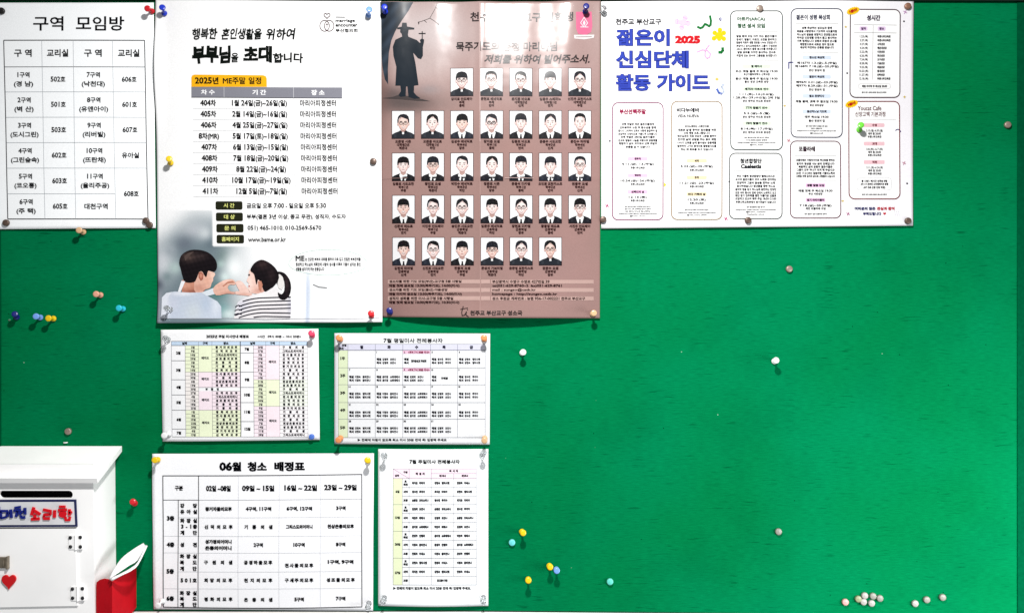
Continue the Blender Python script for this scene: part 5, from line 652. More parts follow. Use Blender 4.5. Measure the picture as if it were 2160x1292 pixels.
class Paper:
    """a sheet pinned to the board and everything printed on it"""
    all = []
    def __init__(s, name, label, cat, corners, hfun, h0, mat, k, base=(255, 255, 255), colfun=None, step=7, group='papers pinned to the board'):
        s.name, s.c, s.h, s.h0, s.mat, s.k, s.base, s.colfun, s.step = name, corners, hfun, h0, mat, k, base, colfun, step
        s.lift = 2.0 if h0 < 5 and corners[0][0] != 802 else 0
        cx = sum(p[0] for p in corners)/4; cy = sum(p[1] for p in corners)/4
        s.org = W(cx, cy, 0); s.root = thing(name, label, cat, s.org, group)
        s.parts = {}; s.order = []; s.cur = None; s.layer = 1; Paper.all.append(s)
    def uv(s, x, y):
        (x0, y0), (x1, _), _, (_, y3) = s.c
        return (x-x0)/(x1-x0), (y-y0)/(y3-y0)
    def pos(s, x, y, e):
        f = 1-s.h0/D
        u, v = s.uv(x, y); u = min(1, max(0, u)); v = min(1, max(0, v))
        return W(CX+(x-CX)*f, CY+(y-CY)*f, s.h(u, v)+s.lift+e)-s.org
    def normal(s, x, y):
        a = s.pos(x-2, y, 0); b = s.pos(x+2, y, 0); c = s.pos(x, y-2, 0); d = s.pos(x, y+2, 0)
        n = (b-a).cross(c-d); n.normalize()
        return n if n.y < 0 else -n
    def part(s, name, label=None):
        s.cur = dict(name=name, label=label, v=[], f=[], c=[], t=[]); s.order.append(s.cur); return s
    def tri(s, a, b, c, col, lay, depth=0):
        L = max((a[0]-b[0])**2+(a[1]-b[1])**2, (b[0]-c[0])**2+(b[1]-c[1])**2, (c[0]-a[0])**2+(c[1]-a[1])**2)
        if L > 330 and depth < 9:
            if (a[0]-b[0])**2+(a[1]-b[1])**2 == L: m = ((a[0]+b[0])/2, (a[1]+b[1])/2); s.tri(a, m, c, col, lay, depth+1); s.tri(m, b, c, col, lay, depth+1)
            elif (b[0]-c[0])**2+(b[1]-c[1])**2 == L: m = ((b[0]+c[0])/2, (b[1]+c[1])/2); s.tri(a, b, m, col, lay, depth+1); s.tri(a, m, c, col, lay, depth+1)
            else: m = ((a[0]+c[0])/2, (a[1]+c[1])/2); s.tri(a, b, m, col, lay, depth+1); s.tri(m, b, c, col, lay, depth+1)
            return
        if callable(col):
            if L > 14 and depth < 14:
                if (a[0]-b[0])**2+(a[1]-b[1])**2 == L: m = ((a[0]+b[0])/2, (a[1]+b[1])/2); s.tri(a, m, c, col, lay, depth+1); s.tri(m, b, c, col, lay, depth+1)
                elif (b[0]-c[0])**2+(b[1]-c[1])**2 == L: m = ((b[0]+c[0])/2, (b[1]+c[1])/2); s.tri(a, b, m, col, lay, depth+1); s.tri(a, m, c, col, lay, depth+1)
                else: m = ((a[0]+c[0])/2, (a[1]+c[1])/2); s.tri(a, b, m, col, lay, depth+1); s.tri(m, b, c, col, lay, depth+1)
                return
            col = [tuple(int(q) for q in col(*t)) for t in (a, b, c)]
        v = s.cur['v']; i = len(v); v += [(a[0], a[1], lay), (b[0], b[1], lay), (c[0], c[1], lay)]
        s.cur['f'].append((i, i+1, i+2)); s.cur['c'].append(col)
    def poly(s, pts, col, lay=1):
        for t in tessellate_polygon([[Vector((x, y, 0)) for x, y in pts]]):
            s.tri(*[pts[i] for i in t], col, lay)
    def rect(s, x0, y0, x1, y1, col, lay=1): s.poly([(x0, y0), (x1, y0), (x1, y1), (x0, y1)], col, lay)
    def line(s, pts, w, col, lay=2, closed=False):
        n = len(pts); m = n if closed else n-1
        for i in range(m):
            a, b = pts[i], pts[(i+1) % n]; dx, dy = b[0]-a[0], b[1]-a[1]; l = math.hypot(dx, dy)
            if l < 1e-6: continue
            ux, uy = dx/l, dy/l; px, py = -uy*w/2, ux*w/2; ex = w*.35 if n > 2 else 0
            a = (a[0]-ux*ex, a[1]-uy*ex); b = (b[0]+ux*ex, b[1]+uy*ex)
            s.poly([(a[0]+px, a[1]+py), (b[0]+px, b[1]+py), (b[0]-px, b[1]-py), (a[0]-px, a[1]-py)], col, lay)
    def ell(s, cx, cy, rx, ry, col, lay=1, n=20, rot=0):
        c, q = math.cos(rot), math.sin(rot)
        s.poly([(cx+rx*math.cos(t)*c-ry*math.sin(t)*q, cy+rx*math.cos(t)*q+ry*math.sin(t)*c) for t in [2*math.pi*i/n for i in range(n)]], col, lay)
    def rr_pts(s, x0, y0, x1, y1, r, n=5):
        o = []
        for cx, cy, a0 in ((x1-r, y0+r, -90), (x1-r, y1-r, 0), (x0+r, y1-r, 90), (x0+r, y0+r, 180)):
            for i in range(n+1):
                a = math.radians(a0+90*i/n); o.append((cx+r*math.cos(a), cy+r*math.sin(a)))
        return o
    def rrect(s, x0, y0, x1, y1, r, col, lay=1): s.poly(s.rr_pts(x0, y0, x1, y1, r), col, lay)
    def rline(s, x0, y0, x1, y1, r, w, col, lay=2): s.line(s.rr_pts(x0, y0, x1, y1, r), w, col, lay, True)
    def fit(s, body, x0, y0, x1, y1, col, bold=0.0, lay=3, shear=0.0, wob=0.0):
        bold += .006
        s.cur['t'].append(('fit', glyphs(body, bold), (x0, y0, x1, y1), col, lay, shear, wob))
    def text(s, body, cx, cy, h, col, bold=0.0, w=None, lay=3, align='c', rot=0.0):
        bold += .010 if h < 9 else .008
        s.cur['t'].append(('em', glyphs(body, bold), (cx, cy, h, w, align, rot), col, lay, 0, 0))
    def spread(s, body, x0, x1, cy, h, col, bold=0.0):
        ch = [c for c in body if c != ' ']; n = len(ch)
        for i, c in enumerate(ch): s.text(c, x0+(x1-x0)*(i/(n-1) if n > 1 else .5), cy, h, col, bold)
    def finish(s):
        (x0, y0), (x1, y1), (x2, y2), (x3, y3) = s.c
        nx = max(4, int((x1-x0)/s.step)); ny = max(4, int((y3-y0)/s.step))
        V, F, N, Cc = [], [], [], []
        for j in range(ny+1):
            for i in range(nx+1):
                u, v = i/nx, j/ny
                x = (x0*(1-u)+x1*u)*(1-v)+(x3*(1-u)+x2*u)*v; y = (y0*(1-u)+y1*u)*(1-v)+(y3*(1-u)+y2*u)*v
                V.append(s.pos(x, y, 0)); N.append(s.normal(x, y))
                c = s.colfun(x, y) if s.colfun else s.base; Cc.append((*rgb(c, s.k), 1))
        for j in range(ny):
            for i in range(nx):
                a = j*(nx+1)+i; F.append((a, a+nx+1, a+nx+2, a+1))
        me = bpy.data.meshes.new('sheet'); me.from_pydata([tuple(v) for v in V], [], F); me.materials.append(s.mat)
        ca = me.color_attributes.new('Col', 'FLOAT_COLOR', 'POINT')
        for i, c in enumerate(Cc): ca.data[i].color = c
        for p in me.polygons: p.use_smooth = True
        o = bpy.data.objects.new('sheet', me); COL.objects.link(o); o.parent = s.root
        sm = o.modifiers.new('thickness', 'SOLIDIFY'); sm.thickness = 0.0004; sm.offset = -1
        for p in s.order:
            v = [q for q in p['v']]; f = list(p['f']); c = list(p['c'])
            for mode, key, g, col, lay, shear, wob in p['t']:
                tv, tf = TXM[key]
                if not tv: continue
                bx0 = min(a for a, _ in tv); bx1 = max(a for a, _ in tv); by0 = min(b for _, b in tv); by1 = max(b for _, b in tv)
                base = len(v)
                if mode == 'fit':
                    X0, Y0, X1, Y1 = g; sx = (X1-X0)/max(1e-6, bx1-bx0); sy = (Y1-Y0)/max(1e-6, by1-by0)
                    for a, b in tv:
                        t = (b-by0)/(by1-by0) if by1 > by0 else 0
                        xx = X0+(a-bx0)*sx+shear*(t-.5)*(Y1-Y0); yy = Y1-(b-by0)*sy
                        if wob: yy += wob*math.sin(xx*.11); xx += wob*.7*math.sin(yy*.23+xx*.05)
                        v.append((xx, yy, lay))
                else:
                    cx, cy, h, w, al, rot = g; sc = h/0.86; sx = sc
                    if w: sx = w/max(1e-6, bx1-bx0)
                    mid = (bx0+bx1)/2 if al == 'c' else (bx0 if al == 'l' else bx1)
                    cr, sr = math.cos(rot), math.sin(rot)
                    for a, b in tv:
                        dx, dy = (a-mid)*sx, -(b-.37)*sc
                        v.append((cx+dx*cr-dy*sr, cy+dx*sr+dy*cr, lay))
                for q in tf: f.append(tuple(i+base for i in q)); c.append(col)
            if not f: continue
            fl = [sum(v[q[i-1]][0]*v[q[i]][1]-v[q[i]][0]*v[q[i-1]][1] for i in range(len(q))) < 0 for q in f]
            f = [q if sum(v[q[i-1]][0]*v[q[i]][1]-v[q[i]][0]*v[q[i-1]][1] for i in range(len(q))) < 0 else tuple(reversed(q)) for q in f]
            me = bpy.data.meshes.new(p['name'])
            me.from_pydata([tuple(s.pos(a, b, .30+.16*l)) for a, b, l in v], [], f); me.materials.append(s.mat)
            ca = me.color_attributes.new('Col', 'FLOAT_COLOR', 'CORNER'); k = 0
            cache = {}
            for fi, q in enumerate(f):
                cc = c[fi]
                if isinstance(cc, list):
                    for z_ in (cc if fl[fi] else list(reversed(cc))): ca.data[k].color = (*rgb(z_, s.k), 1); k += 1
                    continue
                if cc not in cache: cache[cc] = (*rgb(cc, s.k), 1)
                for _ in q: ca.data[k].color = cache[cc]; k += 1
            for pg in me.polygons: pg.use_smooth = True
            try: me.normals_split_custom_set_from_vertices([tuple(s.normal(a, b)) for a, b, _ in v])
            except Exception as ex: print('normals', ex)
            o = bpy.data.objects.new(p['name'], me); COL.objects.link(o); o.parent = s.root
            if p['label']: o['label'] = p['label']
def Z(scale, ox, oy):
    return lambda x, y: (ox+x/scale, oy+y/scale)
def Zp(z, pts): return [z(x, y) for x, y in pts]
def g2(x, y, cx, cy, rx, ry): return math.exp(-(((x-cx)/rx)**2+((y-cy)/ry)**2))
K = (4, 4, 8); GR = (150, 150, 155); LG = (190, 190, 196)

# ---------------------------------------------------------------- the board
board = thing('notice_board', 'long green felt notice board that carries every paper and pin', 'notice board', W(CX, CY, 0), kind='structure')
M_FELT = felt()
bo = W(CX, CY, 0)
mesh_obj('felt_panel', [W(-350, -200), W(2600, -200), W(2600, 1500), W(-350, 1500)], [(0, 3, 2, 1)], M_FELT, board, origin=bo)
M_DKG = plain('dark_green_rail', (.0004, .062, .024), .95, spec=.0, noise=.12, scale=150)
M_TOP = plain('rail_shade_black_green', (0.004, 0.012, 0.008), .5, noise=.2)  # near-black green that carries shade in its colour
M_WR = plain('white_painted_rail', (.8, .78, .76), .4)
b = bmesh.new(); prism_bm(b, [(-350, -60), (2600, -60), (2600, 6.0), (1500, 2.5), (700, 1.0), (-350, 4)], .6, 9, bo); bm_obj('top_rail_shade', b, M_TOP, board)  # top strip coloured dark as the shadow of the frame
b = bmesh.new(); prism_bm(b, [(2145, -60), (2300, -60), (2300, 1500), (2146, 1500)], .5, 2.2, bo); bm_obj('side_rail', b, M_DKG, board)
b = bmesh.new(); prism_bm(b, [(-120, -60), (-1, -60), (3, 640), (3, 1500), (-120, 1500)], .5, 1.6, bo); bm_obj('side_rail', b, M_DKG, board)
b = bmesh.new(); prism_bm(b, [(-350, 1288.2), (1000, 1288.5), (1460, 1292.5), (2600, 1304), (2600, 1500), (-350, 1500)], .5, 3, bo); bm_obj('bottom_rail', b, M_WR, board)
b = bmesh.new(); prism_bm(b, [(-350, 1286.0), (1000, 1286.2), (1460, 1290.2), (2600, 1301), (2600, 1303.9), (1460, 1292.4), (1000, 1288.4), (-350, 1288.1)], .3, .8, bo); bm_obj('rail_gap_shade', b, M_TOP, board)  # dark strip laid in as the shade of the gap above the bottom rail
#PAPERS#

# ---------------------------------------------------------------- sheet of area meeting rooms
KL = 1.08
p = Paper('notice_sheet', 'white sheet headed 구역 모임방 with a two-column room table, topmost at the board\'s end', 'notice',
          [(-6, 6.5), (325, 6.5), (329, 481), (-8, 483.5)],
          lambda u, v: 2.5+2.2*math.sin(math.pi*u)*math.sin(math.pi*v*.9)+2.0*max(0, v-.9)*10*math.sin(math.pi*u)**2+1.0*math.sin(v*9+u*2)*.4, 3, M_PAPER, KL, (240, 242, 244))
p.part('title')
p.fit('구역', 71.6, 35.6, 135.4, 65.8, K, .008); p.fit('모임방', 161.7, 35.6, 263.5, 66, K, .008)
rx = [(9.3, 18), (89.7, 96.7), (155.9, 161.7), (238.3, 245.6), (305.8, 313)]; ry = [86, 142, 194.6, 248, 301.4, 355, 409, 462]
def q1(i, y): a, b_ = rx[i]; return a+(b_-a)*(y-86)/376
p.part('table')
for i in range(5):
    ye = 462
    p.line([(q1(i, 86), 86), (q1(i, ye), ye)], 1.7 if i in (0, 4) else .8, (30, 30, 34) if i in (0, 4) else (160, 165, 170))
for j, y in enumerate(ry):
    x1 = q1(4, y) if j != 6 else q1(3, y)
    p.line([(q1(0, y), y), (x1, y)], 1.7 if j in (0, 7) else (1.2 if j == 1 else .8), (30, 30, 34) if j in (0, 7) else ((90, 90, 95) if j == 1 else (165, 170, 175)))
for i, t in enumerate(['구 역', '교리실', '구 역', '교리실']):
    x = (q1(i, 113)+q1(i+1, 113))/2; p.text(t, x, 113, 14.5, K, .015, w=(37 if i % 2 == 0 else 45))
A = [('1구역', '(경 남)'), ('2구역', '(벽 산)'), ('3구역', '(도시그린)'), ('4구역', '(그린숲속)'), ('5구역', '(코오롱)'), ('6구역', '(주 택)')]
B = ['502호', '501호', '503호', '602호', '603호', '605호']
Cc_ = [('7구역', '(낙천대)'), ('8구역', '(유앤아이)'), ('9구역', '(리버빌)'), ('10구역', '(뜨란채)'), ('11구역', '(율리주공)'), ('대천구역', '')]
Dd = ['606호', '601호', '607호', '유아실', '608호']
wd = {'(경 남)': 41, '(벽 산)': 41, '(도시그린)': 60, '(그린숲속)': 60, '(코오롱)': 47, '(주 택)': 41, '(낙천대)': 49, '(유앤아이)': 61, '(리버빌)': 48, '(뜨란채)': 48, '(율리주공)': 60}
for r in range(6):
    y = (ry[r+1]+ry[r+2])/2
    for ci, (a, b_) in ((0, A[r]), (2, Cc_[r])):
        x = (q1(ci, y)+q1(ci+1, y))/2
        if b_: p.text(a, x, y-9.5, 10.5, K, .018); p.text(b_, x, y+9.5, 10.5, K, .018, w=wd[b_])
        else: p.text(a, x+1, y, 11, K, .018, w=49)
    p.text(B[r], (q1(1, y)+q1(2, y))/2, y, 11, K, .018, w=31)
    if r < 5:
        yy = y if r < 4 else 409; p.text(Dd[r], (q1(3, yy)+q1(4, yy))/2, yy, 11, K, .018, w=(31 if r != 3 else 36))

# ---------------------------------------------------------------- marriage weekend poster
KM = 1.52
def h2(u, v):
    b_ = 6+2.5*math.sin(math.pi*v*1.6+.4)*math.sin(math.pi*u)+1.2*math.sin(u*7+v*2)
    b_ += 8*max(0, (v-.9)/.1)**2*(.5+.5*math.sin(u*9+.6))
    b_ += 13*max(0, 1-u/.05)**1.5*math.exp(-((v-.21)/.14)**2)+4*max(0, (u-.93)/.07)*math.exp(-((v-.5)/.3)**2)
    return b_
z3 = Z(3.6918, 320, 340)
def c2(x, y):
    X, Y = (x-320)*3.6918, (y-340)*3.6918
    base = [254, 254, 255]
    if Y > 380:
        edge = 560-0.42*(X-60)-90*math.exp(-((X-300)/170)**2)
        a = 1/(1+math.exp(-(Y-(edge+85))/48))
        a *= 1/(1+math.exp((X-640-0.0*Y)/60))
        if 470 < X and Y < 665: a *= .0
        d = [112, 128, 136]
        for cx, cy, rx_, ry_, c in ((90, 800, 100, 150, (206, 210, 216)), (330, 540, 120, 80, (172, 178, 186)), (250, 640, 70, 60, (104, 114, 126)), (150, 690, 40, 40, (150, 160, 168)),
                                   (180, 830, 50, 50, (178, 198, 196)), (120, 900, 40, 40, (128, 146, 150)), (560, 740, 60, 80, (84, 108, 108)), (535, 800, 30, 30, (140, 170, 165)), (470, 640, 60, 50, (92, 108, 118)), (520, 1010, 80, 60, (52, 116, 110)),
                                   (640, 830, 80, 110, (242, 250, 250)), (560, 1150, 70, 60, (92, 140, 142)), (600, 1190, 60, 40, (190, 214, 214)), (50, 1150, 50, 200, (156, 160, 170)), (410, 560, 50, 50, (196, 204, 208)), (570, 900, 40, 40, (206, 226, 224)), (60, 960, 30, 40, (96, 104, 116))):
            w_ = g2(X, Y, cx, cy, rx_, ry_); d = [d[i]*(1-w_)+c[i]*w_ for i in range(3)]
        base = [base[i]*(1-a)+d[i]*a for i in range(3)]
        s_ = g2(X, 0, 1215, 0, 16, 1)*(1 if Y > 900 else math.exp(-((Y-900)/60)**2))*min(1, max(0, (Y-700)/300))
        base = [base[i]*(1-s_*.55)+(140, 165, 205)[i]*s_*.55 for i in range(3)]
        s_ = (1/(1+math.exp(-(X-1230)/25)))*(1/(1+math.exp((X-1440)/30)))*(1/(1+math.exp(-(Y-980)/20)))*.5
        base = [base[i]*(1-s_)+(222, 224, 230)[i]*s_ for i in range(3)]
    return tuple(base)
p = Paper('poster', 'white couples\' weekend poster with an orange-tabbed date list above a couple making a hand heart', 'poster',
          [(329, 0.5), (804, 3), (807, 679), (334, 681)], h2, 6, M_SATIN, KM, colfun=c2, step=4.2)
p.part('title')
G1 = (5, 12, 8)
for t, x0, x1 in (('행복한', 406.3, 459), ('혼인생활을', 468.7, 553), ('위하여', 562, 622)): p.fit(t, x0, 60.5, x1, 84.5, G1, .022, shear=.12, wob=.8)
p.fit('부부님', 406.8, 97, 487, 134.7, G1, .05, wob=1.2); p.fit('을', 488.4, 113, 504, 133, G1, .02, wob=.6)
p.fit('초대', 514.7, 98, 574, 133, G1, .05, wob=1.2); p.fit('합니다', 576.6, 112, 639.7, 133, G1, .03, wob=.8)
p.part('emblem', 'heart over two linked rings with a small cross')
def heart(p_, cx, cy, w, h, lw, col, fill=False, lay=3):
    pts = []
    for i in range(28):
        t = 2*math.pi*i/28; X = 16*math.sin(t)**3; Y = 13*math.cos(t)-5*math.cos(2*t)-2*math.cos(3*t)-math.cos(4*t)
        pts.append((cx+X*w/32, cy-(Y+2.5)*h/29))
    if fill: p_.poly(pts, col, lay)
    else: p_.line(pts, lw, col, lay, True)
RC = (74, 36, 40)
heart(p, 690, 34.5, 13, 11, 1.6, RC)
for cx in (685, 694.5): p.line([(cx+10*math.cos(t), 55+11.5*math.sin(t)) for t in [2*math.pi*i/26 for i in range(26)]], 1.5, RC, 3, True)
p.line([(690, 48.5), (690, 60)], 1.3, RC); p.line([(687.2, 52), (692.8, 52)], 1.3, RC)
p.line([(708, 36.6), (728, 36.9)], 1.6, K)
p.fit('marriage', 708, 40.8, 749, 49, K, .025); p.fit('encounter', 708, 50.5, 754.5, 57, K, .025); p.fit('부산협의회', 708, 61, 754.5, 69, K, .02)
p.part('heading_tab')
p.poly([(404.7, 184), (404.7, 164), (406.5, 160), (411, 158.4), (556, 159.5), (561, 161.5), (563.2, 166), (563.4, 184)], (246, 180, 24), 1)
p.fit('2025년', 412, 163.7, 462, 178.6, K, .03); p.fit('ME주말', 471, 163.7, 519, 178.6, K, .02); p.fit('일정', 525, 163.7, 552, 178.6, K, .02)
p.part('table')
p.poly([(404.7, 184.2), (722, 185), (722, 207.6), (404.7, 206)], (132, 132, 142), 1)
p.line([(473.4, 184.6), (473.6, 206)], 1, (200, 200, 205)); p.line([(619.5, 184.8), (619.7, 207)], 1, (200, 200, 205))
p.line([(404.7, 206), (722, 207.6)], 1.2, (60, 60, 66))
p.fit('차 수', 425, 190, 454, 200.5, (250, 250, 252), .03); p.fit('기 간', 533, 190, 562, 201, (250, 250, 252), .03); p.fit('장 소', 657, 190, 685, 201.5, (250, 250, 252), .03)
R2 = [('404차', '1월 24일(금)~26일(일)'), ('405차', '2월 14일(금)~16일(일)'), ('406차', '4월 25일(금)~27일(일)'), ('8차(MR)', '5월 17일(토)~18일(일)'),
      ('407차', '6월 13일(금)~15일(일)'), ('408차', '7월 18일(금)~20일(일)'), ('409차', '8월 22일(금)~24(일)'), ('410차', '10월 17일(금)~19일(일)'), ('411차', '12월 5일(금)~7일(일)')]
for i, (a, b_) in enumerate(R2):
    y = 218+i*23.15; dx = i*.5
    p.text(a, 440+dx, y, 12, K, .028, w=(43 if i == 3 else 33)); p.text(b_, 548+dx, y, 12, K, .02, w={6: 105, 7: 123, 8: 107}.get(i, 116)); p.text('마리아피정센터', 671+dx*.8, y, 12, K, .018, w=76)
    p.line([(408, y+11.6), (720, y+12)], .5, (225, 227, 230))
for x in (473.5, 619.6): p.line([(x, 208), (x+3, 412)], .5, (222, 224, 228))
p.part('contact_list')
for (x0, x1, y0, y1, t, s_, tx1) in ((454.6, 511, 424.4, 442, '시 간', '금요일 오후 7:00 - 일요일 오후 5:30', 688), (455.2, 511.8, 448.2, 466, '대 상', '부부(결혼 3년 이상, 종교 무관), 성직자, 수도자', 730),
                                   (456, 513, 472, 489.8, '문 의', '051) 465-1010, 010-2569-5670', 678), (456.5, 514, 495, 513, '홈페이지', 'www.bsme.or.kr', 602.5)):
    p.rrect(x0, y0, x1, y1, 3.5, (34, 36, 22), 1); m_ = (x0+x1)/2; hw = 18 if t == '홈페이지' else 11.5
    p.fit(t, m_-hw, y0+4.2, m_+hw, y1-4.2, (222, 226, 130), .02)
    if t == '홈페이지': p.fit(s_, 522.6, y0+5, tx1, y1-3.4, K, .02)
    else: p.fit(s_, 520+(1.5 if t == '문 의' else 0), y0+3.4, tx1, y1-2.8, K, .02)
p.part('speech_bubble')
p.line([(692+83*math.cos(t)*(1+.04*math.sin(3*t)), 553+27*math.sin(t)) for t in [2*math.pi*i/44 for i in range(44)]], 1.0, (205, 232, 222), 2, True)
p.fit('ME', 623, 539, 642, 550, K, .03)
p.fit('는 건강한 부부의 대화를 통하여 더욱 깊고 친밀한 부부관계를', 643.5, 543, 761, 550, (20, 20, 25), .02)
p.fit('형성하고 하느님의 계획안에 사랑의 성사를 이루며 기쁨이 넘치는 혼인', 623.5, 553.5, 761, 561, (20, 20, 25), .02)
p.fit('생활을 살아가게 하는 운동입니다', 623.5, 563.5, 684, 571, (20, 20, 25), .02)
p.part('couple_picture', 'man in pale blue and woman in a striped top seen from behind')
def zi(x, y): return (x-320)*3.6918, (y-340)*3.6918
def mixf(*st):
    """base colour plus soft blobs (cx, cy, rx, ry, colour, strength) in the picture's own measure"""
    base, blobs, grain = st
    def f(x, y):
        X, Y = zi(x, y); c = list(base)
        for cx, cy, rx_, ry_, cc, k_ in blobs:
            w_ = g2(X, Y, cx, cy, rx_, ry_)*k_; c = [c[i]*(1-w_)+cc[i]*w_ for i in range(3)]
        n = 1+grain*math.sin(X*.11+Y*.05)*math.sin(Y*.13-X*.07)
        return [min(255, max(0, q*n)) for q in c]
    return f
HAIR = mixf((22, 17, 21), [(290, 745, 60, 40, (92, 74, 68), .8), (380, 740, 60, 30, (62, 50, 50), .7), (860, 800, 50, 40, (66, 48, 48), .7), (1050, 950, 16, 80, (70, 52, 54), .6), (930, 880, 30, 60, (54, 40, 42), .6)], .16)
SK = mixf((230, 182, 164), [(480, 880, 30, 80, (250, 216, 200), .8), (370, 985, 50, 30, (196, 134, 114), .6), (570, 930, 60, 20, (250, 214, 200), .8), (600, 1030, 60, 16, (200, 140, 124), .7), (430, 930, 30, 40, (236, 176, 152), .6)], .03)
SK2 = mixf((196, 132, 110), [(260, 960, 60, 40, (222, 164, 142), .8), (380, 1010, 60, 20, (160, 98, 80), .5), (330, 1010, 80, 14, (140, 84, 70), .6)], .04)
SKD = mixf((160, 92, 76), [(385, 890, 14, 20, (210, 146, 124), .8)], .02)
SKW = mixf((240, 202, 190), [(760, 960, 26, 90, (252, 226, 216), .8), (850, 1010, 60, 30, (206, 146, 128), .7), (690, 950, 30, 20, (250, 222, 212), .7), (720, 1038, 60, 14, (214, 160, 144), .7)], .02)
SHIRT = mixf((196, 206, 222), [(110, 1130, 40, 120, (232, 234, 244), .9), (240, 1030, 90, 18, (238, 240, 248), .9), (500, 1120, 40, 90, (224, 230, 240), .8), (330, 1170, 70, 70, (206, 214, 220), .8), (420, 1110, 40, 60, (184, 198, 218), .7), (180, 1110, 40, 50, (208, 212, 228), .7)], .012)
TEE = mixf((240, 236, 238), [(700, 1120, 60, 60, (212, 212, 226), .7), (1000, 1160, 60, 80, (226, 222, 226), .6), (860, 1060, 60, 30, (252, 250, 250), .8), (1075, 1120, 20, 90, (190, 190, 204), .7)], .01)
def smooth(P, n=3, keep=.5):
    o = []; N = len(P)
    for i_ in range(N):
        p0, p1, p2, p3_ = P[i_-1], P[i_], P[(i_+1) % N], P[(i_+2) % N]
        for k_ in range(n):
            t = k_/n; o.append(tuple(p1[j]+keep*t*(1-t)*((p2[j]-p0[j])*(1-t)-(p3_[j]-p1[j])*t)+(p2[j]-p1[j])*t*t*(3-2*t)*(1-keep)+(p2[j]-p1[j])*t*keep for j in (0, 1)))
    return o
P_ = lambda pts, col, lay: p.poly(Zp(z3, smooth(pts) if len(pts) > 8 and max(q[1] for q in pts) < 1200 else pts), col, lay)
P_([(235, 925), (395, 900), (440, 960), (385, 1040), (235, 1020)], SK2, .5)
P_([(355, 850), (470, 860), (492, 880), (478, 905), (476, 930), (464, 950), (452, 985), (405, 1002), (384, 1040), (330, 1000)], SK, 2)
P_([(300, 930), (360, 940), (395, 980), (385, 1015), (245, 1005), (235, 975)], SK2, 1.5)
P_([(82, 1060), (115, 1025), (185, 1012), (225, 1018), (300, 1022), (390, 1020), (430, 1045), (510, 1090), (540, 1130), (545, 1222), (82, 1222)], SHIRT, 3)
P_([(82, 1060), (115, 1025), (160, 1016), (130, 1060), (118, 1120), (118, 1222), (82, 1222)], (226, 230, 240), 4)
P_([(385, 1022), (480, 985), (505, 1030), (430, 1048)], (222, 230, 238), 4)
P_([(215, 790), (230, 735), (275, 700), (330, 688), (400, 695), (455, 720), (495, 765), (508, 810), (500, 845), (478, 860), (440, 850), (425, 900), (408, 885), (392, 858), (370, 862), (352, 905), (330, 940), (262, 940), (240, 890), (228, 840)], HAIR, 4)
P_([(255, 740), (290, 712), (330, 702), (300, 730), (262, 775)], (84, 70, 66), 5)
P_([(365, 868), (385, 860), (402, 880), (400, 915), (382, 930), (366, 905)], SKD, 5)
P_([(372, 878), (386, 874), (392, 892), (384, 912), (374, 898)], (206, 140, 118), 6)
P_([(232, 930), (262, 934), (225, 1018), (205, 1016)], (245, 245, 250), 4)
P_([(478, 985), (540, 935), (590, 918), (630, 920), (652, 945), (640, 962), (605, 960), (590, 985), (612, 1012), (648, 1018), (640, 1034), (585, 1030), (500, 1042)], SK, 5)
P_([(590, 935), (628, 930), (645, 946), (620, 946), (590, 950), (560, 975), (548, 972)], SK2, 6)
P_([(650, 940), (690, 930), (730, 970), (760, 1010), (780, 1045), (700, 1042), (640, 1030), (655, 1012), (680, 1010), (662, 975)], SKW, 5)
P_([(757, 850), (790, 840), (850, 930), (880, 1010), (820, 1030), (762, 1020), (748, 985), (752, 950), (736, 932), (750, 900)], SKW, 5)
P_([(748, 880), (762, 876), (764, 890), (752, 892)], (60, 40, 40), 6); P_([(750, 968), (762, 966), (762, 976), (752, 978)], (190, 90, 90), 6)
P_([(790, 800), (830, 772), (870, 768), (930, 800), (975, 850), (985, 905), (960, 960), (905, 1005), (875, 1012), (852, 960), (838, 930), (825, 922), (812, 960), (795, 880), (765, 850)], HAIR, 7)
P_([(825, 935), (850, 930), (862, 960), (850, 1010), (832, 1000)], SK2, 8)
P_([(975, 858), (1030, 868), (1072, 920), (1085, 985), (1070, 1045), (1035, 1078), (995, 1068), (980, 1020), (1010, 1035), (1032, 1000), (1030, 930), (1005, 880), (975, 880)], HAIR, 9)
P_([(965, 860), (985, 862), (990, 905), (975, 960), (962, 900)], HAIR, 9)
P_([(985, 870), (1020, 900), (1030, 960), (1010, 1000), (985, 985), (972, 920)], (232, 228, 226), 8)
P_([(925, 990), (965, 975), (1010, 1030), (1084, 1075), (1088, 1150), (1078, 1222), (640, 1222), (655, 1150), (668, 1095), (700, 1072), (780, 1040), (860, 1020)], TEE, 6)
for i in range(6):
    pts = []
    for t in range(16):
        X = 652+t*28.5; Y = 1062+i*29+(46*((880-X)/220)**2 if X < 880 else -6*((X-880)/200)+10*(i > 3)*((X-880)/200))
        lb_x = 700-(Y-1072)*.4 if Y > 1072 else 705+(1072-Y)*1.2
        if X >= lb_x and X <= 1082 and Y < 1218: pts.append((X, Y))
    if len(pts) > 1: p.line(Zp(z3, pts), 2.4, (22, 20, 40), 8)
for i in range(3): p.line(Zp(z3, [(652-4*i, 1132+i*30), (672, 1120+i*32), (700, 1128+i*32)]), 2.0, (26, 24, 44), 8)
p.line([z3(1258, 960), z3(1300, 978), z3(1362, 985)], 2.2, (130, 132, 134), 2)
p.part('lower_fold')
p.line([(336, 671), (420, 672), (480, 671), (560, 674), (640, 671.5), (720, 672.5), (800, 670.5)], 1.0, (150, 150, 160), 2)

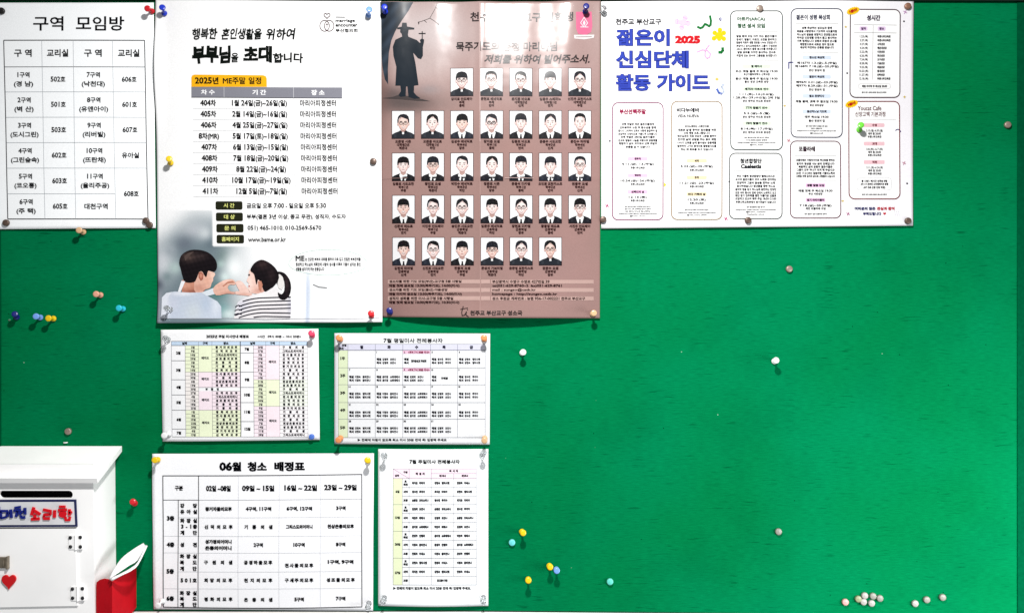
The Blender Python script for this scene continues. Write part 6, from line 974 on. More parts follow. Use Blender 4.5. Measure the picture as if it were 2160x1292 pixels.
# ---------------------------------------------------------------- brown seminarians' poster
KB = 2.1
def h3(u, v):
    r = 5.6+2.4*math.sin(math.pi*u)*math.sin(math.pi*v)
    r += 1.4*math.sin(u*15+.5)*(1-v)**1.5+.9*math.sin(u*31+v*3)*(1-v)**2
    r += -6.0*(1-v)**2*(.3+.7*math.sin(math.pi*min(1, max(0, (u-.25)/.6))))*.5+3*(1-v)**2*.5
    r += .9*math.exp(-((u-.457)/.016)**2)+.5*math.exp(-((v-.557)/.012)**2)
    r += 20*max(0, (v-.72)/.28)**2.2*math.sin(math.pi*min(1, max(0, (u-.04)/.90)))**.8
    r -= 3.5*v*max(0, 1-u/.1)
    return max(1.2, r)
z4 = Z(3.8, 795, 0); z5 = Z(3.4917, 795, 320)
def c3(x, y):
    X, Y = (x-795)*3.8, y*3.8
    c = [166, 134, 128]
    def mixc(w_, t):
        for i in range(3): c[i] = c[i]*(1-w_)+t[i]*w_
    n = math.sin(x*.031+y*.017)*math.sin(y*.043-x*.011)
    mixc(.25+.25*n, (178, 138, 132))
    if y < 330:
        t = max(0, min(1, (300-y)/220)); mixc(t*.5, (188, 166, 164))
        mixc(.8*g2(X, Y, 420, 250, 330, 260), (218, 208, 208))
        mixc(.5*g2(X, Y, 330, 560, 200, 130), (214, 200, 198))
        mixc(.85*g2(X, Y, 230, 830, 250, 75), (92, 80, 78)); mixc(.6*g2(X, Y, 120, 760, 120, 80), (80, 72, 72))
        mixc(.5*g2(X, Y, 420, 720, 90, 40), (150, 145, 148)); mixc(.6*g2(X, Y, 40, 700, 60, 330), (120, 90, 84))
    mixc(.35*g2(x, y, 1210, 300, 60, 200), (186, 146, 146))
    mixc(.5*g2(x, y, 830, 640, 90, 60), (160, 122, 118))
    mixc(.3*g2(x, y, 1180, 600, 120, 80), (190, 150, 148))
    return tuple(c)
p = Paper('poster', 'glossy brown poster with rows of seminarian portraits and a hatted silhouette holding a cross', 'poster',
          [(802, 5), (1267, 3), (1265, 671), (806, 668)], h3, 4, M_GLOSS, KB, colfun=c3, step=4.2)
p.part('silhouette', 'dark robed figure with a wide-brimmed hat raising a cross beside a cliff')
CL = lambda x, y: [c*(1+.25*math.sin(x*.21+y*.13)*math.sin(y*.09)) for c in (46, 56, 68)]; SI = (16, 30, 42)
P_ = lambda pts, col, lay: p.poly(Zp(z4, pts), col, lay)
P_([(28, 22), (292, 22), (255, 90), (195, 180), (150, 255), (118, 330), (98, 430), (90, 560), (92, 680), (66, 640), (46, 540), (36, 420), (30, 250)], CL, 1)
P_([(205, 188), (240, 188), (244, 218), (302, 228), (300, 240), (256, 242), (250, 285), (255, 300), (320, 325), (345, 348), (352, 345), (346, 325), (362, 312), (380, 322), (378, 345), (370, 380), (370, 450), (355, 478), (330, 470), (292, 425), (312, 520), (335, 685), (300, 690), (298, 745), (320, 770), (350, 790), (300, 795), (255, 780), (246, 695), (236, 697), (232, 775), (190, 780), (175, 765), (195, 735), (190, 690), (150, 690), (158, 540), (135, 450), (130, 380), (150, 325), (205, 298), (200, 275), (188, 262), (190, 240), (165, 240), (165, 228), (200, 220)], SI, 3)
P_([(361, 255), (368, 255), (368, 322), (361, 322)], (24, 26, 32), 3); P_([(336, 269), (392, 269), (392, 277), (336, 277)], (24, 26, 32), 3)
for a in ([(485, 25), (470, 70), (425, 150), (380, 168), (335, 182)], [(425, 150), (455, 168), (495, 198)], [(470, 60), (530, 110)], [(380, 168), (400, 185)]): p.line(Zp(z4, a), .9, (70, 58, 58), 2)
P_([(330, 180), (342, 176), (340, 196), (333, 200)], (60, 50, 50), 2); P_([(485, 186), (497, 190), (502, 208), (490, 204)], (50, 44, 44), 2)
P_([(40, 790), (130, 780), (180, 762), (260, 775), (370, 800), (430, 815), (330, 812), (200, 800)], (70, 62, 62), 1)
p.part('title')
BK = (34, 18, 20)
p.fit('천주교 부산교구 신학생', 992, 27, 1209, 46.5, BK, .02)
p.fit('묵주기도의 동정 마리아님', 962, 89, 1175, 108.5, BK, .02)
p.fit('저희를 위하여 빌어주소서.', 1022.6, 115.8, 1245, 135, BK, .025, shear=.25)
p.part('emblem', 'pink shield with a white symbol over a pale ribbon')
P_([(1594, 102), (1720, 98), (1726, 215), (1716, 262), (1670, 288), (1612, 276), (1596, 235)], (232, 110, 150), 1)
p.line(Zp(z4, [(1632, 222), (1658, 222), (1632, 190), (1660, 145), (1688, 190), (1664, 222), (1692, 222)]), 1.6, (250, 235, 240), 2)
P_([(1660, 165), (1672, 190), (1660, 215), (1650, 190)], (250, 235, 240), 2)
P_([(1578, 286), (1742, 282), (1738, 308), (1664, 322), (1582, 316)], (236, 226, 226), 2); p.line(Zp(z4, [(1594, 302), (1722, 298)]), 1.0, (120, 100, 100), 3)
CAPS = '김이박최정강조윤장임한오서신권황안송홍문'; FN = ['베드로', '요셉', '안드레아', '미카엘', '사도요한', '바오로', '가브리엘', '프란치스코', '라파엘', '베네딕토', '시몬', '스테파노']
def portrait(x0, y0, cler, hair, glasses, smile, r):
    w, h = 46.5, 57.5
    p.part('portrait')
    X = lambda u: x0+w*u
    Y = lambda v: y0+h*v
    PP = lambda pts, col, lay: p.poly([(X(a), Y(b_)) for a, b_ in pts], col, lay)
    p.rect(x0-1.2, y0-1.2, x0+w+1.2, y0+h+1, (60, 32, 34), 1); p.rect(x0, y0, x0+w, y0+h, (250, 250, 252), 2)
    sk = (252, 236, 232) if r.random() < .75 else (246, 220, 210); sh = (188, 142, 134)
    hc = r.choice([(16, 15, 20), (12, 10, 14), (26, 26, 34)]); sx = r.uniform(-.015, .015); fy = r.uniform(-.015, .02)
    suit = r.choice([(26, 26, 34), (34, 38, 50), (20, 20, 24)]) if not cler else (36, 40, 48)
    PP([(.39+sx, .6), (.61+sx, .6), (.63+sx, .80), (.37+sx, .80)], (196, 160, 152), 3)
    PP([(0, 1), (0, .86), (.12, .80), (.34, .735), (.5, .83), (.66, .735), (.88, .80), (1, .86), (1, 1)], suit, 4)
    for s_ in (-1, 1): PP([(.5+s_*.30, .82), (.5+s_*.42, .84), (.5+s_*.40, .97), (.5+s_*.30, .95)], tuple(c+14 for c in suit), 4.5)
    if cler:
        PP([(.33, .72), (.40, .715), (.5, .80), (.60, .715), (.67, .72), (.66, .79), (.5, .86), (.34, .79)], (22, 22, 28), 5)
        PP([(.455, .775), (.545, .775), (.545, .85), (.455, .85)], (250, 250, 250), 6)
    else:
        PP([(.36, .735), (.5, .81), (.64, .735), (.68, .80), (.60, 1), (.40, 1), (.32, .80)], (250, 250, 250), 5)
        PP([(.455, .86), (.545, .86), (.53, .90), (.555, 1), (.445, 1), (.47, .90)], (18, 18, 24), 6)
    cx, cy = .5+sx, .44+fy
    for s_ in (-1, 1): p.ell(X(cx+s_*.245), Y(cy+.02), w*.04, h*.06, sh, 5, 8); p.ell(X(cx+s_*.245), Y(cy+.02), w*.022, h*.04, sk, 6, 8)
    pts = []; fw = r.uniform(.215, .25); jw = r.uniform(.14, .30); fh = r.uniform(.255, .275)
    for i in range(24):
        t = 2*math.pi*i/24; rr = fw if math.sin(t) < 0 else fw*(1-jw*math.sin(t)**2)
        pts.append((cx+rr*math.cos(t), cy+fh*math.sin(t)))
    PP(pts, sh, 5); lx = r.choice((-.02, .02, 0.0))
    for j, f_ in enumerate((.95, .86, .72)):
        mixc_ = tuple(int(sk[i]*(.86+.07*j)) if i else int(sk[0]*(.92+.04*j)) for i in range(3))
        PP([(cx+lx*(1-f_)*3+(a-cx)*f_, cy-.01+(b_-cy)*f_) for a, b_ in pts], mixc_, 6+j*.4)
    for s_ in (-1, 1): p.ell(X(cx+s_*.13), Y(cy+.09), w*.05, h*.04, (min(255, sk[0]), int(sk[1]*.90), int(sk[2]*.88)), 7.1, 8)
    top = cy-.34+r.uniform(-.01, .01)
    L_, R_ = cx-.265, cx+.265
    crown = [(L_+.0, cy-.02), (L_-.005, cy-.13), (L_+.03, cy-.25), (L_+.12, top+.02), (cx, top-.005), (R_-.12, top+.02), (R_-.03, cy-.25), (R_+.005, cy-.13), (R_, cy-.02)]
    if hair == 'bang': low = [(R_-.045, cy-.03), (R_-.06, cy-.10), (cx+.1, cy-.105), (cx, cy-.115), (cx-.1, cy-.10), (L_+.06, cy-.10), (L_+.045, cy-.03)]
    elif hair == 'part': low = [(R_-.04, cy-.03), (R_-.07, cy-.12), (cx+.10, cy-.19), (cx+.01, cy-.265), (cx-.10, cy-.18), (L_+.07, cy-.12), (L_+.04, cy-.03)]
    elif hair == 'side': low = [(R_-.04, cy-.04), (R_-.06, cy-.15), (cx+.02, cy-.20), (cx-.12, cy-.25), (L_+.06, cy-.17), (L_+.04, cy-.04)]
    else: low = [(R_-.045, cy-.06), (R_-.06, cy-.19), (cx+.08, cy-.225), (cx-.08, cy-.225), (L_+.06, cy-.19), (L_+.045, cy-.06)]
    PP(crown+low, hc, 8)
    for j in range(5):
        hx = cx-.17+.08*j+r.uniform(-.02, .02); p.line([(X(hx), Y(top+.06+abs(hx-cx)*.3)), (X(hx+(hx-cx)*.4), Y(top+.13+abs(hx-cx)*.3))], .8, tuple(c+r.randint(14, 42) for c in hc), 9)
    for s_ in (-1, 1):
        ex = cx+s_*.10
        p.line([(X(ex-.055), Y(cy-.075)), (X(ex+.05), Y(cy-.082))], 1.1, (54, 40, 42), 8)
        p.line([(X(ex-.04), Y(cy-.02)), (X(ex+.035), Y(cy-.02))], 1.4, (22, 16, 20), 8)
        if glasses: p.line([(X(ex)+w*.082*math.cos(t), Y(cy-.01)+h*.052*math.sin(t)) for t in [2*math.pi*i/12 for i in range(12)]], .9 if glasses == 1 else 1.5, (70, 56, 56) if glasses == 1 else (30, 26, 30), 9, True)
    if glasses: p.line([(X(cx-.02), Y(cy-.015)), (X(cx+.02), Y(cy-.015))], .9, (70, 56, 56), 9)
    p.line([(X(cx), Y(cy)), (X(cx-.015), Y(cy+.065)), (X(cx+.025), Y(cy+.07))], 1.0, (150, 96, 90), 8)
    if smile:
        PP([(cx-.075, cy+.125), (cx+.075, cy+.125), (cx+.045, cy+.165), (cx, cy+.178), (cx-.045, cy+.165)], (168, 84, 84), 8)
        PP([(cx-.06, cy+.132), (cx+.06, cy+.132), (cx+.035, cy+.16), (cx-.035, cy+.16)], (252, 250, 250), 9)
    else: p.line([(X(cx-.06), Y(cy+.14)), (X(cx+.06), Y(cy+.14))], 1.2, (176, 92, 90), 8)
    nm = r.choice(CAPS)+r.choice('민성진동현준지')+r.choice('호우석훈영수')+' '+r.choice(FN)
    CAPT.append((nm, x0+w/2, y0+h))
CAPT = []
rr_ = random.Random(5)
spec = [(145.5, [951, 1013.5, 1075.5, 1137.5, 1199.5], 'CCCCC', ['bang', 'short', 'side', 'bang', 'part'], [1, 1, 1, 0, 1], [1, 1, 1, 1, 1]),
        (235, [827.5, 889.5, 951.3, 1014, 1075.5, 1137.5, 1199.5], 'CCSSSSS', ['side', 'part', 'bang', 'side', 'bang', 'part', 'short'], [1, 0, 0, 2, 0, 0, 0], [1, 0, 1, 1, 0, 0, 0]),
        (324, [828, 890, 951.5, 1014, 1075.5, 1137.5, 1199.5], 'SSSSSSS', ['bang', 'bang', 'side', 'part', 'bang', 'bang', 'short'], [0, 1, 0, 0, 0, 0, 1], [0, 0, 1, 1, 1, 1, 1]),
        (413, [828.3, 890.3, 952, 1014.5, 1076, 1137.5, 1199.7], 'SSSSSSS', ['bang', 'side', 'part', 'bang', 'part', 'bang', 'bang'], [0, 1, 1, 0, 1, 0, 1], [1, 0, 1, 1, 1, 1, 0]),
        (501.5, [828.6, 890.8, 952.3, 1014.8, 1076, 1137.5], 'SSSCCC', ['bang', 'side', 'bang', 'bang', 'part', 'part'], [0, 1, 0, 1, 1, 1], [1, 1, 0, 0, 0, 0])]
for y0, xs, cl, hs, gl, sm in spec:
    for i, x in enumerate(xs): portrait(x, y0, cl[i] == 'C', hs[i], gl[i], sm[i], rr_)
p.part('captions')
for i, (nm, cx, yb) in enumerate(CAPT):
    p.text(nm, cx, yb+6.6, 5.6, (58, 22, 22), .03, w=min(56, len(nm)*5.6))
    p.text('부제' if i < 2 else ('대학원%d년' % (1+i % 3) if i < 7 else ('학부%d년' % (1+i % 4) if i < 21 else '군휴학생')), cx, yb+13.6, 5.4, (58, 22, 22), .03)
    p.text(['동래', '반여', '신계', '연지', '우정', '해운대', '하단', '장유'][i % 8], cx, yb+20.4, 5.4, (58, 22, 22), .03)
p.part('footer_text')
for x0, x1, y0, y1 in ((818, 1034, 589.7, 597.7), (818, 1034, 607.3, 615.8), (818, 1034, 624.4, 633), (1036, 1252, 590, 598), (1036, 1252, 607.3, 615.6), (1036, 1252, 625, 633.2)): p.rect(x0, y0, x1, y1, (206, 172, 164), 1)
for i, (t, x1) in enumerate([('성소자를 위한 기도 모임(부산)-교구청 5층 사랑실', 974), ('매월 첫째 금요일 13:30(묵주기도), 14:00(미사)', 970), ('성소자를 위한 기도 모임(울산)-야음성당', 945), ('매월 마지막 금요일 13:30(묵주기도), 14:00(미사)', 975), ('성직자 성화를 위한 미사-교구청 5층 사랑실', 957), ('매월 첫째 월요일 10:00(묵주기도), 10:30(미사)', 970)]):
    y = 593.8+i*8.8; p.fit(t, 821, y-3.3, x1, y+3.3, (48, 16, 16), .035)
for i, (t, x1) in enumerate([('부산광역시 수영구 수영로 427번길 39', 1159), ('tel(051-629-8760~2  fax)051-629-8761', 1185), ('mail : sungso@catb.kr', 1130), ('homepage : http://sungso.catb.kr', 1175), ('성소 후원금 계좌번호 : 농협 956-17-002221 천주교 부산교구', 1234)]):
    y = 594+i*8.8; p.fit(t, 1038.5, y-3.3, x1, y+3.3, (48, 16, 16), .03)
p.line([(972, 652), (988, 649)], 1.4, (30, 14, 16), 3); p.line([(978, 646), (975, 658), (976, 665), (981, 664), (985, 657), (984, 664), (989, 667)], 1.8, (30, 14, 16), 3); p.ell(987, 652.5, 1.2, 1.2, (30, 14, 16), 3, 8)
p.fit('천주교 부산교구 성소국', 992.6, 654.3, 1101.5, 664.8, BK, .03)
p.part('fold_line')
p.line([(1012.5, 8), (1012.8, 300)], 1.1, (228, 198, 192), 10); p.line([(1012.8, 300), (1013.5, 660)], .7, (206, 170, 164), 10)
p.line([(806, 377), (860, 376)], .6, (196, 158, 152), 10); p.line([(1065, 376.5), (1080, 375.5), (1125, 376.5)], 1.0, (228, 200, 196), 10)

# ---------------------------------------------------------------- youth activity guide poster
KY = 1.7
def h4(u, v): return 3.5+2.6*math.sin(math.pi*u*1.5+.3)*math.sin(math.pi*v)+1.0*math.sin(u*11+v*4)*.6+3*max(0, (v-.93)/.07)*math.sin(math.pi*u*3)**2*.5+1.5*max(0, .06-v)/.06*math.sin(math.pi*u*2)**2
def c4(x, y):
    b_ = [252, 252, 254]; w_ = .5*max(0, min(1, (x-1760)/120))
    return tuple(b_[i]*(1-w_)+(243, 238, 246)[i]*w_ for i in range(3))
p = Paper('poster', 'white youth guide poster with bold blue lettering and outlined columns, farthest along the top row', 'poster',
          [(1268, 4), (1927, 1.5), (1925, 476), (1268, 482)], h4, 4, M_SATIN, KY, colfun=c4, step=6)
z6 = Z(2.691, 1260, 0); z7 = Z(2.6927, 1530, 0); z8 = Z(6.457, 1400, 20)
p.part('title')
p.fit('천주교 부산교구', 1298, 40.5, 1394.5, 53.5, (30, 30, 36), .03)
BL = (52, 70, 176); BD = (24, 34, 120)
for t, x0, y0, x1, y1 in (('젊은이', 1299, 62, 1412.5, 98.5), ('신심단체', 1298, 107.8, 1452.5, 145.7), ('활동', 1298, 157, 1372, 193.5), ('가이드', 1384.5, 157, 1496.7, 193.5)):
    p.fit(t, x0, y0, x1, y1, BD, .045, lay=2); p.fit(t, x0+1, y0+1, x1-1, y1-1, BL, .012, lay=3)
p.fit('2025', 1422, 76, 1477, 93.5, (206, 24, 34), .07)
def petals(pts, r, col, lay=2):
    cx = sum(a for a, _ in pts)/len(pts); cy = sum(b_ for _, b_ in pts)/len(pts)
    for i, (a, b_) in enumerate(pts): X, Y = z8(a, b_); p.ell(X, Y, r, r, col, lay, 14)
    X, Y = z8(cx, cy); p.ell(X, Y, r*1.05, r*1.05, col, lay+1, 14)
    for a, b_ in pts: p.line([z8(a, b_), (X, Y)], r*1.5, col, lay)
p.part('flower', 'pink four-petal flower')
petals([(175, 170), (290, 120), (330, 195), (240, 250)], 5.8, (240, 200, 236))
p.part('flower', 'yellow six-petal flower')
petals([(690, 325), (762, 285), (815, 325), (815, 405), (752, 405), (680, 400)], 4.9, (236, 206, 24))
p.part('squiggle', 'green zigzag squiggle')
p.line(Zp(z8, [(462, 245), (495, 262), (525, 250), (560, 205), (585, 215), (615, 235), (635, 215), (640, 160), (628, 98)]), 4.6, (22, 118, 52), 2)
p.part('squiggle', 'pink looped ribbon')
p.line(Zp(z8, [(455, 585), (520, 558), (590, 565), (632, 610), (620, 660), (585, 672), (558, 640), (560, 580), (580, 540), (615, 492)]), 3.0, (226, 176, 216), 2)
p.part('squiggle', 'short green comma')
p.line(Zp(z8, [(752, 590), (780, 590), (800, 565), (798, 535)]), 5.6, (22, 118, 52), 2)
p.part('dot')
p.ell(*z8(772, 138), 3.2, 4, (190, 190, 214), 2); p.line(Zp(z8, [(765, 118), (756, 135), (768, 158)]), 1.8, (60, 60, 90), 3)
def star(x, y, r, col, lay=2):
    p.poly([(x+(r if i % 2 == 0 else r*.35)*math.cos(math.pi*i/4-math.pi/2), y+(r if i % 2 == 0 else r*.35)*math.sin(math.pi*i/4-math.pi/2)) for i in range(8)], col, lay)
p.part('star')
star(1511.5, 168, 5.4, (222, 190, 10))
p.part('squiggle', 'blue hook')
p.line(Zp(z8, [(722, 1095), (745, 1140), (780, 1155)]), 4.4, (84, 110, 190), 2); p.line(Zp(z8, [(780, 1155), (812, 1130), (800, 1085), (782, 1060), (795, 1035), (815, 1030)]), 3.8, (196, 206, 226), 2)
p.part('speckles')
for a, b_ in ((25, 42), (62, 48), (105, 42), (28, 78), (55, 82), (88, 70), (15, 110), (50, 112), (82, 97), (118, 87)): p.ell(*z8(a, b_), .75, .75, (60, 60, 70), 2, 6)
for x, y in ((1783.5, 57.5), (1908.3, 204.5), (1654.5, 224), (1777.5, 424)): p.part('star'); star(x, y, 3.6, (206, 176, 40))
for x, y in ((1286, 298), (1787, 154.5), (1906.5, 45.5), (1537.5, 383.5), (1913, 387)): p.part('dot'); p.ell(x, y, 2, 1.8, (26, 24, 36), 2, 10)
for x, y, c in ((1280.5, 434, (196, 60, 120)), (1530.5, 461.5, (196, 60, 120)), (1788.5, 451, (170, 90, 130)), (1909, 26, (196, 150, 196)), (1907, 344, (206, 150, 170)), (1663, 297, (206, 130, 140))):
    p.part('blossom')
    for i in range(4): p.line([(x, y), (x+4.2*math.cos(.5+i*1.57), y+4.2*math.sin(.5+i*1.57))], 1.7, c, 2)
p.part('triangle')
p.poly([(1400, 385), (1405, 390), (1400, 395)], (226, 206, 20), 2)
p.part('squiggle')
p.line([(1663, 145), (1663, 132.5), (1672, 132.5)], 2.4, (60, 64, 130), 2)
p.part('squiggle')
p.line([(1894+6*math.cos(a), 280+7*math.sin(a)) for a in [-2.4+.3*i for i in range(8)]], 2.0, (60, 54, 130), 2)
for x0, y0 in ((1281, 374), (1886, 446)):
    p.part('speckles')
    for i in range(3):
        for j in range(3): p.ell(x0+i*4+j, y0+j*4, .6, .6, (130, 130, 140), 2, 6)
def column(name, x0, y0, x1, y1, col, titles, tcol, body, sects, scol, foot, wln=1.9, seph=True):
    p.part(name); p.rrect(x0, y0, x1, y1, 12, (255, 255, 255), 1); p.rline(x0, y0, x1, y1, 12, wln, col, 3)
    for t, a, b_, c, d, bo_ in titles: p.fit(t, a, b_, c, d, tcol, bo_+.018)
    cx = (x0+x1)/2
    for y, tl in body:
        if y is None: p.line([(x0+9, tl), (x1-9, tl)], .7, (120, 124, 126), 2)
        else: p.text(tl, cx, y, 4.7, (26, 24, 34), .035, w=min(x1-x0-24, len(tl)*4.25))
    for y, t, rows in sects:
        p.rrect(cx-(30 if x1-x0 > 108.5 else 21), y-3.8, cx+(30 if x1-x0 > 108.5 else 21), y+3.8, 2.0, scol, 2)
        p.text(t, cx, y, 4.7, (34, 26, 40), .045, w=len(t)*4.6)
        for yy, tt in rows: p.text(tt, cx, yy, 4.7, (26, 24, 34), .03, w=len(tt)*4.25)
    for y, t in foot: p.text(t, cx, y, 3.1, (40, 40, 48), .03, w=min(x1-x0-26, len(t)*2.6))
column('guide_column', 1291.6, 217.8, 1398, 463.8, (130, 30, 90), [('부산선택주말', 1306, 231, 1362, 242, .03)], (150, 30, 74),
       [(None, 252.5), (263, '선택 주말은 작은 젊은이들에게'), (270, '인터뷰하며 소란 적 중요성을 함께'), (276.7, '합니다 그리하여 교회의 사랑에 응답하여 잘'), (283.4, '초심하는 신앙인으로 거듭나게 도와줍니다'), (290, '선택 주말은 2박3일 젊은이들은'), (297, '친교와 말씀의 나눔을 바탕으로 공동체를'), (303.5, '체험하고 삶의 의미에서 선택 주말의'), (310.5, '은총을 살 수 있습니다'), (None, 322.5)],
       [(335.5, '89차', [(346.5, '4.11.(금)~13.(주일)'), (354.5, '푸른나무교육관')]), (370.3, '90차', [(381.5, '10.24.(금)~26.(주일)'), (389, '푸른나무교육관')]), (405, '선택인의 날', [(416, '12.13.(토)'), (423.5, '푸른나무교육관')])], (246, 196, 232),
       [(436, '문의 청소년사목국 선택주말 담당 봉사자'), (441, '담당 지도 신부 선택주말 봉사자 연락처'), (446, '문의 전화 및 카카오톡 채널 선택주말'), (450.5, 'https://m.cafe.daum.net/pusanchoice'), (455.5, '@busan_choice')])
column('guide_column', 1416, 215, 1522, 463, (150, 122, 84), [('비다누에바', 1426.5, 228.5, 1474.5, 238, .02), ('VIDA NUEVA', 1428, 242.5, 1474, 249, .015)], (36, 36, 44),
       [(None, 258), (267.5, '비다누에바는 스페인어로'), (275, '\'새로운 삶\'을 뜻하는 청년들을 위한'), (281.5, '신앙 체험 프로그램입니다'), (288, '예수님과의 직접 만남과 그분을 통하여'), (295, '진지한 삶에 성찰을 하는 등의 체험'), (302, '나아가 교회를 삶에 불어넣는 공동체를'), (309, '발견하여 나가는 중개자로 활동봉사도를'), (316, '하는 데 목표를 두고 있습니다'), (None, 327.5)],
       [(340, '4차', [(351.5, '5.23.(금)~25.(주일)'), (359.5, '푸른나무교육관')]), (375, '5차', [(386.5, '11.21.(금)~23.(주일)'), (394, '푸른나무교육관')]), (410, '비다 가족의 날', [(421.5, '12.20.(토)'), (429, '푸른나무교육관')])], (240, 226, 186),
       [(443, '문의 청소년사목국 비다누에바 담당자'), (448.5, 'https://m.cafe.naver.com/vidanueva'), (453.5, '@vida_nueva_2024')])
column('guide_column', 1540.4, 24, 1649.6, 316.5, (44, 62, 56), [('아르카(ARCA)', 1554, 36.5, 1613, 46.5, .02), ('청년 성서 모임', 1554.5, 50.5, 1613, 60.5, .03)], (24, 84, 48),
       [(None, 67.5), (77.5, '말씀 중에 모임 아카 여는 젊은이들이'), (84.5, '창세기, 탈출기, 마르코, 요한을 준비하고'), (91, '말씀에 따르며 생활 전반을 나누는 모임입니다'), (98, '본당이나 성지교육원에서 그룹이 구성되면'), (104.5, 'ARCA 센터에서 활동 봉사자를 파견합니다'), (111.5, '말씀 공부를 마치면 봉사하는 연수로'), (118.5, '직접에 있는 연수와 그룹원을 초대합니다'), (None, 128.5)],
       [(141, '월 례미사', [(151.5, '부산: 매월 둘째 주 화요일 19:30'), (158, '부산가톨릭대학교 신학교정'), (167, '울산: 매월 둘째 주 월요일 19:30'), (173.5, '울산 성당 교육관 성당')]), (189, '제75차 마르코 연수', [(200, '1.11.(토)~14.(수요일)'), (207, '1.28.(화)~29.(수요일) 2박 3일'), (214, '양산 정하상 바오로 영성관')]), (228.5, '77차 탈출기 연수', [(240, '5.2.(금)~5.(월)'), (247.5, '양산 정하상 바오로 영성관')]), (261, '78차 탈출기 연수', [(272.5, '8.14.(목)~17.(주일)'), (280, '양산 정하상 바오로 영성관')])], (222, 240, 216),
       [(291, '문의 청년성서모임 담당 봉사자 연락처'), (296.5, '010-0000-0000 연락처'), (301.5, 'http://cafe.daum.net/pusan-arca'), (306, '@arca_busan')])
column('guide_column', 1538, 324, 1649, 461.6, (70, 76, 72), [('청년합창단', 1560, 335, 1606, 345.5, .02), ('Caelestis', 1561.5, 347, 1605, 356, .03)], (30, 32, 38),
       [(None, 361), (372, '부산 가톨릭 청년합창단 첼레스티스는'), (379, '교구의 젊은이들이 모여 노래로 찬미하는'), (386, '찬양하여 그분의 음성을 전하는 노래'), (393, '봉사하였습니다 청년들을 향한 하느님'), (400, '음악의 힘을 믿고 하느님께 봉헌하는 찬양단'), (407, '또한 여러 행사의 전례 안에서 노래하고 있고'), (413, '매년 정기 연주회를 통한 아름다운 선율로'), (419.5, '모임하고 있으며 매주 주일 18:30~21:00'), (426.5, '푸른나무교육관에서 정기연습이 있습니다')],
       [], (255, 255, 255), [(437, '문의 청년합창단 담당 봉사자'), (442.5, 'https://m.cafe.naver.com/caelestis'), (447, '@busan_caelestis'), (452, 'Caelestis_choir')])
column('guide_column', 1668, 19.7, 1776.6, 289.7, (32, 38, 72), [('젊은이 성령 묵상회', 1678.5, 32, 1750, 43, .015)], (40, 44, 70),
       [(None, 51), (60, '성령 묵상하는 성모님과 함께'), (67, '복음을 사랑방에서 기도하며 사도들처럼'), (74, '하느님의 말씀을 경험하고 찬양함으로써'), (80.7, '하여금 신앙생활 안에서 돕고 봉사하는'), (87.5, '가족 형제입니다 성령과 회합과 은사를'), (94.5, '체험함으로써 새로운 영의 힘으로'), (101, '세상에 파견되는 은총을 받습니다'), (None, 111)],
       [(122, '청소년 묵상회', [(133.5, '제167차 1.3.(금)~5.(주일)'), (140.7, '제168차 7.18.(금)~20.(주일)'), (149, '양산 영성의 집')]), (162.5, '젊은이 묵상회', [(174, '제96차 2.21.(금)~23.(주일)'), (181.5, '제97차 8.29.(금)~31.(주일)'), (189.5, '양산 영성의 집')]), (203, '월요 찬양미사', [(214.5, '매월 둘째, 넷째 주 월요일 19:30'), (222.5, '부산 프라성당')]), (235.5, '울산하느님 기도회', [(247, '매주 목요일 19:30'), (255, '울산 영성의 집')])], (214, 226, 242),
       [(266.5, '문의 회장 연락처 성령봉사회 담당'), (271.5, '젊은이 성령봉사회'), (276, 'https://www.instagram.com/busanyouth'), (281, '@busanyouth')])
column('guide_column', 1666.7, 298, 1773, 459.8, (92, 26, 52), [('포콜라레', 1684, 309, 1719, 320, .02)], (52, 30, 44),
       [(None, 328.5), (338, '포콜라레는 이탈리아어로 벽난로를 뜻하는'), (345.5, '일치의 영성을 사는 분의 단체입니다'), (352, '복음적인 삶의 운동의 젊은이들은'), (358.5, '\'그들이 모두 하나가 되게 해 주십시오\''), (365.5, '(요한 17,21)라는 말씀처럼 기쁨의노력과'), (372, '사랑을 위해 일치와 삶으로 사람들과 나눕니다'), (None, 380.5)],
       [(391, '생활 말씀 모임', [(402.5, '매월 첫째 주 목요일 19:30'), (409, '부산 서면성당')]), (422, '정기 마리아폴리', [(433.5, '7.18.(금)~20.(주일)'), (440, '제천 포콜라레 모임')])], (236, 190, 226), [(451.5, '문의 젊은이 담당 포콜라레 연락처')])
p.part('guide_column')
x0, y0, x1, y1 = 1793, 21, 1898.4, 205.4
p.rrect(x0, y0, x1, y1, 12, (255, 255, 255), 1); p.rline(x0, y0, x1, y1, 12, 2, (58, 12, 34), 3)
p.fit('성시간', 1827.5, 32.5, 1856.5, 44.5, (40, 16, 54), .045)
p.line([(1801, 52.5), (1891, 53.5)], .7, (110, 110, 114)); p.line([(1801, 69), (1891, 70)], .7, (110, 110, 114)); p.line([(1841.5, 54), (1840.5, 168)], .7, (120, 120, 124))
for x, t in ((1821, '일자'), (1859.5, '장소')): p.rrect(x-8.5, 56.5, x+8.5, 65.5, 2.5, (230, 206, 236), 2); p.text(t, x, 61, 4.8, (70, 20, 80), .05)
for i, (a, b_) in enumerate([('1.23.(목)', '푸른나무교육관'), ('2.27.(목)', '푸른나무교육관'), ('3.27.(목)', '사직성당'), ('4.24.(목)', '해운대성당'), ('5.22.(목)', '이천성당'), ('6.26.(목)', '화산성당'), ('7.24.(목)', '교구성당'), ('8.28.(목)', '가음성당'), ('9.25.(목)', '복음성당'), ('10.23.(목)', '월내성당'), ('11.27.(목)', '안락성당'), ('12.18.(목)', '푸른나무교육관')]):
    y = 77.5+i*8.05; p.text(a, 1822, y, 4.7, (30, 26, 36), .02, w=len(a)*2.2); p.text(b_, 1850.5, y, 4.7, (24, 20, 30), .04, w=len(b_)*4.0, align='l')
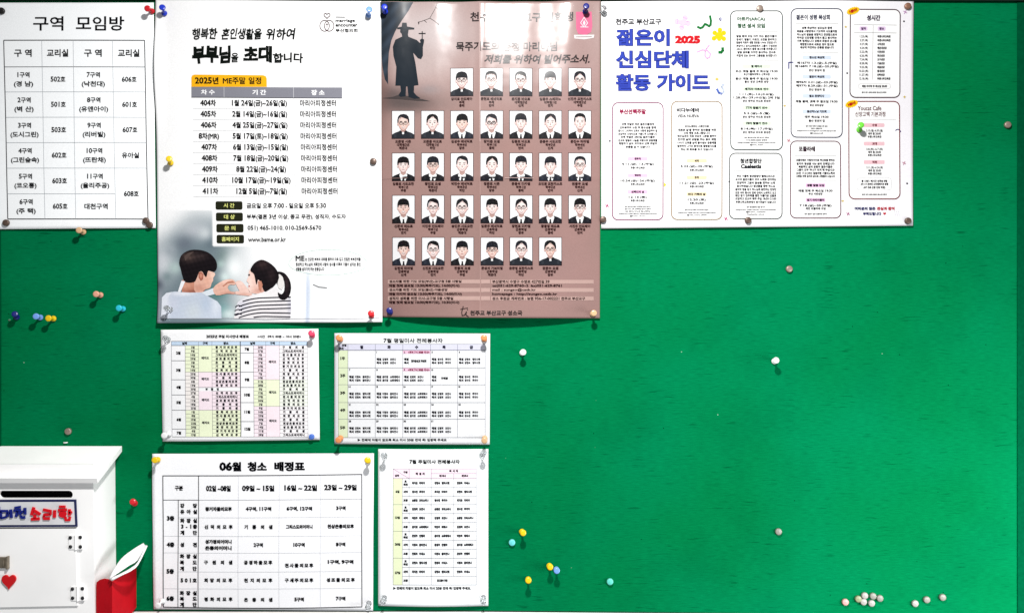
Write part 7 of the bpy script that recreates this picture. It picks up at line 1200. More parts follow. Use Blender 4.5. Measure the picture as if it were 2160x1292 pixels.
p.rline(1811, 176.5, 1879, 187, 5, .6, (180, 180, 184), 2); p.text('매월 마지막 주 목요일 20:00', 1845, 182, 4.6, (24, 20, 30), .04, w=53); p.text('문의 051-000-0000 청소년사목국', 1844, 195, 3.2, (34, 30, 40), .03, w=52)
p.part('guide_column')
x0, y0, x1, y1 = 1790.7, 214, 1897.7, 419.6
p.rrect(x0, y0, x1, y1, 12, (255, 255, 255), 1); p.rline(x0, y0, x1, y1, 12, 2, (118, 20, 34), 3)
p.fit('Youcat Cafe', 1809.5, 223.5, 1859.5, 233, (90, 30, 40), .015); p.fit('신앙고백 기본과정', 1804, 235.5, 1868, 246, (90, 30, 40), .015)
p.line([(1800, 251.5), (1890, 252.5)], .6, (170, 170, 174))
for y, t, a in ((264, '수영', '3.10.(월)~6.30.(월)'), (303, '교대', '3.8.(토)~6.7.(토)'), (342, '덕천', '3.11.(화)~6.24.(화)')):
    p.rrect(1822, y-4, 1866, y+4, 2, (238, 196, 204), 2); p.text(t, 1845, y, 4.8, (110, 20, 40), .04); p.text(a, 1845, y+11.5, 4.6, (30, 26, 36), .02, w=35); p.text('매주 월 20:00', 1845, y+18, 4.5, (30, 26, 36), .03, w=27); p.text('푸른나무교육관', 1845, y+24.5, 4.5, (30, 26, 36), .03, w=29)
p.rline(1807.5, 375.5, 1880, 401, 6, .6, (170, 170, 176), 2)
for y, t, w_ in ((382, '총 13강 / 매시간 선착순 8명', 54), (388.5, '2차 1기 온라인 오리엔테이션 병행', 58), (395.5, '(4기 5/8 신청 인당 하정)', 46)): p.text(t, 1844, y, 4.4, (26, 22, 32), .04, w=w_)
p.text('문의 051-000-0000 청소년사목국', 1844, 410.5, 3.2, (34, 30, 40), .03, w=52)
for cx, cy in ((1798.5, 24), (1796.5, 219)):
    p.part('burst_badge')
    p.poly([(cx+(14.5 if i % 2 else 12.5)*math.cos(t)*math.cos(-.3)-(8 if i % 2 else 6.6)*math.sin(t)*math.sin(-.3), cy+(14.5 if i % 2 else 12.5)*math.cos(t)*math.sin(-.3)+(8 if i % 2 else 6.6)*math.sin(t)*math.cos(-.3)) for i, t in [(i, 2*math.pi*i/36) for i in range(36)]], (248, 202, 16), 5)
    p.text('NEW!', cx, cy, 6.6, (186, 24, 20), .07, w=17, rot=-.33, lay=7)
p.part('closing_line')
p.fit('여러분의 많은', 1802, 436.5, 1846, 443.5, (34, 36, 96), .04); p.fit('관심과 참여', 1849, 436.5, 1886, 443.5, (186, 24, 44), .04); p.fit('부탁드립니다', 1819.5, 447.5, 1858, 454.5, (34, 36, 96), .04)
heart(p, 1865, 451, 6.5, 5.5, 0, (200, 20, 40), True)

# ---------------------------------------------------------------- Sunday guide roster
p = Paper('roster_sheet', 'small landscape roster with green and pink date rows under the couple poster', 'notice',
          [(340, 695), (672, 693), (675, 926.5), (344, 930)], lambda u, v: 3+1.8*math.sin(math.pi*u)*math.sin(math.pi*v)+3.5*max(0, (v-.9)/.1)*math.sin(math.pi*u)+.8*math.sin(u*9), 3, M_PAPER, 1.42, (252, 252, 254))
z9 = Z(4.969, 330, 685)
def Q5(x, y): return z9(x+(y-170)*.008, y)
GRN, PNK, WHT, HB = (242, 249, 216), (252, 235, 243), (253, 253, 254), (200, 220, 242)
p.part('title'); p.fit('2025년 주일 미사안내 배정표', *z9(527, 103), *z9(973, 136), K, .04); p.fit('<시간   09시 40분 ~ 10시 20분>', *z9(1062, 106), *z9(1522, 134), K, .03)
p.part('table')
def cell(x0, y0, x1, y1, col, lay=1): p.poly([Q5(x0, y0), Q5(x1, y0), Q5(x1, y1), Q5(x0, y1)], col, lay)
rowy = [213+39.75*i for i in range(25)]
cell(162, 170, 1585, 213, HB)
LN = (112, 112, 120)
def hl(x0, x1, y, w=.6, c=LN): p.line([Q5(x0, y), Q5(x1, y)], w, c)
def vl(x, y0, y1, w=.6, c=LN): p.line([Q5(x, y0), Q5(x, y1)], w, c)
LD = [2, 9, 16, 23, 2, 9, 16, 23, 30, 6, 13, 20, 27, 4, 11, 18, 25, 1, 8, 15, 22, 29, 6, 13]
RD = [20, 27, 3, 10, 17, 24, 31, 7, 14, 21, 28, 5, 12, 19, 26, 2, 9, 16, 23, 30, 7, 14, 21, 28]
NM = ['증거자의모후', '은총의샘', '구원의샘', '신덕의모후', '기쁨의샘', '천상은총의모후', '그리스도의어머니', '평화의모후', '희망의모후', '성조들의모후', '천사들의모후']
for i in range(24):
    lg = GRN if i < 7 or i > 16 else PNK
    if i == 11: lg = WHT
    rg = PNK if i < 9 or i > 15 else GRN
    cell(308, rowy[i], 447, rowy[i+1], lg if i < 7 or i > 16 else (250, 244, 240)); cell(587, rowy[i], 882, rowy[i+1], lg); cell(1021, rowy[i], 1150, rowy[i+1], rg); cell(1292, rowy[i], 1585, rowy[i+1], (252, 248, 250) if rg == PNK else (248, 252, 240))
    hl(308, 447, rowy[i+1]); hl(587, 882, rowy[i+1]); hl(1021, 1150, rowy[i+1]); hl(1292, 1585, rowy[i+1])
    ym = (rowy[i]+rowy[i+1])/2
    X, Y = Q5(388, ym); p.text('%d일' % LD[i], X, Y, 4.6, (50, 50, 56), .03)
    X, Y = Q5(1092, ym); p.text('%d일' % RD[i], X, Y, 4.6, (50, 50, 56), .03)
    if i == 11: a = Q5(530, ym); b_ = Q5(645, ym); p.spread('부활절', a[0], b_[0], a[1], 4.6, (30, 30, 40), .04)
    else: a = Q5(637, ym); b_ = Q5(838, ym); p.spread(NM[i*3 % 11], a[0], b_[0], a[1], 4.8, (16, 16, 28), .055)
    a = Q5(1338, ym); b_ = Q5(1537, ym); p.spread(NM[(i*4+2) % 11], a[0], b_[0], a[1], 4.8, (16, 16, 28), .055)
for r0, r1, c in ((0, 7, GRN), (7, 11, PNK), (12, 17, PNK), (17, 24, GRN)):
    cell(447, rowy[r0], 587, rowy[r1], c); X, Y = Q5(517, (rowy[r0]+rowy[r1])/2-8); p.text('레지오', X, Y, 5, (50, 50, 56), .04); hl(447, 587, rowy[r1])
for r0, r1, c in ((0, 9, PNK), (9, 16, GRN), (16, 24, PNK)):
    cell(1150, rowy[r0], 1292, rowy[r1], c); X, Y = Q5(1220, (rowy[r0]+rowy[r1])/2-8); p.text('레지오', X, Y, 5, (50, 50, 56), .04); hl(1150, 1292, rowy[r1])
for bs, x, t0 in (([0, 4, 9, 13, 17, 22, 24], 162, 2), ([0, 2, 7, 11, 15, 20, 24], 882, 7)):
    for i in range(6):
        x2 = 308 if x == 162 else 1021
        X, Y = Q5((x+x2)/2, (rowy[bs[i]]+rowy[bs[i+1]])/2); p.text('%d월' % (t0+i), X, Y, 5.6, K, .04); hl(x, x2, rowy[bs[i+1]], .8, (110, 112, 118))
for x in (162, 308, 447, 587, 1021, 1150, 1292, 1585): vl(x, 213 if x in (308, 1021) else 170, 1167)
vl(882, 170, 1167, 1.6, (40, 40, 50)); hl(162, 1585, 170, .9, (80, 80, 90)); hl(162, 1585, 213, .8, (80, 80, 90)); hl(162, 1585, 1167, .7)
for x, t in ((303, '날짜'), (516, '구역'), (733, '장소'), (1013, '날짜'), (1220, '구역'), (1437, '장소')): X, Y = Q5(x, 191); p.text(t, X, Y, 5, K, .05)

# ---------------------------------------------------------------- weekday readers calendar
p = Paper('calendar_sheet', 'landscape five-week July calendar headed 7월 평일미사 전례봉사자 with a green first column', 'notice',
          [(706, 702), (1034, 703), (1033, 936.5), (706, 935)], lambda u, v: 3+1.6*math.sin(math.pi*u)*math.sin(math.pi*v)+2.5*max(0, (v-.88)/.12)*math.sin(math.pi*u)+1.4*abs(u-.5), 3, M_PAPER, 1.72, (251, 252, 255))
za = Z(5.066, 695, 690)
p.part('title'); p.fit('7월 평일미사 전례봉사자', *za(580, 116), *za(1212, 164), K, .012)
p.part('table')
ca_ = [97, 200, 493, 786, 1081, 1370, 1665]; ra = [178, 243, 430, 610, 800, 977, 1172]
def RR(x0, y0, x1, y1, c, lay=1): a = za(x0, y0); b_ = za(x1, y1); p.rect(a[0], a[1], b_[0], b_[1], c, lay)
RR(97, 178, 1665, 243, (226, 226, 244)); RR(97, 243, 200, 1172, (232, 244, 206)); RR(788, 246, 1079, 280, (250, 206, 230)); RR(788, 433, 1079, 466, (250, 206, 230))
for x in ca_: p.line([za(x, 178), za(x, 1172)], .65, (112, 116, 128))
for y in ra: p.line([za(97, y), za(1665, y)], .8 if y == 243 else .65, (70, 74, 90) if y == 243 else (120, 124, 134))
p.line([za(97, 178), za(200, 243)], .6, (150, 150, 170))
X, Y = za(160, 190); p.text('요일', X, Y, 4.6, K, .06); X, Y = za(130, 226); p.text('주차', X, Y, 4.6, K, .06)
for i, t in enumerate('월화수목금'): X, Y = za((ca_[i+1]+ca_[i+2])/2, 211); p.text(t, X, Y, 6.4, (30, 26, 50), .05)
for i in range(5): X, Y = za(145, (ra[i+1]+ra[i+2])/2-6); p.text('%d주' % (i+1), X, Y, 6.2, K, .04)
NB = ['김영희 요안나', '최지은 마리아', '이정숙 율리안나', '박은주 데레사', '정수진 루치아', '한경옥 아네스', '윤미경 소화데레사', '손창균 크리스티나', '강현숙 엘리사벳', '문영주 안젤라']
n = 0
days = [[None, 1, 2, 3, 4], [7, 8, 9, 10, 11], [14, 15, 16, 17, 18], [21, 22, 23, 24, 25], [28, 29, 30, 31, None]]
for r in range(5):
    for c in range(5):
        d = days[r][c]
        if d is None: continue
        x0 = ca_[c+1]; y0 = ra[r+1]
        X, Y = za(x0+(12 if d < 10 else 8), y0+22); p.text(str(d), X, Y, 3.8, K, .03, align='l')
        if (r, c) in ((0, 2), (1, 2)): X, Y = za(x0+170, y0+22); p.text('<저녁 7시 30분 미사>', X, Y, 4.4, (130, 20, 60), .045, w=46)
        for k_, (lab, dy) in enumerate((('해설', 96), ('독서', 133))):
            X, Y = za(x0+14, y0+dy+(8 if r == 3 else 0)); p.text(lab, X, Y, 4.6, (10, 10, 22), .05, align='l')
            if (r, c) == (0, 2):
                if k_ == 0: X, Y = za(x0+170, y0+115); p.text('한마음선교 학생회', X, Y, 4.8, K, .05, w=32)
            elif (r, c) == (1, 3):
                if k_ == 0: X, Y = za(x0+150, y0+112); p.text('구역장', X, Y, 4.6, K, .05)
            else:
                t = NB[(n*7+k_*3) % 10]; n += 1; X, Y = za(x0+76, y0+dy+(8 if r == 3 else 0)); p.text(t[:3], X, Y, 4.5, (10, 10, 22), .035, w=12, align='l'); p.text(t[4:], X+16, Y, 4.5, (10, 10, 22), .035, w=min(21, len(t[4:])*4.2), align='l')
p.part('note_line'); p.fit('▶ 전례에 차질이 없도록 최소 미사 20분 전에 꼭! 입장해 주세요', *za(305, 1183), *za(1255, 1212), K, .03)

# ---------------------------------------------------------------- June cleaning roster
p = Paper('cleaning_roster', 'large white sheet headed 06월 청소 배정표 with a thick-bordered table, lowest of the papers', 'notice',
          [(322, 956), (789, 955), (787, 1287), (325, 1283)], lambda u, v: 3.2+2.2*math.sin(math.pi*u)*math.sin(math.pi*v)+2.2*max(0, 1-u/.09)*math.sin(math.pi*v)+1.3*math.sin(v*9+u*3)*.6+1.5*max(0, (u-.93)/.07)*math.sin(math.pi*v), 3.5, M_PAPER, 1.26, (250, 250, 253))
zb = Z(3.7224, 310, 945)
p.part('title')
for t, x0, y0, x1, y1 in (('06월', 572, 103, 745, 176), ('청소', 792, 103, 945, 178), ('배정표', 1003, 102, 1243, 176)): p.fit(t, *zb(x0, y0), *zb(x1, y1), K, .045)
p.part('table')
def Qb(x, y):
    t = (x-130)/1558.; yy = y-10*t*(1-(y-212)/1028.)+(12*math.sin(math.pi*t) if y > 1100 else 3*math.sin(math.pi*t))
    return zb(x-(0 if y < 402 else 3*(y-402)/838.), yy)
def lb(x0, y0, x1, y1, w, c):
    m = 8; p.line([Qb(x0+(x1-x0)*i/m, y0+(y1-y0)*i/m) for i in range(m+1)], w, c)
for a in ((130, 212, 1688, 212), (1688, 212, 1692, 1240), (1692, 1240, 136, 1240), (136, 1240, 130, 212)): lb(*a, 1.7, (16, 16, 24))
lb(410, 212, 408, 1240, 1.4, (30, 30, 36)); lb(250, 402, 250, 1240, 1.3, (40, 40, 46)); lb(130, 402, 410, 402, 1.2, (80, 80, 88)); lb(410, 402, 1688, 402, .7, (140, 144, 150))
for y in (685, 815, 1095): lb(130, y, 1688, y, .5, (182, 186, 192))
for y in (540, 962): lb(250, y, 1688, y, .5, (182, 186, 192))
for x in (722, 1042, 1366): lb(x, 212, x, 1240, .5, (176, 180, 188))
X, Y = Qb(256, 308); p.text('구분', X, Y, 9, K, .04, w=17)
for x, t, w_ in ((565, '02일 ~08일', 52), (877, '09일 ~ 15일', 68), (1210, '16일 ~ 22일', 69), (1520, '23일 ~ 29일', 69)): X, Y = Qb(x, 312); p.text(t, X, Y, 11, K, .04, w=w_)
for y, t in ((546, '3층'), (752, '4층'), (960, '5층'), (1172, '6층')): X, Y = Qb(190, y); p.text(t, X, Y, 9, K, .045)
def sp(y, t, x0=282, x1=382): a = Qb(x0, y); b_ = Qb(x1, y); p.spread(t, a[0], b_[0], a[1], 8.2, K, .045)
for y, t in ((446, '강당'), (494, '유아실'), (564, '화장실'), (610, '3-1층'), (658, '계단'), (752, '성전'), (842, '화장실'), (890, '복도'), (938, '계단'), (1030, '501호'), (1127, '화장실'), (1172, '복도'), (1218, '계단')): sp(y, t)
cells_ = [(472, ['증거자들의모후', '4구역, 11구역', '6구역, 12구역', '3구역']), (612, ['신덕의모후', '기쁨의샘', '그리스도의어머니', '천상은총의모후']), (752, ['', '2구역', '10구역', '8구역']), (888, ['구원의샘', '공경하올모후', '천사들의모후', '1구역, 9구역']), (1028, ['희망의모후', '천지의모후', '구세주의모후', '성조들의모후']), (1172, ['평화의모후', '은총의샘', '5구역', '7구역'])]
for y, row in cells_:
    for x, t in zip((567, 880, 1200, 1525), row):
        if not t: continue
        yy = y+(24 if t == '천사들의모후' else 0); X, Y = Qb(x, yy)
        if '구역' in t or len(t) > 6: p.text(t, X, Y, 7.6, K, .045, w=(54 if ',' in t else (20 if len(t) < 4 else (24 if len(t) == 4 else 56))))
        else: hw = 100 if len(t) > 3 else 98; a = Qb(x-hw+4, yy); b_ = Qb(x+hw-4, yy); p.spread(t, a[0], b_[0], a[1], 7.6, K, .045)
X, Y = Qb(567, 727); p.text('성가정의어머니', X, Y, 7.6, K, .045, w=56); X, Y = Qb(567, 776); p.text('은총의어머니', X, Y, 7.6, K, .045, w=56)

# ---------------------------------------------------------------- Sunday readers sheet
p = Paper('readers_sheet', 'tall white sheet headed 7월 주일미사 전례봉사자 with a pink and green table, fixed by clear pins', 'notice',
          [(798, 946), (1030, 946), (1030, 1276), (798, 1276)], lambda u, v: 3.2+2*math.sin(math.pi*u)*math.sin(math.pi*v)+6*max(0, (v-.86)/.14)**1.5*math.sin(math.pi*u)+2*max(0, .05-v)/.05*math.sin(math.pi*u)*2, 3.5, M_PAPER, 1.36, (251, 253, 255))
zc = Z(3.619, 785, 935)
p.part('title'); p.fit('7월 주일미사 전례봉사자', *zc(286, 120), *zc(670, 152), K, .03)
p.part('table')
def RC_(x0, y0, x1, y1, c): a = zc(x0, y0); b_ = zc(x1, y1); p.rect(a[0], a[1], b_[0], b_[1], c, 1)
RC_(162, 190, 796, 263, (248, 228, 240)); RC_(162, 263, 232, 1073, (236, 244, 204))
rc = [263, 331, 396, 461, 528, 597, 664, 733, 801, 869, 939, 1006, 1073]
LC = (120, 120, 132)
def lc(x0, y0, x1, y1, c=LC, w=.6): p.line([zc(x0, y0), zc(x1, y1)], w, c)
for x in (162, 284, 453, 796): lc(x, 190, x, 1073)
lc(232, 263, 232, 1073); lc(624, 225, 624, 1006); lc(162, 190, 796, 190); lc(453, 225, 796, 225); lc(162, 190, 284, 263)
for i, y in enumerate(rc): lc(162 if i % 3 == 0 else 232, y, 796, y, (96, 96, 108) if i % 3 == 0 else LC)
for x, y, t in ((256, 215, '구분'), (192, 241, '날짜')): X, Y = zc(x, y); p.text(t, X, Y, 4.2, K, .05)
a = zc(342, 227); b_ = zc(394, 227); p.spread('해설자', a[0], b_[0], a[1], 4.6, K, .05); a = zc(598, 206); b_ = zc(648, 206); p.spread('독서자', a[0], b_[0], a[1], 4.6, K, .05)
for x, t in ((538, '제1독서'), (708, '제2독서')): X, Y = zc(x, 243); p.text(t, X, Y, 4.4, K, .05, w=14)
for i, t in enumerate(('6일', '13일', '20일', '27일')): X, Y = zc(195, rc[i*3]+100+(12 if i == 3 else 0)); p.text(t, X, Y, 4.8, K, .05)
for i in range(12):
    ym = (rc[i]+rc[i+1])/2
    if i % 3 == 0: X, Y = zc(257, ym-12); p.text('토', X, Y, 4.4, K, .05); X, Y = zc(257, ym+12); p.text('특전', X, Y, 4.4, K, .05)
    else: X, Y = zc(257, ym); p.text('새벽' if i % 3 == 1 else '교중', X, Y, 4.4, K, .05)
    if i == 11: X, Y = zc(537, ym); p.text('중고등부 주관', X, Y, 4.8, K, .05, w=22); continue
    for j, x in enumerate((306, 477, 648)):
        t = NB[(i*3+j*7+1) % 10]; X, Y = zc(x, ym); p.text(t[:3], X, Y, 4.8, (10, 10, 22), .055, w=12, align='l'); p.text(t[4:], X+15, Y, 4.8, (10, 10, 22), .055, w=min(20, len(t[4:])*4.2), align='l')
p.part('note_line'); p.fit('▶ 전례에 차질이 없도록 최소 미사 20분 전에 꼭! 입장해 주세요.', *zc(163, 1087), *zc(755, 1110), K, .035)

eval_text()
for q in Paper.all: q.finish()

# ---------------------------------------------------------------- pins
def lathe(name, prof, mat, n=20, smooth=True):
    """prof: (radius, height) in board measure; axis is local Z, pointing out of the board"""
    V, F = [], []
    for r, z in prof:
        for i in range(n):
            a = 2*math.pi*i/n; V.append((r*S*math.cos(a), r*S*math.sin(a), z*S))
    for j in range(len(prof)-1):
        for i in range(n):
            F.append((j*n+i, j*n+(i+1) % n, (j+1)*n+(i+1) % n, (j+1)*n+i))
    F.append(tuple(range(n-1, -1, -1))); F.append(tuple((len(prof)-1)*n+i for i in range(n)))
    me = bpy.data.meshes.new(name); me.from_pydata(V, [], F); me.materials.append(mat)
    for p_ in me.polygons: p_.use_smooth = smooth and len(p_.vertices) == 4
    me.update(); return me
PINC = dict(red=(.56, .012, .02), blue=(.008, .03, .46), navy=(.006, .01, .15), sky=(.16, .32, .72), cyan=(.02, .45, .58), yellow=(.74, .50, .008),
            orange=(.66, .25, .09), salmon=(.66, .32, .22), beige=(.60, .38, .21), white=(.80, .80, .80), pink=(.68, .05, .12), green=(.12, .52, .03))
HEADP = [(0.6, 24.2), (4.8, 24.2), (6.1, 24.9), (6.6, 26.2), (6.3, 27.6), (5.2, 28.3), (2.5, 28.5), (.6, 28.4)]
BODYP = [(.6, 2.2), (5.6, 2.2), (6.1, 3.0), (6.0, 4.2), (5.0, 5.2), (3.2, 6.8), (2.4, 9.5), (2.3, 14.5), (2.9, 19.0), (4.2, 22.5), (5.0, 24.1), (.6, 24.1)]
MESHES = {}
M_STEEL = plain('pin_steel', (.6, .6, .62), .25, metal=1)
needle = lathe('needle', [(.05, -3), (.55, -1), (.55, 2.15)], M_STEEL, 8)
def pin_meshes(c):
    if c not in MESHES:
        if c == 'clear': m = plain('clear_plastic', (.93, .95, .96), .08, trans=.92, spec=.5, noise=.01, ior=1.35)
        else: m = plain(c+'_plastic', PINC[c], .28, trans=.12, spec=.5, noise=.03)
        MESHES[c] = (lathe('pin_head', HEADP, m), lathe('pin_body', BODYP, m))
    return MESHES[c]
def paper_h(x, y):
    for q in reversed(Paper.all):
        u, v = q.uv(x, y)
        if 0 <= u <= 1 and 0 <= v <= 1: return q.h(u, v)+q.lift
    return 0
def link(name, me, par):
    o = bpy.data.objects.new(name, me); COL.objects.link(o); o.parent = par; return o
def push_pin(hx, hy, c, label, tilt=(0, 0), s=1.0, group='push pins'):
    """hx, hy: where the head shows; the foot is found on the board behind it"""
    hh = 26*s; f = 1-hh/D
    X = CX+(hx-CX)*f; Y = CY+(hy-CY)*f
    tx, ty = math.radians(tilt[0]), math.radians(tilt[1])
    X -= hh*math.sin(tx); Y -= hh*math.sin(ty)
    base = max(0, paper_h(X, Y))
    r = thing('push_pin', label, 'push pin', W(X, Y, base), group)
    # local Z out of the board (world -Y), leaning tx to the right and ty downwards
    zax = Vector((math.sin(tx), -1, -math.sin(ty))).normalized(); r.rotation_euler = zax.to_track_quat('Z', 'X').to_euler(); r.scale = (s, s, s)
    hd, bd = pin_meshes(c); link('pin_head', hd, r); link('pin_body', bd, r); link('needle', needle, r)
pins = [
 (313, 20, 'red', 'red push pin through the top corner of the area meeting room sheet', (0, 5)),
 (345, 18, 'blue', 'deep blue push pin through the couple poster, beside the red pin', (12, -12)),
 (780, 22, 'sky', 'pale blue push pin through the couple poster corner nearest the brown poster', (14, -12)),
 (359.5, 336, 'yellow', 'yellow push pin halfway down the edge of the couple poster', (14, -12)),
 (355, 650, 'clear', 'clear push pin through the man\'s pale shirt at the foot of the couple poster', (4, -6)),
 (784, 660.5, 'red', 'red push pin through the bottom corner of the couple poster', (6, -10)),
 (812, 18, 'blue', 'blue push pin over the dark cliff at the top of the brown poster', (4, -4)),
 (1236, 16, 'navy', 'navy push pin above the pink emblem of the brown poster', (0, -8)),
 (822, 654.5, 'navy', 'navy push pin through the lower corner of the brown poster, beside the couple poster', (4, -8)),
 (1252, 660, 'beige', 'beige push pin through the lower corner of the brown poster, facing the bare felt', (0, -4)),
 (1815, 264, 'green', 'bright green push pin through the youth guide poster', (-14, -14)),
 (1274, 16, 'clear', 'clear push pin through the top corner of the youth guide poster', (8, -8)),
 (351, 713, 'clear', 'clear push pin through the top corner of the small pink and green roster', (10, -8)),
 (658, 702, 'pink', 'pink push pin through the top corner of the small pink and green roster', (8, -12)),
 (349, 917, 'white', 'opaque white push pin through the lower corner of the small pink and green roster', (0, 0)),
 (716, 711.5, 'orange', 'orange push pin by the green column at the top of the weekday calendar', (4, -10)),
 (1021, 711.5, 'orange', 'orange push pin over the friday column at the top of the weekday calendar', (0, -10)),
 (715, 926.5, 'orange', 'orange push pin under the green column at the foot of the weekday calendar', (0, 2)),
 (1022, 927.5, 'beige', 'pale orange push pin under the friday column at the foot of the weekday calendar', (0, 4)),
 (329, 968.5, 'yellow', 'yellow push pin on the cleaning roster corner nearest the suggestion box', (8, -8)),
 (776, 968.5, 'yellow', 'yellow push pin on the cleaning roster corner nearest the readers sheet', (6, -14)),
 (335.5, 1274, 'white', 'white push pin through the lower corner of the cleaning roster near the red tray', (0, 4)),
 (777, 1279, 'clear', 'clear push pin through the lower corner of the cleaning roster', (4, 4)),
 (810.5, 959, 'clear', 'clear push pin on the readers sheet top corner nearest the cleaning roster', (4, -10)),
 (1019, 956, 'clear', 'clear push pin on the readers sheet top corner facing the bare felt', (6, -12)),
 (808, 1267, 'clear', 'clear push pin on the readers sheet bottom corner nearest the cleaning roster', (0, 4)),
 (1019.5, 1266, 'clear', 'clear push pin on the readers sheet bottom corner facing the bare felt', (0, 2)),
 (167, 485.5, 'beige', 'beige push pin just below the area meeting room sheet', (6, -4)),
 (31, 661.5, 'navy', 'navy push pin in bare felt near the edge of the board', (22, -18)),
 (76, 667, 'sky', 'pale blue push pin in bare felt beside a yellow one', (8, -6)),
 (102.5, 671, 'yellow', 'yellow push pin in bare felt between the pale blue and salmon ones', (4, -2)),
 (203, 620, 'salmon', 'salmon push pin alone in bare felt above the cyan one', (4, -4)),
 (251, 649.5, 'cyan', 'bright cyan push pin in bare felt near the couple poster', (4, -4)),
 (280, 1057, 'red', 'red push pin in bare felt above the red tray', (14, -22)),
 (1103.5, 742.5, 'white', 'white push pin in bare felt beside the weekday calendar', (4, -6)),
 (1637, 759.5, 'white', 'white push pin alone in the middle of the bare felt', (-8, -8)),
 (1103.5, 1123, 'yellow', 'yellow push pin just above a turquoise short pin', (6, -8)),
 (1160.5, 1195, 'yellow', 'yellow push pin touching a pale lilac one', (2, -10)),
 (1174.5, 1202.5, 'sky', 'pale lilac-blue push pin touching a yellow one', (0, -10)),
 (1114.5, 1223, 'yellow', 'lowest yellow push pin, alone near the bottom of the felt', (0, -12)),
]
for x, y, c, lab, t in pins: push_pin(x, y, c, lab, t)
# --- short round-headed tacks
TACKP = [(.6, .2), (6.2, .2), (6.9, .9), (7.0, 4.6), (6.5, 5.9), (5.2, 6.5), (.6, 6.8)]
TC = dict(brown=(.10, .065, .05), black=(.012, .011, .011), tan=(.26, .20, .165), grey=(.20, .195, .165), pale=(.29, .27, .25), rose=(.48, .26, .24), teal=(.09, .48, .40), aqua=(.12, .52, .54), olive=(.20, .22, .12), blue=(.06, .14, .48), umber=(.22, .11, .07))
TM = {}
def tack(x, y, c, label, s=1.0, group='short tacks', tilt=(0, 0)):
    if c not in TM:
        m = plain(c+'_tack', TC[c], .38, spec=.5, noise=.22, scale=320, bump=.15, metal=(.35 if c in ('brown', 'black', 'tan', 'umber') else 0)); TM[c] = lathe('tack_head', TACKP, m)
    f = 1-6*s/D; X = CX+(x-CX)*f; Y = CY+(y-CY)*f
    base = max(0, paper_h(X, Y))
    r = thing('tack', label, 'tack', W(X, Y, base), group); r.scale = (s, s, s)
    r.rotation_euler = Vector((math.radians(tilt[0]), -1, -math.radians(tilt[1]))).to_track_quat('Z', 'X').to_euler()
    link('tack_head', TM[c], r); link('needle', needle, r)
tacks = [
 (4, 24, 'black', 'black tack at the top corner of the area meeting room sheet'), (14, 470, 'brown', 'dark brown tack at the bottom corner of the area meeting room sheet, alone'),
 (308.5, 465.5, 'brown', 'upper of two touching brown tacks on the area meeting room sheet'), (316, 474.5, 'brown', 'lower of two touching brown tacks on the area meeting room sheet'),
 (788.5, 341.5, 'brown', 'brown tack on the couple poster beside the brown poster'), (1602, 19, 'tan', 'tan tack on the top edge of the tall green-titled column'),
 (1914, 14, 'umber', 'reddish brown tack at the top corner of the youth guide poster'), (1914, 466, 'brown', 'brown tack at the bottom corner of the youth guide poster facing the bare felt'),
 (1577, 465, 'brown', 'brown tack in the middle of the bottom edge of the youth guide poster'), (1272, 463, 'brown', 'brown tack at the bottom corner of the youth guide poster beside the brown poster'),
 (1665.5, 567, 'tan', 'tan tack in bare felt below the youth guide poster'), (2127, 263, 'tan', 'tan tack high up near the far edge of the felt'),
 (1643, 1121, 'grey', 'grey tack alone above the cluster of tacks'), (142.5, 909.5, 'tan', 'tan tack above the small screw over the suggestion box'),
 (1784, 1269.5, 'rose', 'pinkish tack standing apart beside the cluster'), (1811.5, 1263, 'olive', 'olive tack, first of the cluster of six'),
 (1825, 1256, 'pale', 'pale tack at the top of the cluster beside the olive one'), (1842.5, 1257, 'grey', 'grey tack at the top middle of the cluster'),
 (1857, 1261.5, 'grey', 'grey tack at the end of the cluster'), (1822.5, 1269, 'pale', 'pale tack at the bottom of the cluster beneath the olive one'),
 (1839.5, 1272, 'pale', 'palest tack at the bottom of the cluster'), (1931.5, 1272.5, 'pale', 'pale tack, first and lowest of three spaced tacks'),
 (1956, 1264.5, 'grey', 'grey tack, middle of three spaced tacks'), (1989.5, 1259.5, 'grey', 'grey tack, highest of three spaced tacks'),
 (1080, 1144, 'aqua', 'aqua tack beside a yellow push pin'), (1287, 1226.5, 'teal', 'teal tack alone near the bottom of the felt'),
 (658, 920, 'blue', 'blue tack at the bottom corner of the small pink and green roster'),
]
for x, y, c, lab in tacks: tack(x, y, c, lab, 1.0 if c != 'blue' else .85)
M_WH = plain('white_enamel', (.8, .82, .8), .3)
M_BK = plain('black_hole', (.01, .01, .01), .6)
r = thing('screw', 'small white-collared screw just above the suggestion box lid', 'screw', W(138.5, 933.5, 0))
link('collar', lathe('collar', [(2.6, .2), (4.6, .2), (4.7, 1.6), (3.8, 2.2), (2.6, 1.8), (2.4, .4)], M_WH, 16), r)
link('screw_head', lathe('screw_head', [(.3, .3), (2.3, .3), (2.2, 1.0), (.3, 1.3)], M_BK, 12), r)
r = thing('bead', 'tiny clear bead in the felt beneath the navy pin', 'bead', W(20, 677, 0)); link('ball', lathe('ball', [(.3, .2), (2, .8), (2.6, 2.2), (2, 3.8), (.3, 4.6)], pin_meshes('clear')[0].materials[0], 12), r)

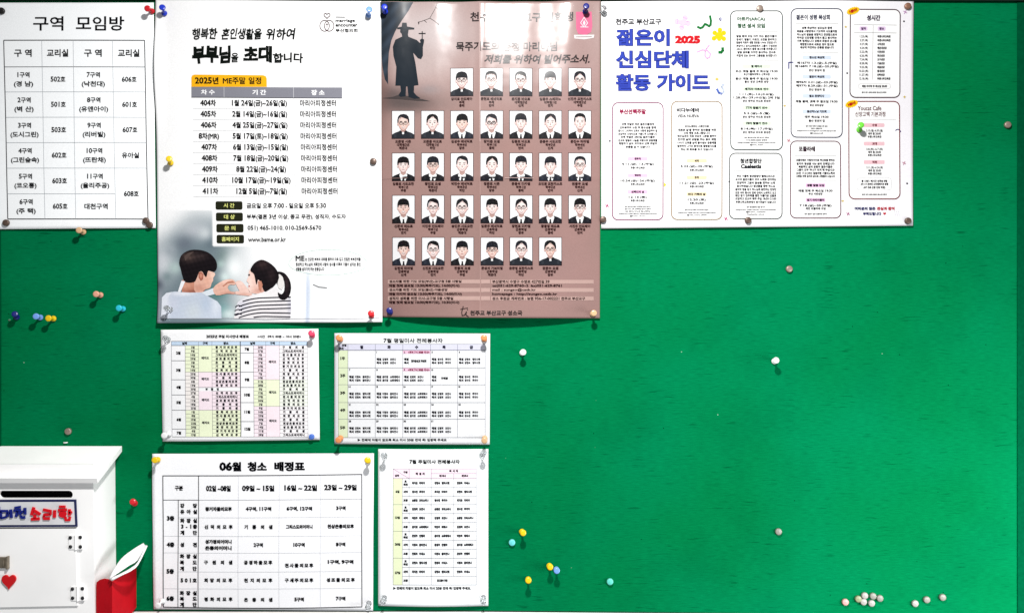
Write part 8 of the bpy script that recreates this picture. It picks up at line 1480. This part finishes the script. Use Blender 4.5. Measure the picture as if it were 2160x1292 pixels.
# ---------------------------------------------------------------- suggestion box
M_BOX = plain('white_box_paint', (.91, .90, .895), .5, spec=.3, noise=.045, scale=9, bump=.2)
M_IN = plain('dark_interior', (.012, .01, .012), .8)
M_NAVY = plain('navy_border', (.008, .012, .07), .4); M_PLATE = plain('pale_plate', (.66, .66, .68), .3)
M_BLUEL = plain('blue_letter', (.006, .014, .18), .5, spec=.25); M_REDL = plain('red_letter', (.60, .004, .012), .5, spec=.25)
M_HRT = plain('red_heart', (.55, .008, .012), .6, spec=.2); M_BRASS = plain('aged_latch', (.24, .20, .15), .35, metal=.6, noise=.3, scale=120); M_SCR = plain('black_screw', (.012, .012, .014), .35)
ZB = 100.0
def at(px, py, z): f = 1-z/D; return (CX+(px-CX)*f, CY+(py-CY)*f)
org = W(60, 1150, 0)
box = thing('suggestion_box', 'white wooden suggestion box with a slanted lid, letter slot and red heart', 'suggestion box', org)
rxw = 243.0; lxw = -210.0
ty = at(0, 1010, ZB)[1]; by = 1420.0
# front board with a stadium-shaped slot
xa, ya = at(-4, 1034, ZB); xb, yb = at(153.5, 1050.5, ZB); rs = (yb-ya)/2
outer = [(lxw, ty-30), (rxw, ty-30), (rxw+4, by), (lxw, by)]
slot = []
for i in range(9): a = math.radians(-90+180*i/8); slot.append((xb-rs+rs*math.cos(a), ya+rs+rs*math.sin(a)))
for i in range(9): a = math.radians(90+180*i/8); slot.append((xa+rs+rs*math.cos(a), ya+rs+rs*math.sin(a)))
bm = bmesh.new(); allp = outer+slot
vf = [bm.verts.new(W(x, y, ZB)-org) for x, y in allp]; vi = [bm.verts.new(W(x, y, ZB-9)-org) for x, y in allp]
for t in tessellate_polygon([[Vector((x, y, 0)) for x, y in outer], [Vector((x, y, 0)) for x, y in slot]]):
    bm.faces.new([vf[i] for i in t]); bm.faces.new([vi[i] for i in t])
ns = len(slot)
for i in range(ns): a, b_ = 4+i, 4+(i+1) % ns; bm.faces.new((vf[a], vf[b_], vi[b_], vi[a]))
for i in range(4): a, b_ = i, (i+1) % 4; bm.faces.new((vf[a], vf[b_], vi[b_], vi[a]))
bm_obj('front_board', bm, M_BOX, box)
bm = bmesh.new()
def quad(bm, pts): return bm.faces.new([bm.verts.new(W(*q)-org) for q in pts])
# side wall with sloping top (under the lid), rounded a little by thickness
bt = 950.0
for xx0, xx1 in ((rxw-9, rxw), (lxw, lxw+9)):
    bm = bmesh.new()
    v = [(xx0, bt, .6), (xx0, ty-14, ZB-9.3), (xx0+(4 if xx0 > 0 else 0), by, ZB-9.3), (xx0+(4 if xx0 > 0 else 0), by, .6)]
    w_ = [(xx1, y, z) for (_, y, z) in v]; w_[2] = (xx1+(4 if xx0 > 0 else 0), by, ZB-9.3); w_[3] = (xx1+(4 if xx0 > 0 else 0), by, .6)
    A_ = [bm.verts.new(W(*q)-org) for q in v]; B_ = [bm.verts.new(W(*q)-org) for q in w_]
    bm.faces.new(A_); bm.faces.new(B_)
    for i in range(4): bm.faces.new((A_[i], A_[(i+1) % 4], B_[(i+1) % 4], B_[i]))
    bm_obj('side_wall', bm, M_BOX, box)
bm = bmesh.new(); box_bm(bm, lxw+10, ty, ZB-60, rxw-10, ty+120, ZB-58, org); bm_obj('inner_back', bm, M_IN, box)
# lid: slanted slab
lf = 116.0; lx1 = 257.5
tb = 940.0; tf = at(0, 1008, lf)[1]; lb_ = 951.5; lbf = at(0, 1018, lf-4)[1]
bm = bmesh.new()
sec = [(tb, .6), (tf, lf), (lbf, lf-4.0), (lb_, .6)]
L_ = [bm.verts.new(W(-225, y, z)-org) for y, z in sec]; R_ = [bm.verts.new(W(lx1, y, z)-org) for y, z in sec]
bm.faces.new(L_); bm.faces.new(R_)
for i in range(4): bm.faces.new((L_[i], L_[(i+1) % 4], R_[(i+1) % 4], R_[i]))
bm_obj('lid', bm, M_BOX, box, bevel=.0009)
# sign plate
x1, y0 = at(160.5, 1052.5, ZB+2); _, y1 = at(0, 1109.5, ZB+2)
bm = bmesh.new(); prism_bm(bm, [(-40, y0+1), (x1, y0), (x1+2.5, y1), (-40, y1+1)], ZB+.2, ZB+3, org); sp_ = bm_obj('sign_plate', bm, M_NAVY, box)
bm = bmesh.new(); prism_bm(bm, [(-40, y0+5.2), (x1-3.8, y0+4.4), (x1-1.6, y1-4.0), (-40, y1-3.2)], ZB+2.5, ZB+3.5, org); bm_obj('white_field', bm, M_PLATE, sp_)
def P3(px, py): return at(px, py, ZB+5)
STR = {'b': [
   [(-16, 1074), (16, 1072)], ], 'r': []}
def stroke(bm, pts, w):
    q = []
    pts = [P3(*a) for a in pts]
    for i, (x, y) in enumerate(pts):
        a = pts[max(0, i-1)]; c = pts[min(len(pts)-1, i+1)]; dx, dy = c[0]-a[0], c[1]-a[1]; l = math.hypot(dx, dy) or 1
        q.append((x-dy/l*w/2, y+dx/l*w/2, x+dy/l*w/2, y-dx/l*w/2))
    out = [(a[0], a[1]) for a in q]+[(a[2], a[3]) for a in reversed(q)]
    prism_bm(bm, out, ZB+3.6, ZB+6.5, org)
def letters(name, mat, strokes):
    bm = bmesh.new()
    for i, (w, pts) in enumerate(strokes):
        stroke(bm, pts, w)
    o = bm_obj(name, bm, mat, sp_); return o
LET = [
 ('letter', M_BLUEL, [(5.2, [(-26, 1074), (-8, 1072)]), (5.2, [(-24, 1074), (-25, 1091), (-6, 1089)]), (5.2, [(-3, 1068), (-3, 1094)])]),
 ('letter', M_BLUEL, [(5, [(0, 1077), (15, 1076.5), (15.5, 1089)]), (5, [(1.5, 1077), (1.5, 1092)]), (4.4, [(2, 1092), (14, 1089)]), (5.2, [(22.5, 1073.5), (24, 1091)]), (4, [(15, 1081), (22, 1081)])]),
 ('letter', M_BLUEL, [(4.2, [(31, 1070), (43.5, 1067.8)]), (5, [(29, 1076), (44, 1074)]), (5, [(37, 1076), (34, 1089)]), (5, [(38, 1078), (45, 1084)]), (5, [(52.5, 1070), (53, 1084)]), (4, [(45, 1078), (52, 1078)]), (5, [(44, 1086), (46, 1091), (53, 1090)])]),
 ('letter', M_REDL, [(5.6, [(71.5, 1069), (66.5, 1085)]), (5.6, [(72, 1076), (85, 1084)]), (5.2, [(73.5, 1084), (73.5, 1092)]), (5.6, [(66, 1094), (83.5, 1093)])]),
 ('letter', M_REDL, [(5.4, [(91, 1074), (107, 1077), (106, 1084)]), (5.2, [(106, 1084), (92, 1085)]), (5.2, [(93, 1086), (93, 1093), (105, 1092.5)])]),
 ('letter', M_REDL, [(5.6, [(115.5, 1075), (114.8, 1090.5)])]),
 ('letter', M_REDL, [(4.4, [(125, 1067.5), (138, 1067.5)]), (5, [(123, 1075), (141, 1073.5)]), (5.2, [(146.5, 1073), (146.5, 1086)]), (4.2, [(146, 1080), (152, 1079)]), (5, [(137.5, 1089), (139.5, 1096), (146.5, 1095.5), (147.5, 1088.5)])]),
]
for nme, mt, st in LET: letters(nme, mt, st)
bm = bmesh.new(); cx_, cy_ = P3(132.3, 1083.0)
prism_bm(bm, [(cx_+7.6*math.cos(2*math.pi*i/18), cy_+7*math.sin(2*math.pi*i/18)) for i in range(18)], ZB+3.6, ZB+6.5, org); bm_obj('letter_ring', bm, M_REDL, sp_)
# door
dx1, dy0 = at(160.5, 1114.5, ZB+4); _, dy1 = at(0, 1277.5, ZB+4)
bm = bmesh.new(); prism_bm(bm, [(-200, dy0+1.5), (dx1-2, dy0), (dx1+3, dy1-1), (-200, dy1+7)], ZB+.3, ZB+4, org); door = bm_obj('door', bm, M_BOX, box, bevel=.0006)
bm = bmesh.new(); prism_bm(bm, [(-200, dy0-.6), (dx1-1.5, dy0-1.8), (dx1-1.5, dy0-.3), (-200, dy0+1.2)], ZB+.1, ZB+.6, org); bm_obj('door_gap', bm, M_IN, box)
for cx, cy in ((160, 1142.5), (164.5, 1250.5)):
    X, Y = at(cx, cy, ZB+4)
    bm = bmesh.new(); box_bm(bm, X-13, Y-14, ZB+4.2, X-1.2, Y+14, ZB+5.6, org); box_bm(bm, X+1.2, Y-14, ZB+.3, X+12.5, Y+14, ZB+5.6, org)
    hg = bm_obj('hinge', bm, M_BOX, box)
    kn = link('hinge_barrel', lathe('hinge_barrel', [(.3, -14.5), (1.5, -14.5), (1.5, -5), (1.2, -5), (1.2, -4.6), (1.5, -4.6), (1.5, 4.6), (1.2, 4.6), (1.2, 5), (1.5, 5), (1.5, 15), (.3, 15)], M_BOX, 10, False), hg)
    kn.location = W(X, Y, ZB+6.2)-org
    for sx_, sy_ in ((-10.2, -9.6), (9.8, -10.3), (-9.8, 8.6), (10, 8.6)):
        o = link('hinge_screw', lathe('hinge_screw', [(.3, 0), (3.6, 0), (3.5, 1.0), (2.2, 1.7), (.3, 1.9)], M_SCR, 14), hg); o.location = W(X+sx_, Y+sy_, ZB+5.65)-org; o.rotation_euler = (math.radians(90), 0, 0)
X, Y0 = at(17, 1172, ZB+8); _, Y1 = at(17, 1198, ZB+8)
bm = bmesh.new(); box_bm(bm, -60, Y0+2, ZB+4.2, X-3, Y1-1, ZB+9, org); box_bm(bm, X-2.6, Y0, ZB+4.2, X+1, Y1+.5, ZB+12, org); box_bm(bm, X-9, Y0+6, ZB+9.2, X-6, Y1-5, ZB+11, org); bm_obj('latch', bm, M_BRASS, box, bevel=.0005)
hx, hy = at(18.5, 1227, ZB+7); pts = []
for i in range(32):
    t = 2*math.pi*i/32; a = 16*math.sin(t)**3; b_ = 13*math.cos(t)-5*math.cos(2*t)-2*math.cos(3*t)-math.cos(4*t); pts.append((hx+a*.88, hy-(b_+2.5)*1.0))
bm = bmesh.new(); prism_bm(bm, pts, ZB+4.1, ZB+8, org); bm_obj('heart', bm, M_HRT, box, bevel=.0007)

# ---------------------------------------------------------------- red tray with leaflets
M_RED = plain('red_card', (.50, .003, .01), .7, spec=.12, noise=.08, scale=40); M_PG = plain('leaflet_paper', (.84, .83, .84), .6, noise=.03)
o2 = W(268, 1230, 50)
tray = thing('leaflet_tray', 'red card tray fixed to the side of the suggestion box', 'tray', o2)
bm = bmesh.new()
fr = [(248.2, 1198, 96), (256, 1191.5, 99), (266, 1188.3, 102), (277, 1188.6, 106), (285, 1191.5, 109), (286.3, 1193.5, 60), (287, 1196, .6)]
bo_ = [1420, 1420, 1420, 1400, 1309, 1293, 1279.5]
T_ = [bm.verts.new(W(x, y, z)-o2) for x, y, z in fr]; B_ = [bm.verts.new(W(x, yb2, z)-o2) for (x, y, z), yb2 in zip(fr, bo_)]
for i in range(6): bm.faces.new((T_[i], T_[i+1], B_[i+1], B_[i]))
wl = bm_obj('tray_wall', bm, M_RED, tray); sm = wl.modifiers.new('t', 'SOLIDIFY'); sm.thickness = .0016; sm.offset = 0
M_RED2 = M_RED
o3 = W(285, 1180, 50)
lf_ = thing('leaflet', 'folded white leaflets leaning out of the red tray', 'leaflets', o3)
def sheet3(name, up, lo):
    V = []; F = []
    U = [Vector(W(*at(a[0], a[1], a[2]), a[2])) for a in up]; Lw = [Vector(W(*at(a[0], a[1], a[2]), a[2])) for a in lo]
    def rs_(P, n=14):
        o = []
        for i in range(n+1):
            t = i/n*(len(P)-1); k = min(int(t), len(P)-2); f = t-k
            p0, p1, p2, p3_ = P[max(0, k-1)], P[k], P[k+1], P[min(len(P)-1, k+2)]
            o.append(.5*((2*p1)+(p2-p0)*f+(2*p0-5*p1+4*p2-p3_)*f*f+(3*p1-p0-3*p2+p3_)*f**3))
        return o
    U = rs_(U); Lw = rs_(Lw); m = 4
    for a, b_ in zip(U, Lw):
        for j in range(m+1):
            t = j/m; q = a.lerp(b_, t); q.y -= .003*math.sin(math.pi*t); V.append(q)
    for i in range(len(U)-1):
        for j in range(m): k = i*(m+1)+j; F.append((k, k+1, k+m+2, k+m+1))
    o = mesh_obj(name, V, F, M_PG, lf_, True, o3); s_ = o.modifiers.new('t', 'SOLIDIFY'); s_.thickness = .0012; s_.offset = 0; return o
sheet3('leaflet_page', [(231, 1219, 112), (236, 1206, 108), (243, 1195, 100), (258, 1175, 80), (280, 1158, 50), (303, 1144, 16)], [(234, 1220, 113), (243, 1212, 111), (256, 1203, 102), (272, 1192, 84), (291, 1180, 56), (309, 1150, 17)])
sheet3('leaflet_page', [(235, 1218.5, 116), (246, 1213, 113), (259, 1206.5, 104), (275, 1197.5, 86), (292, 1183, 58), (309, 1148, 20)], [(237, 1223, 118), (249, 1216.5, 117), (263, 1209.5, 112), (278, 1201.5, 100), (292, 1189, 72), (311.5, 1150, 22)])
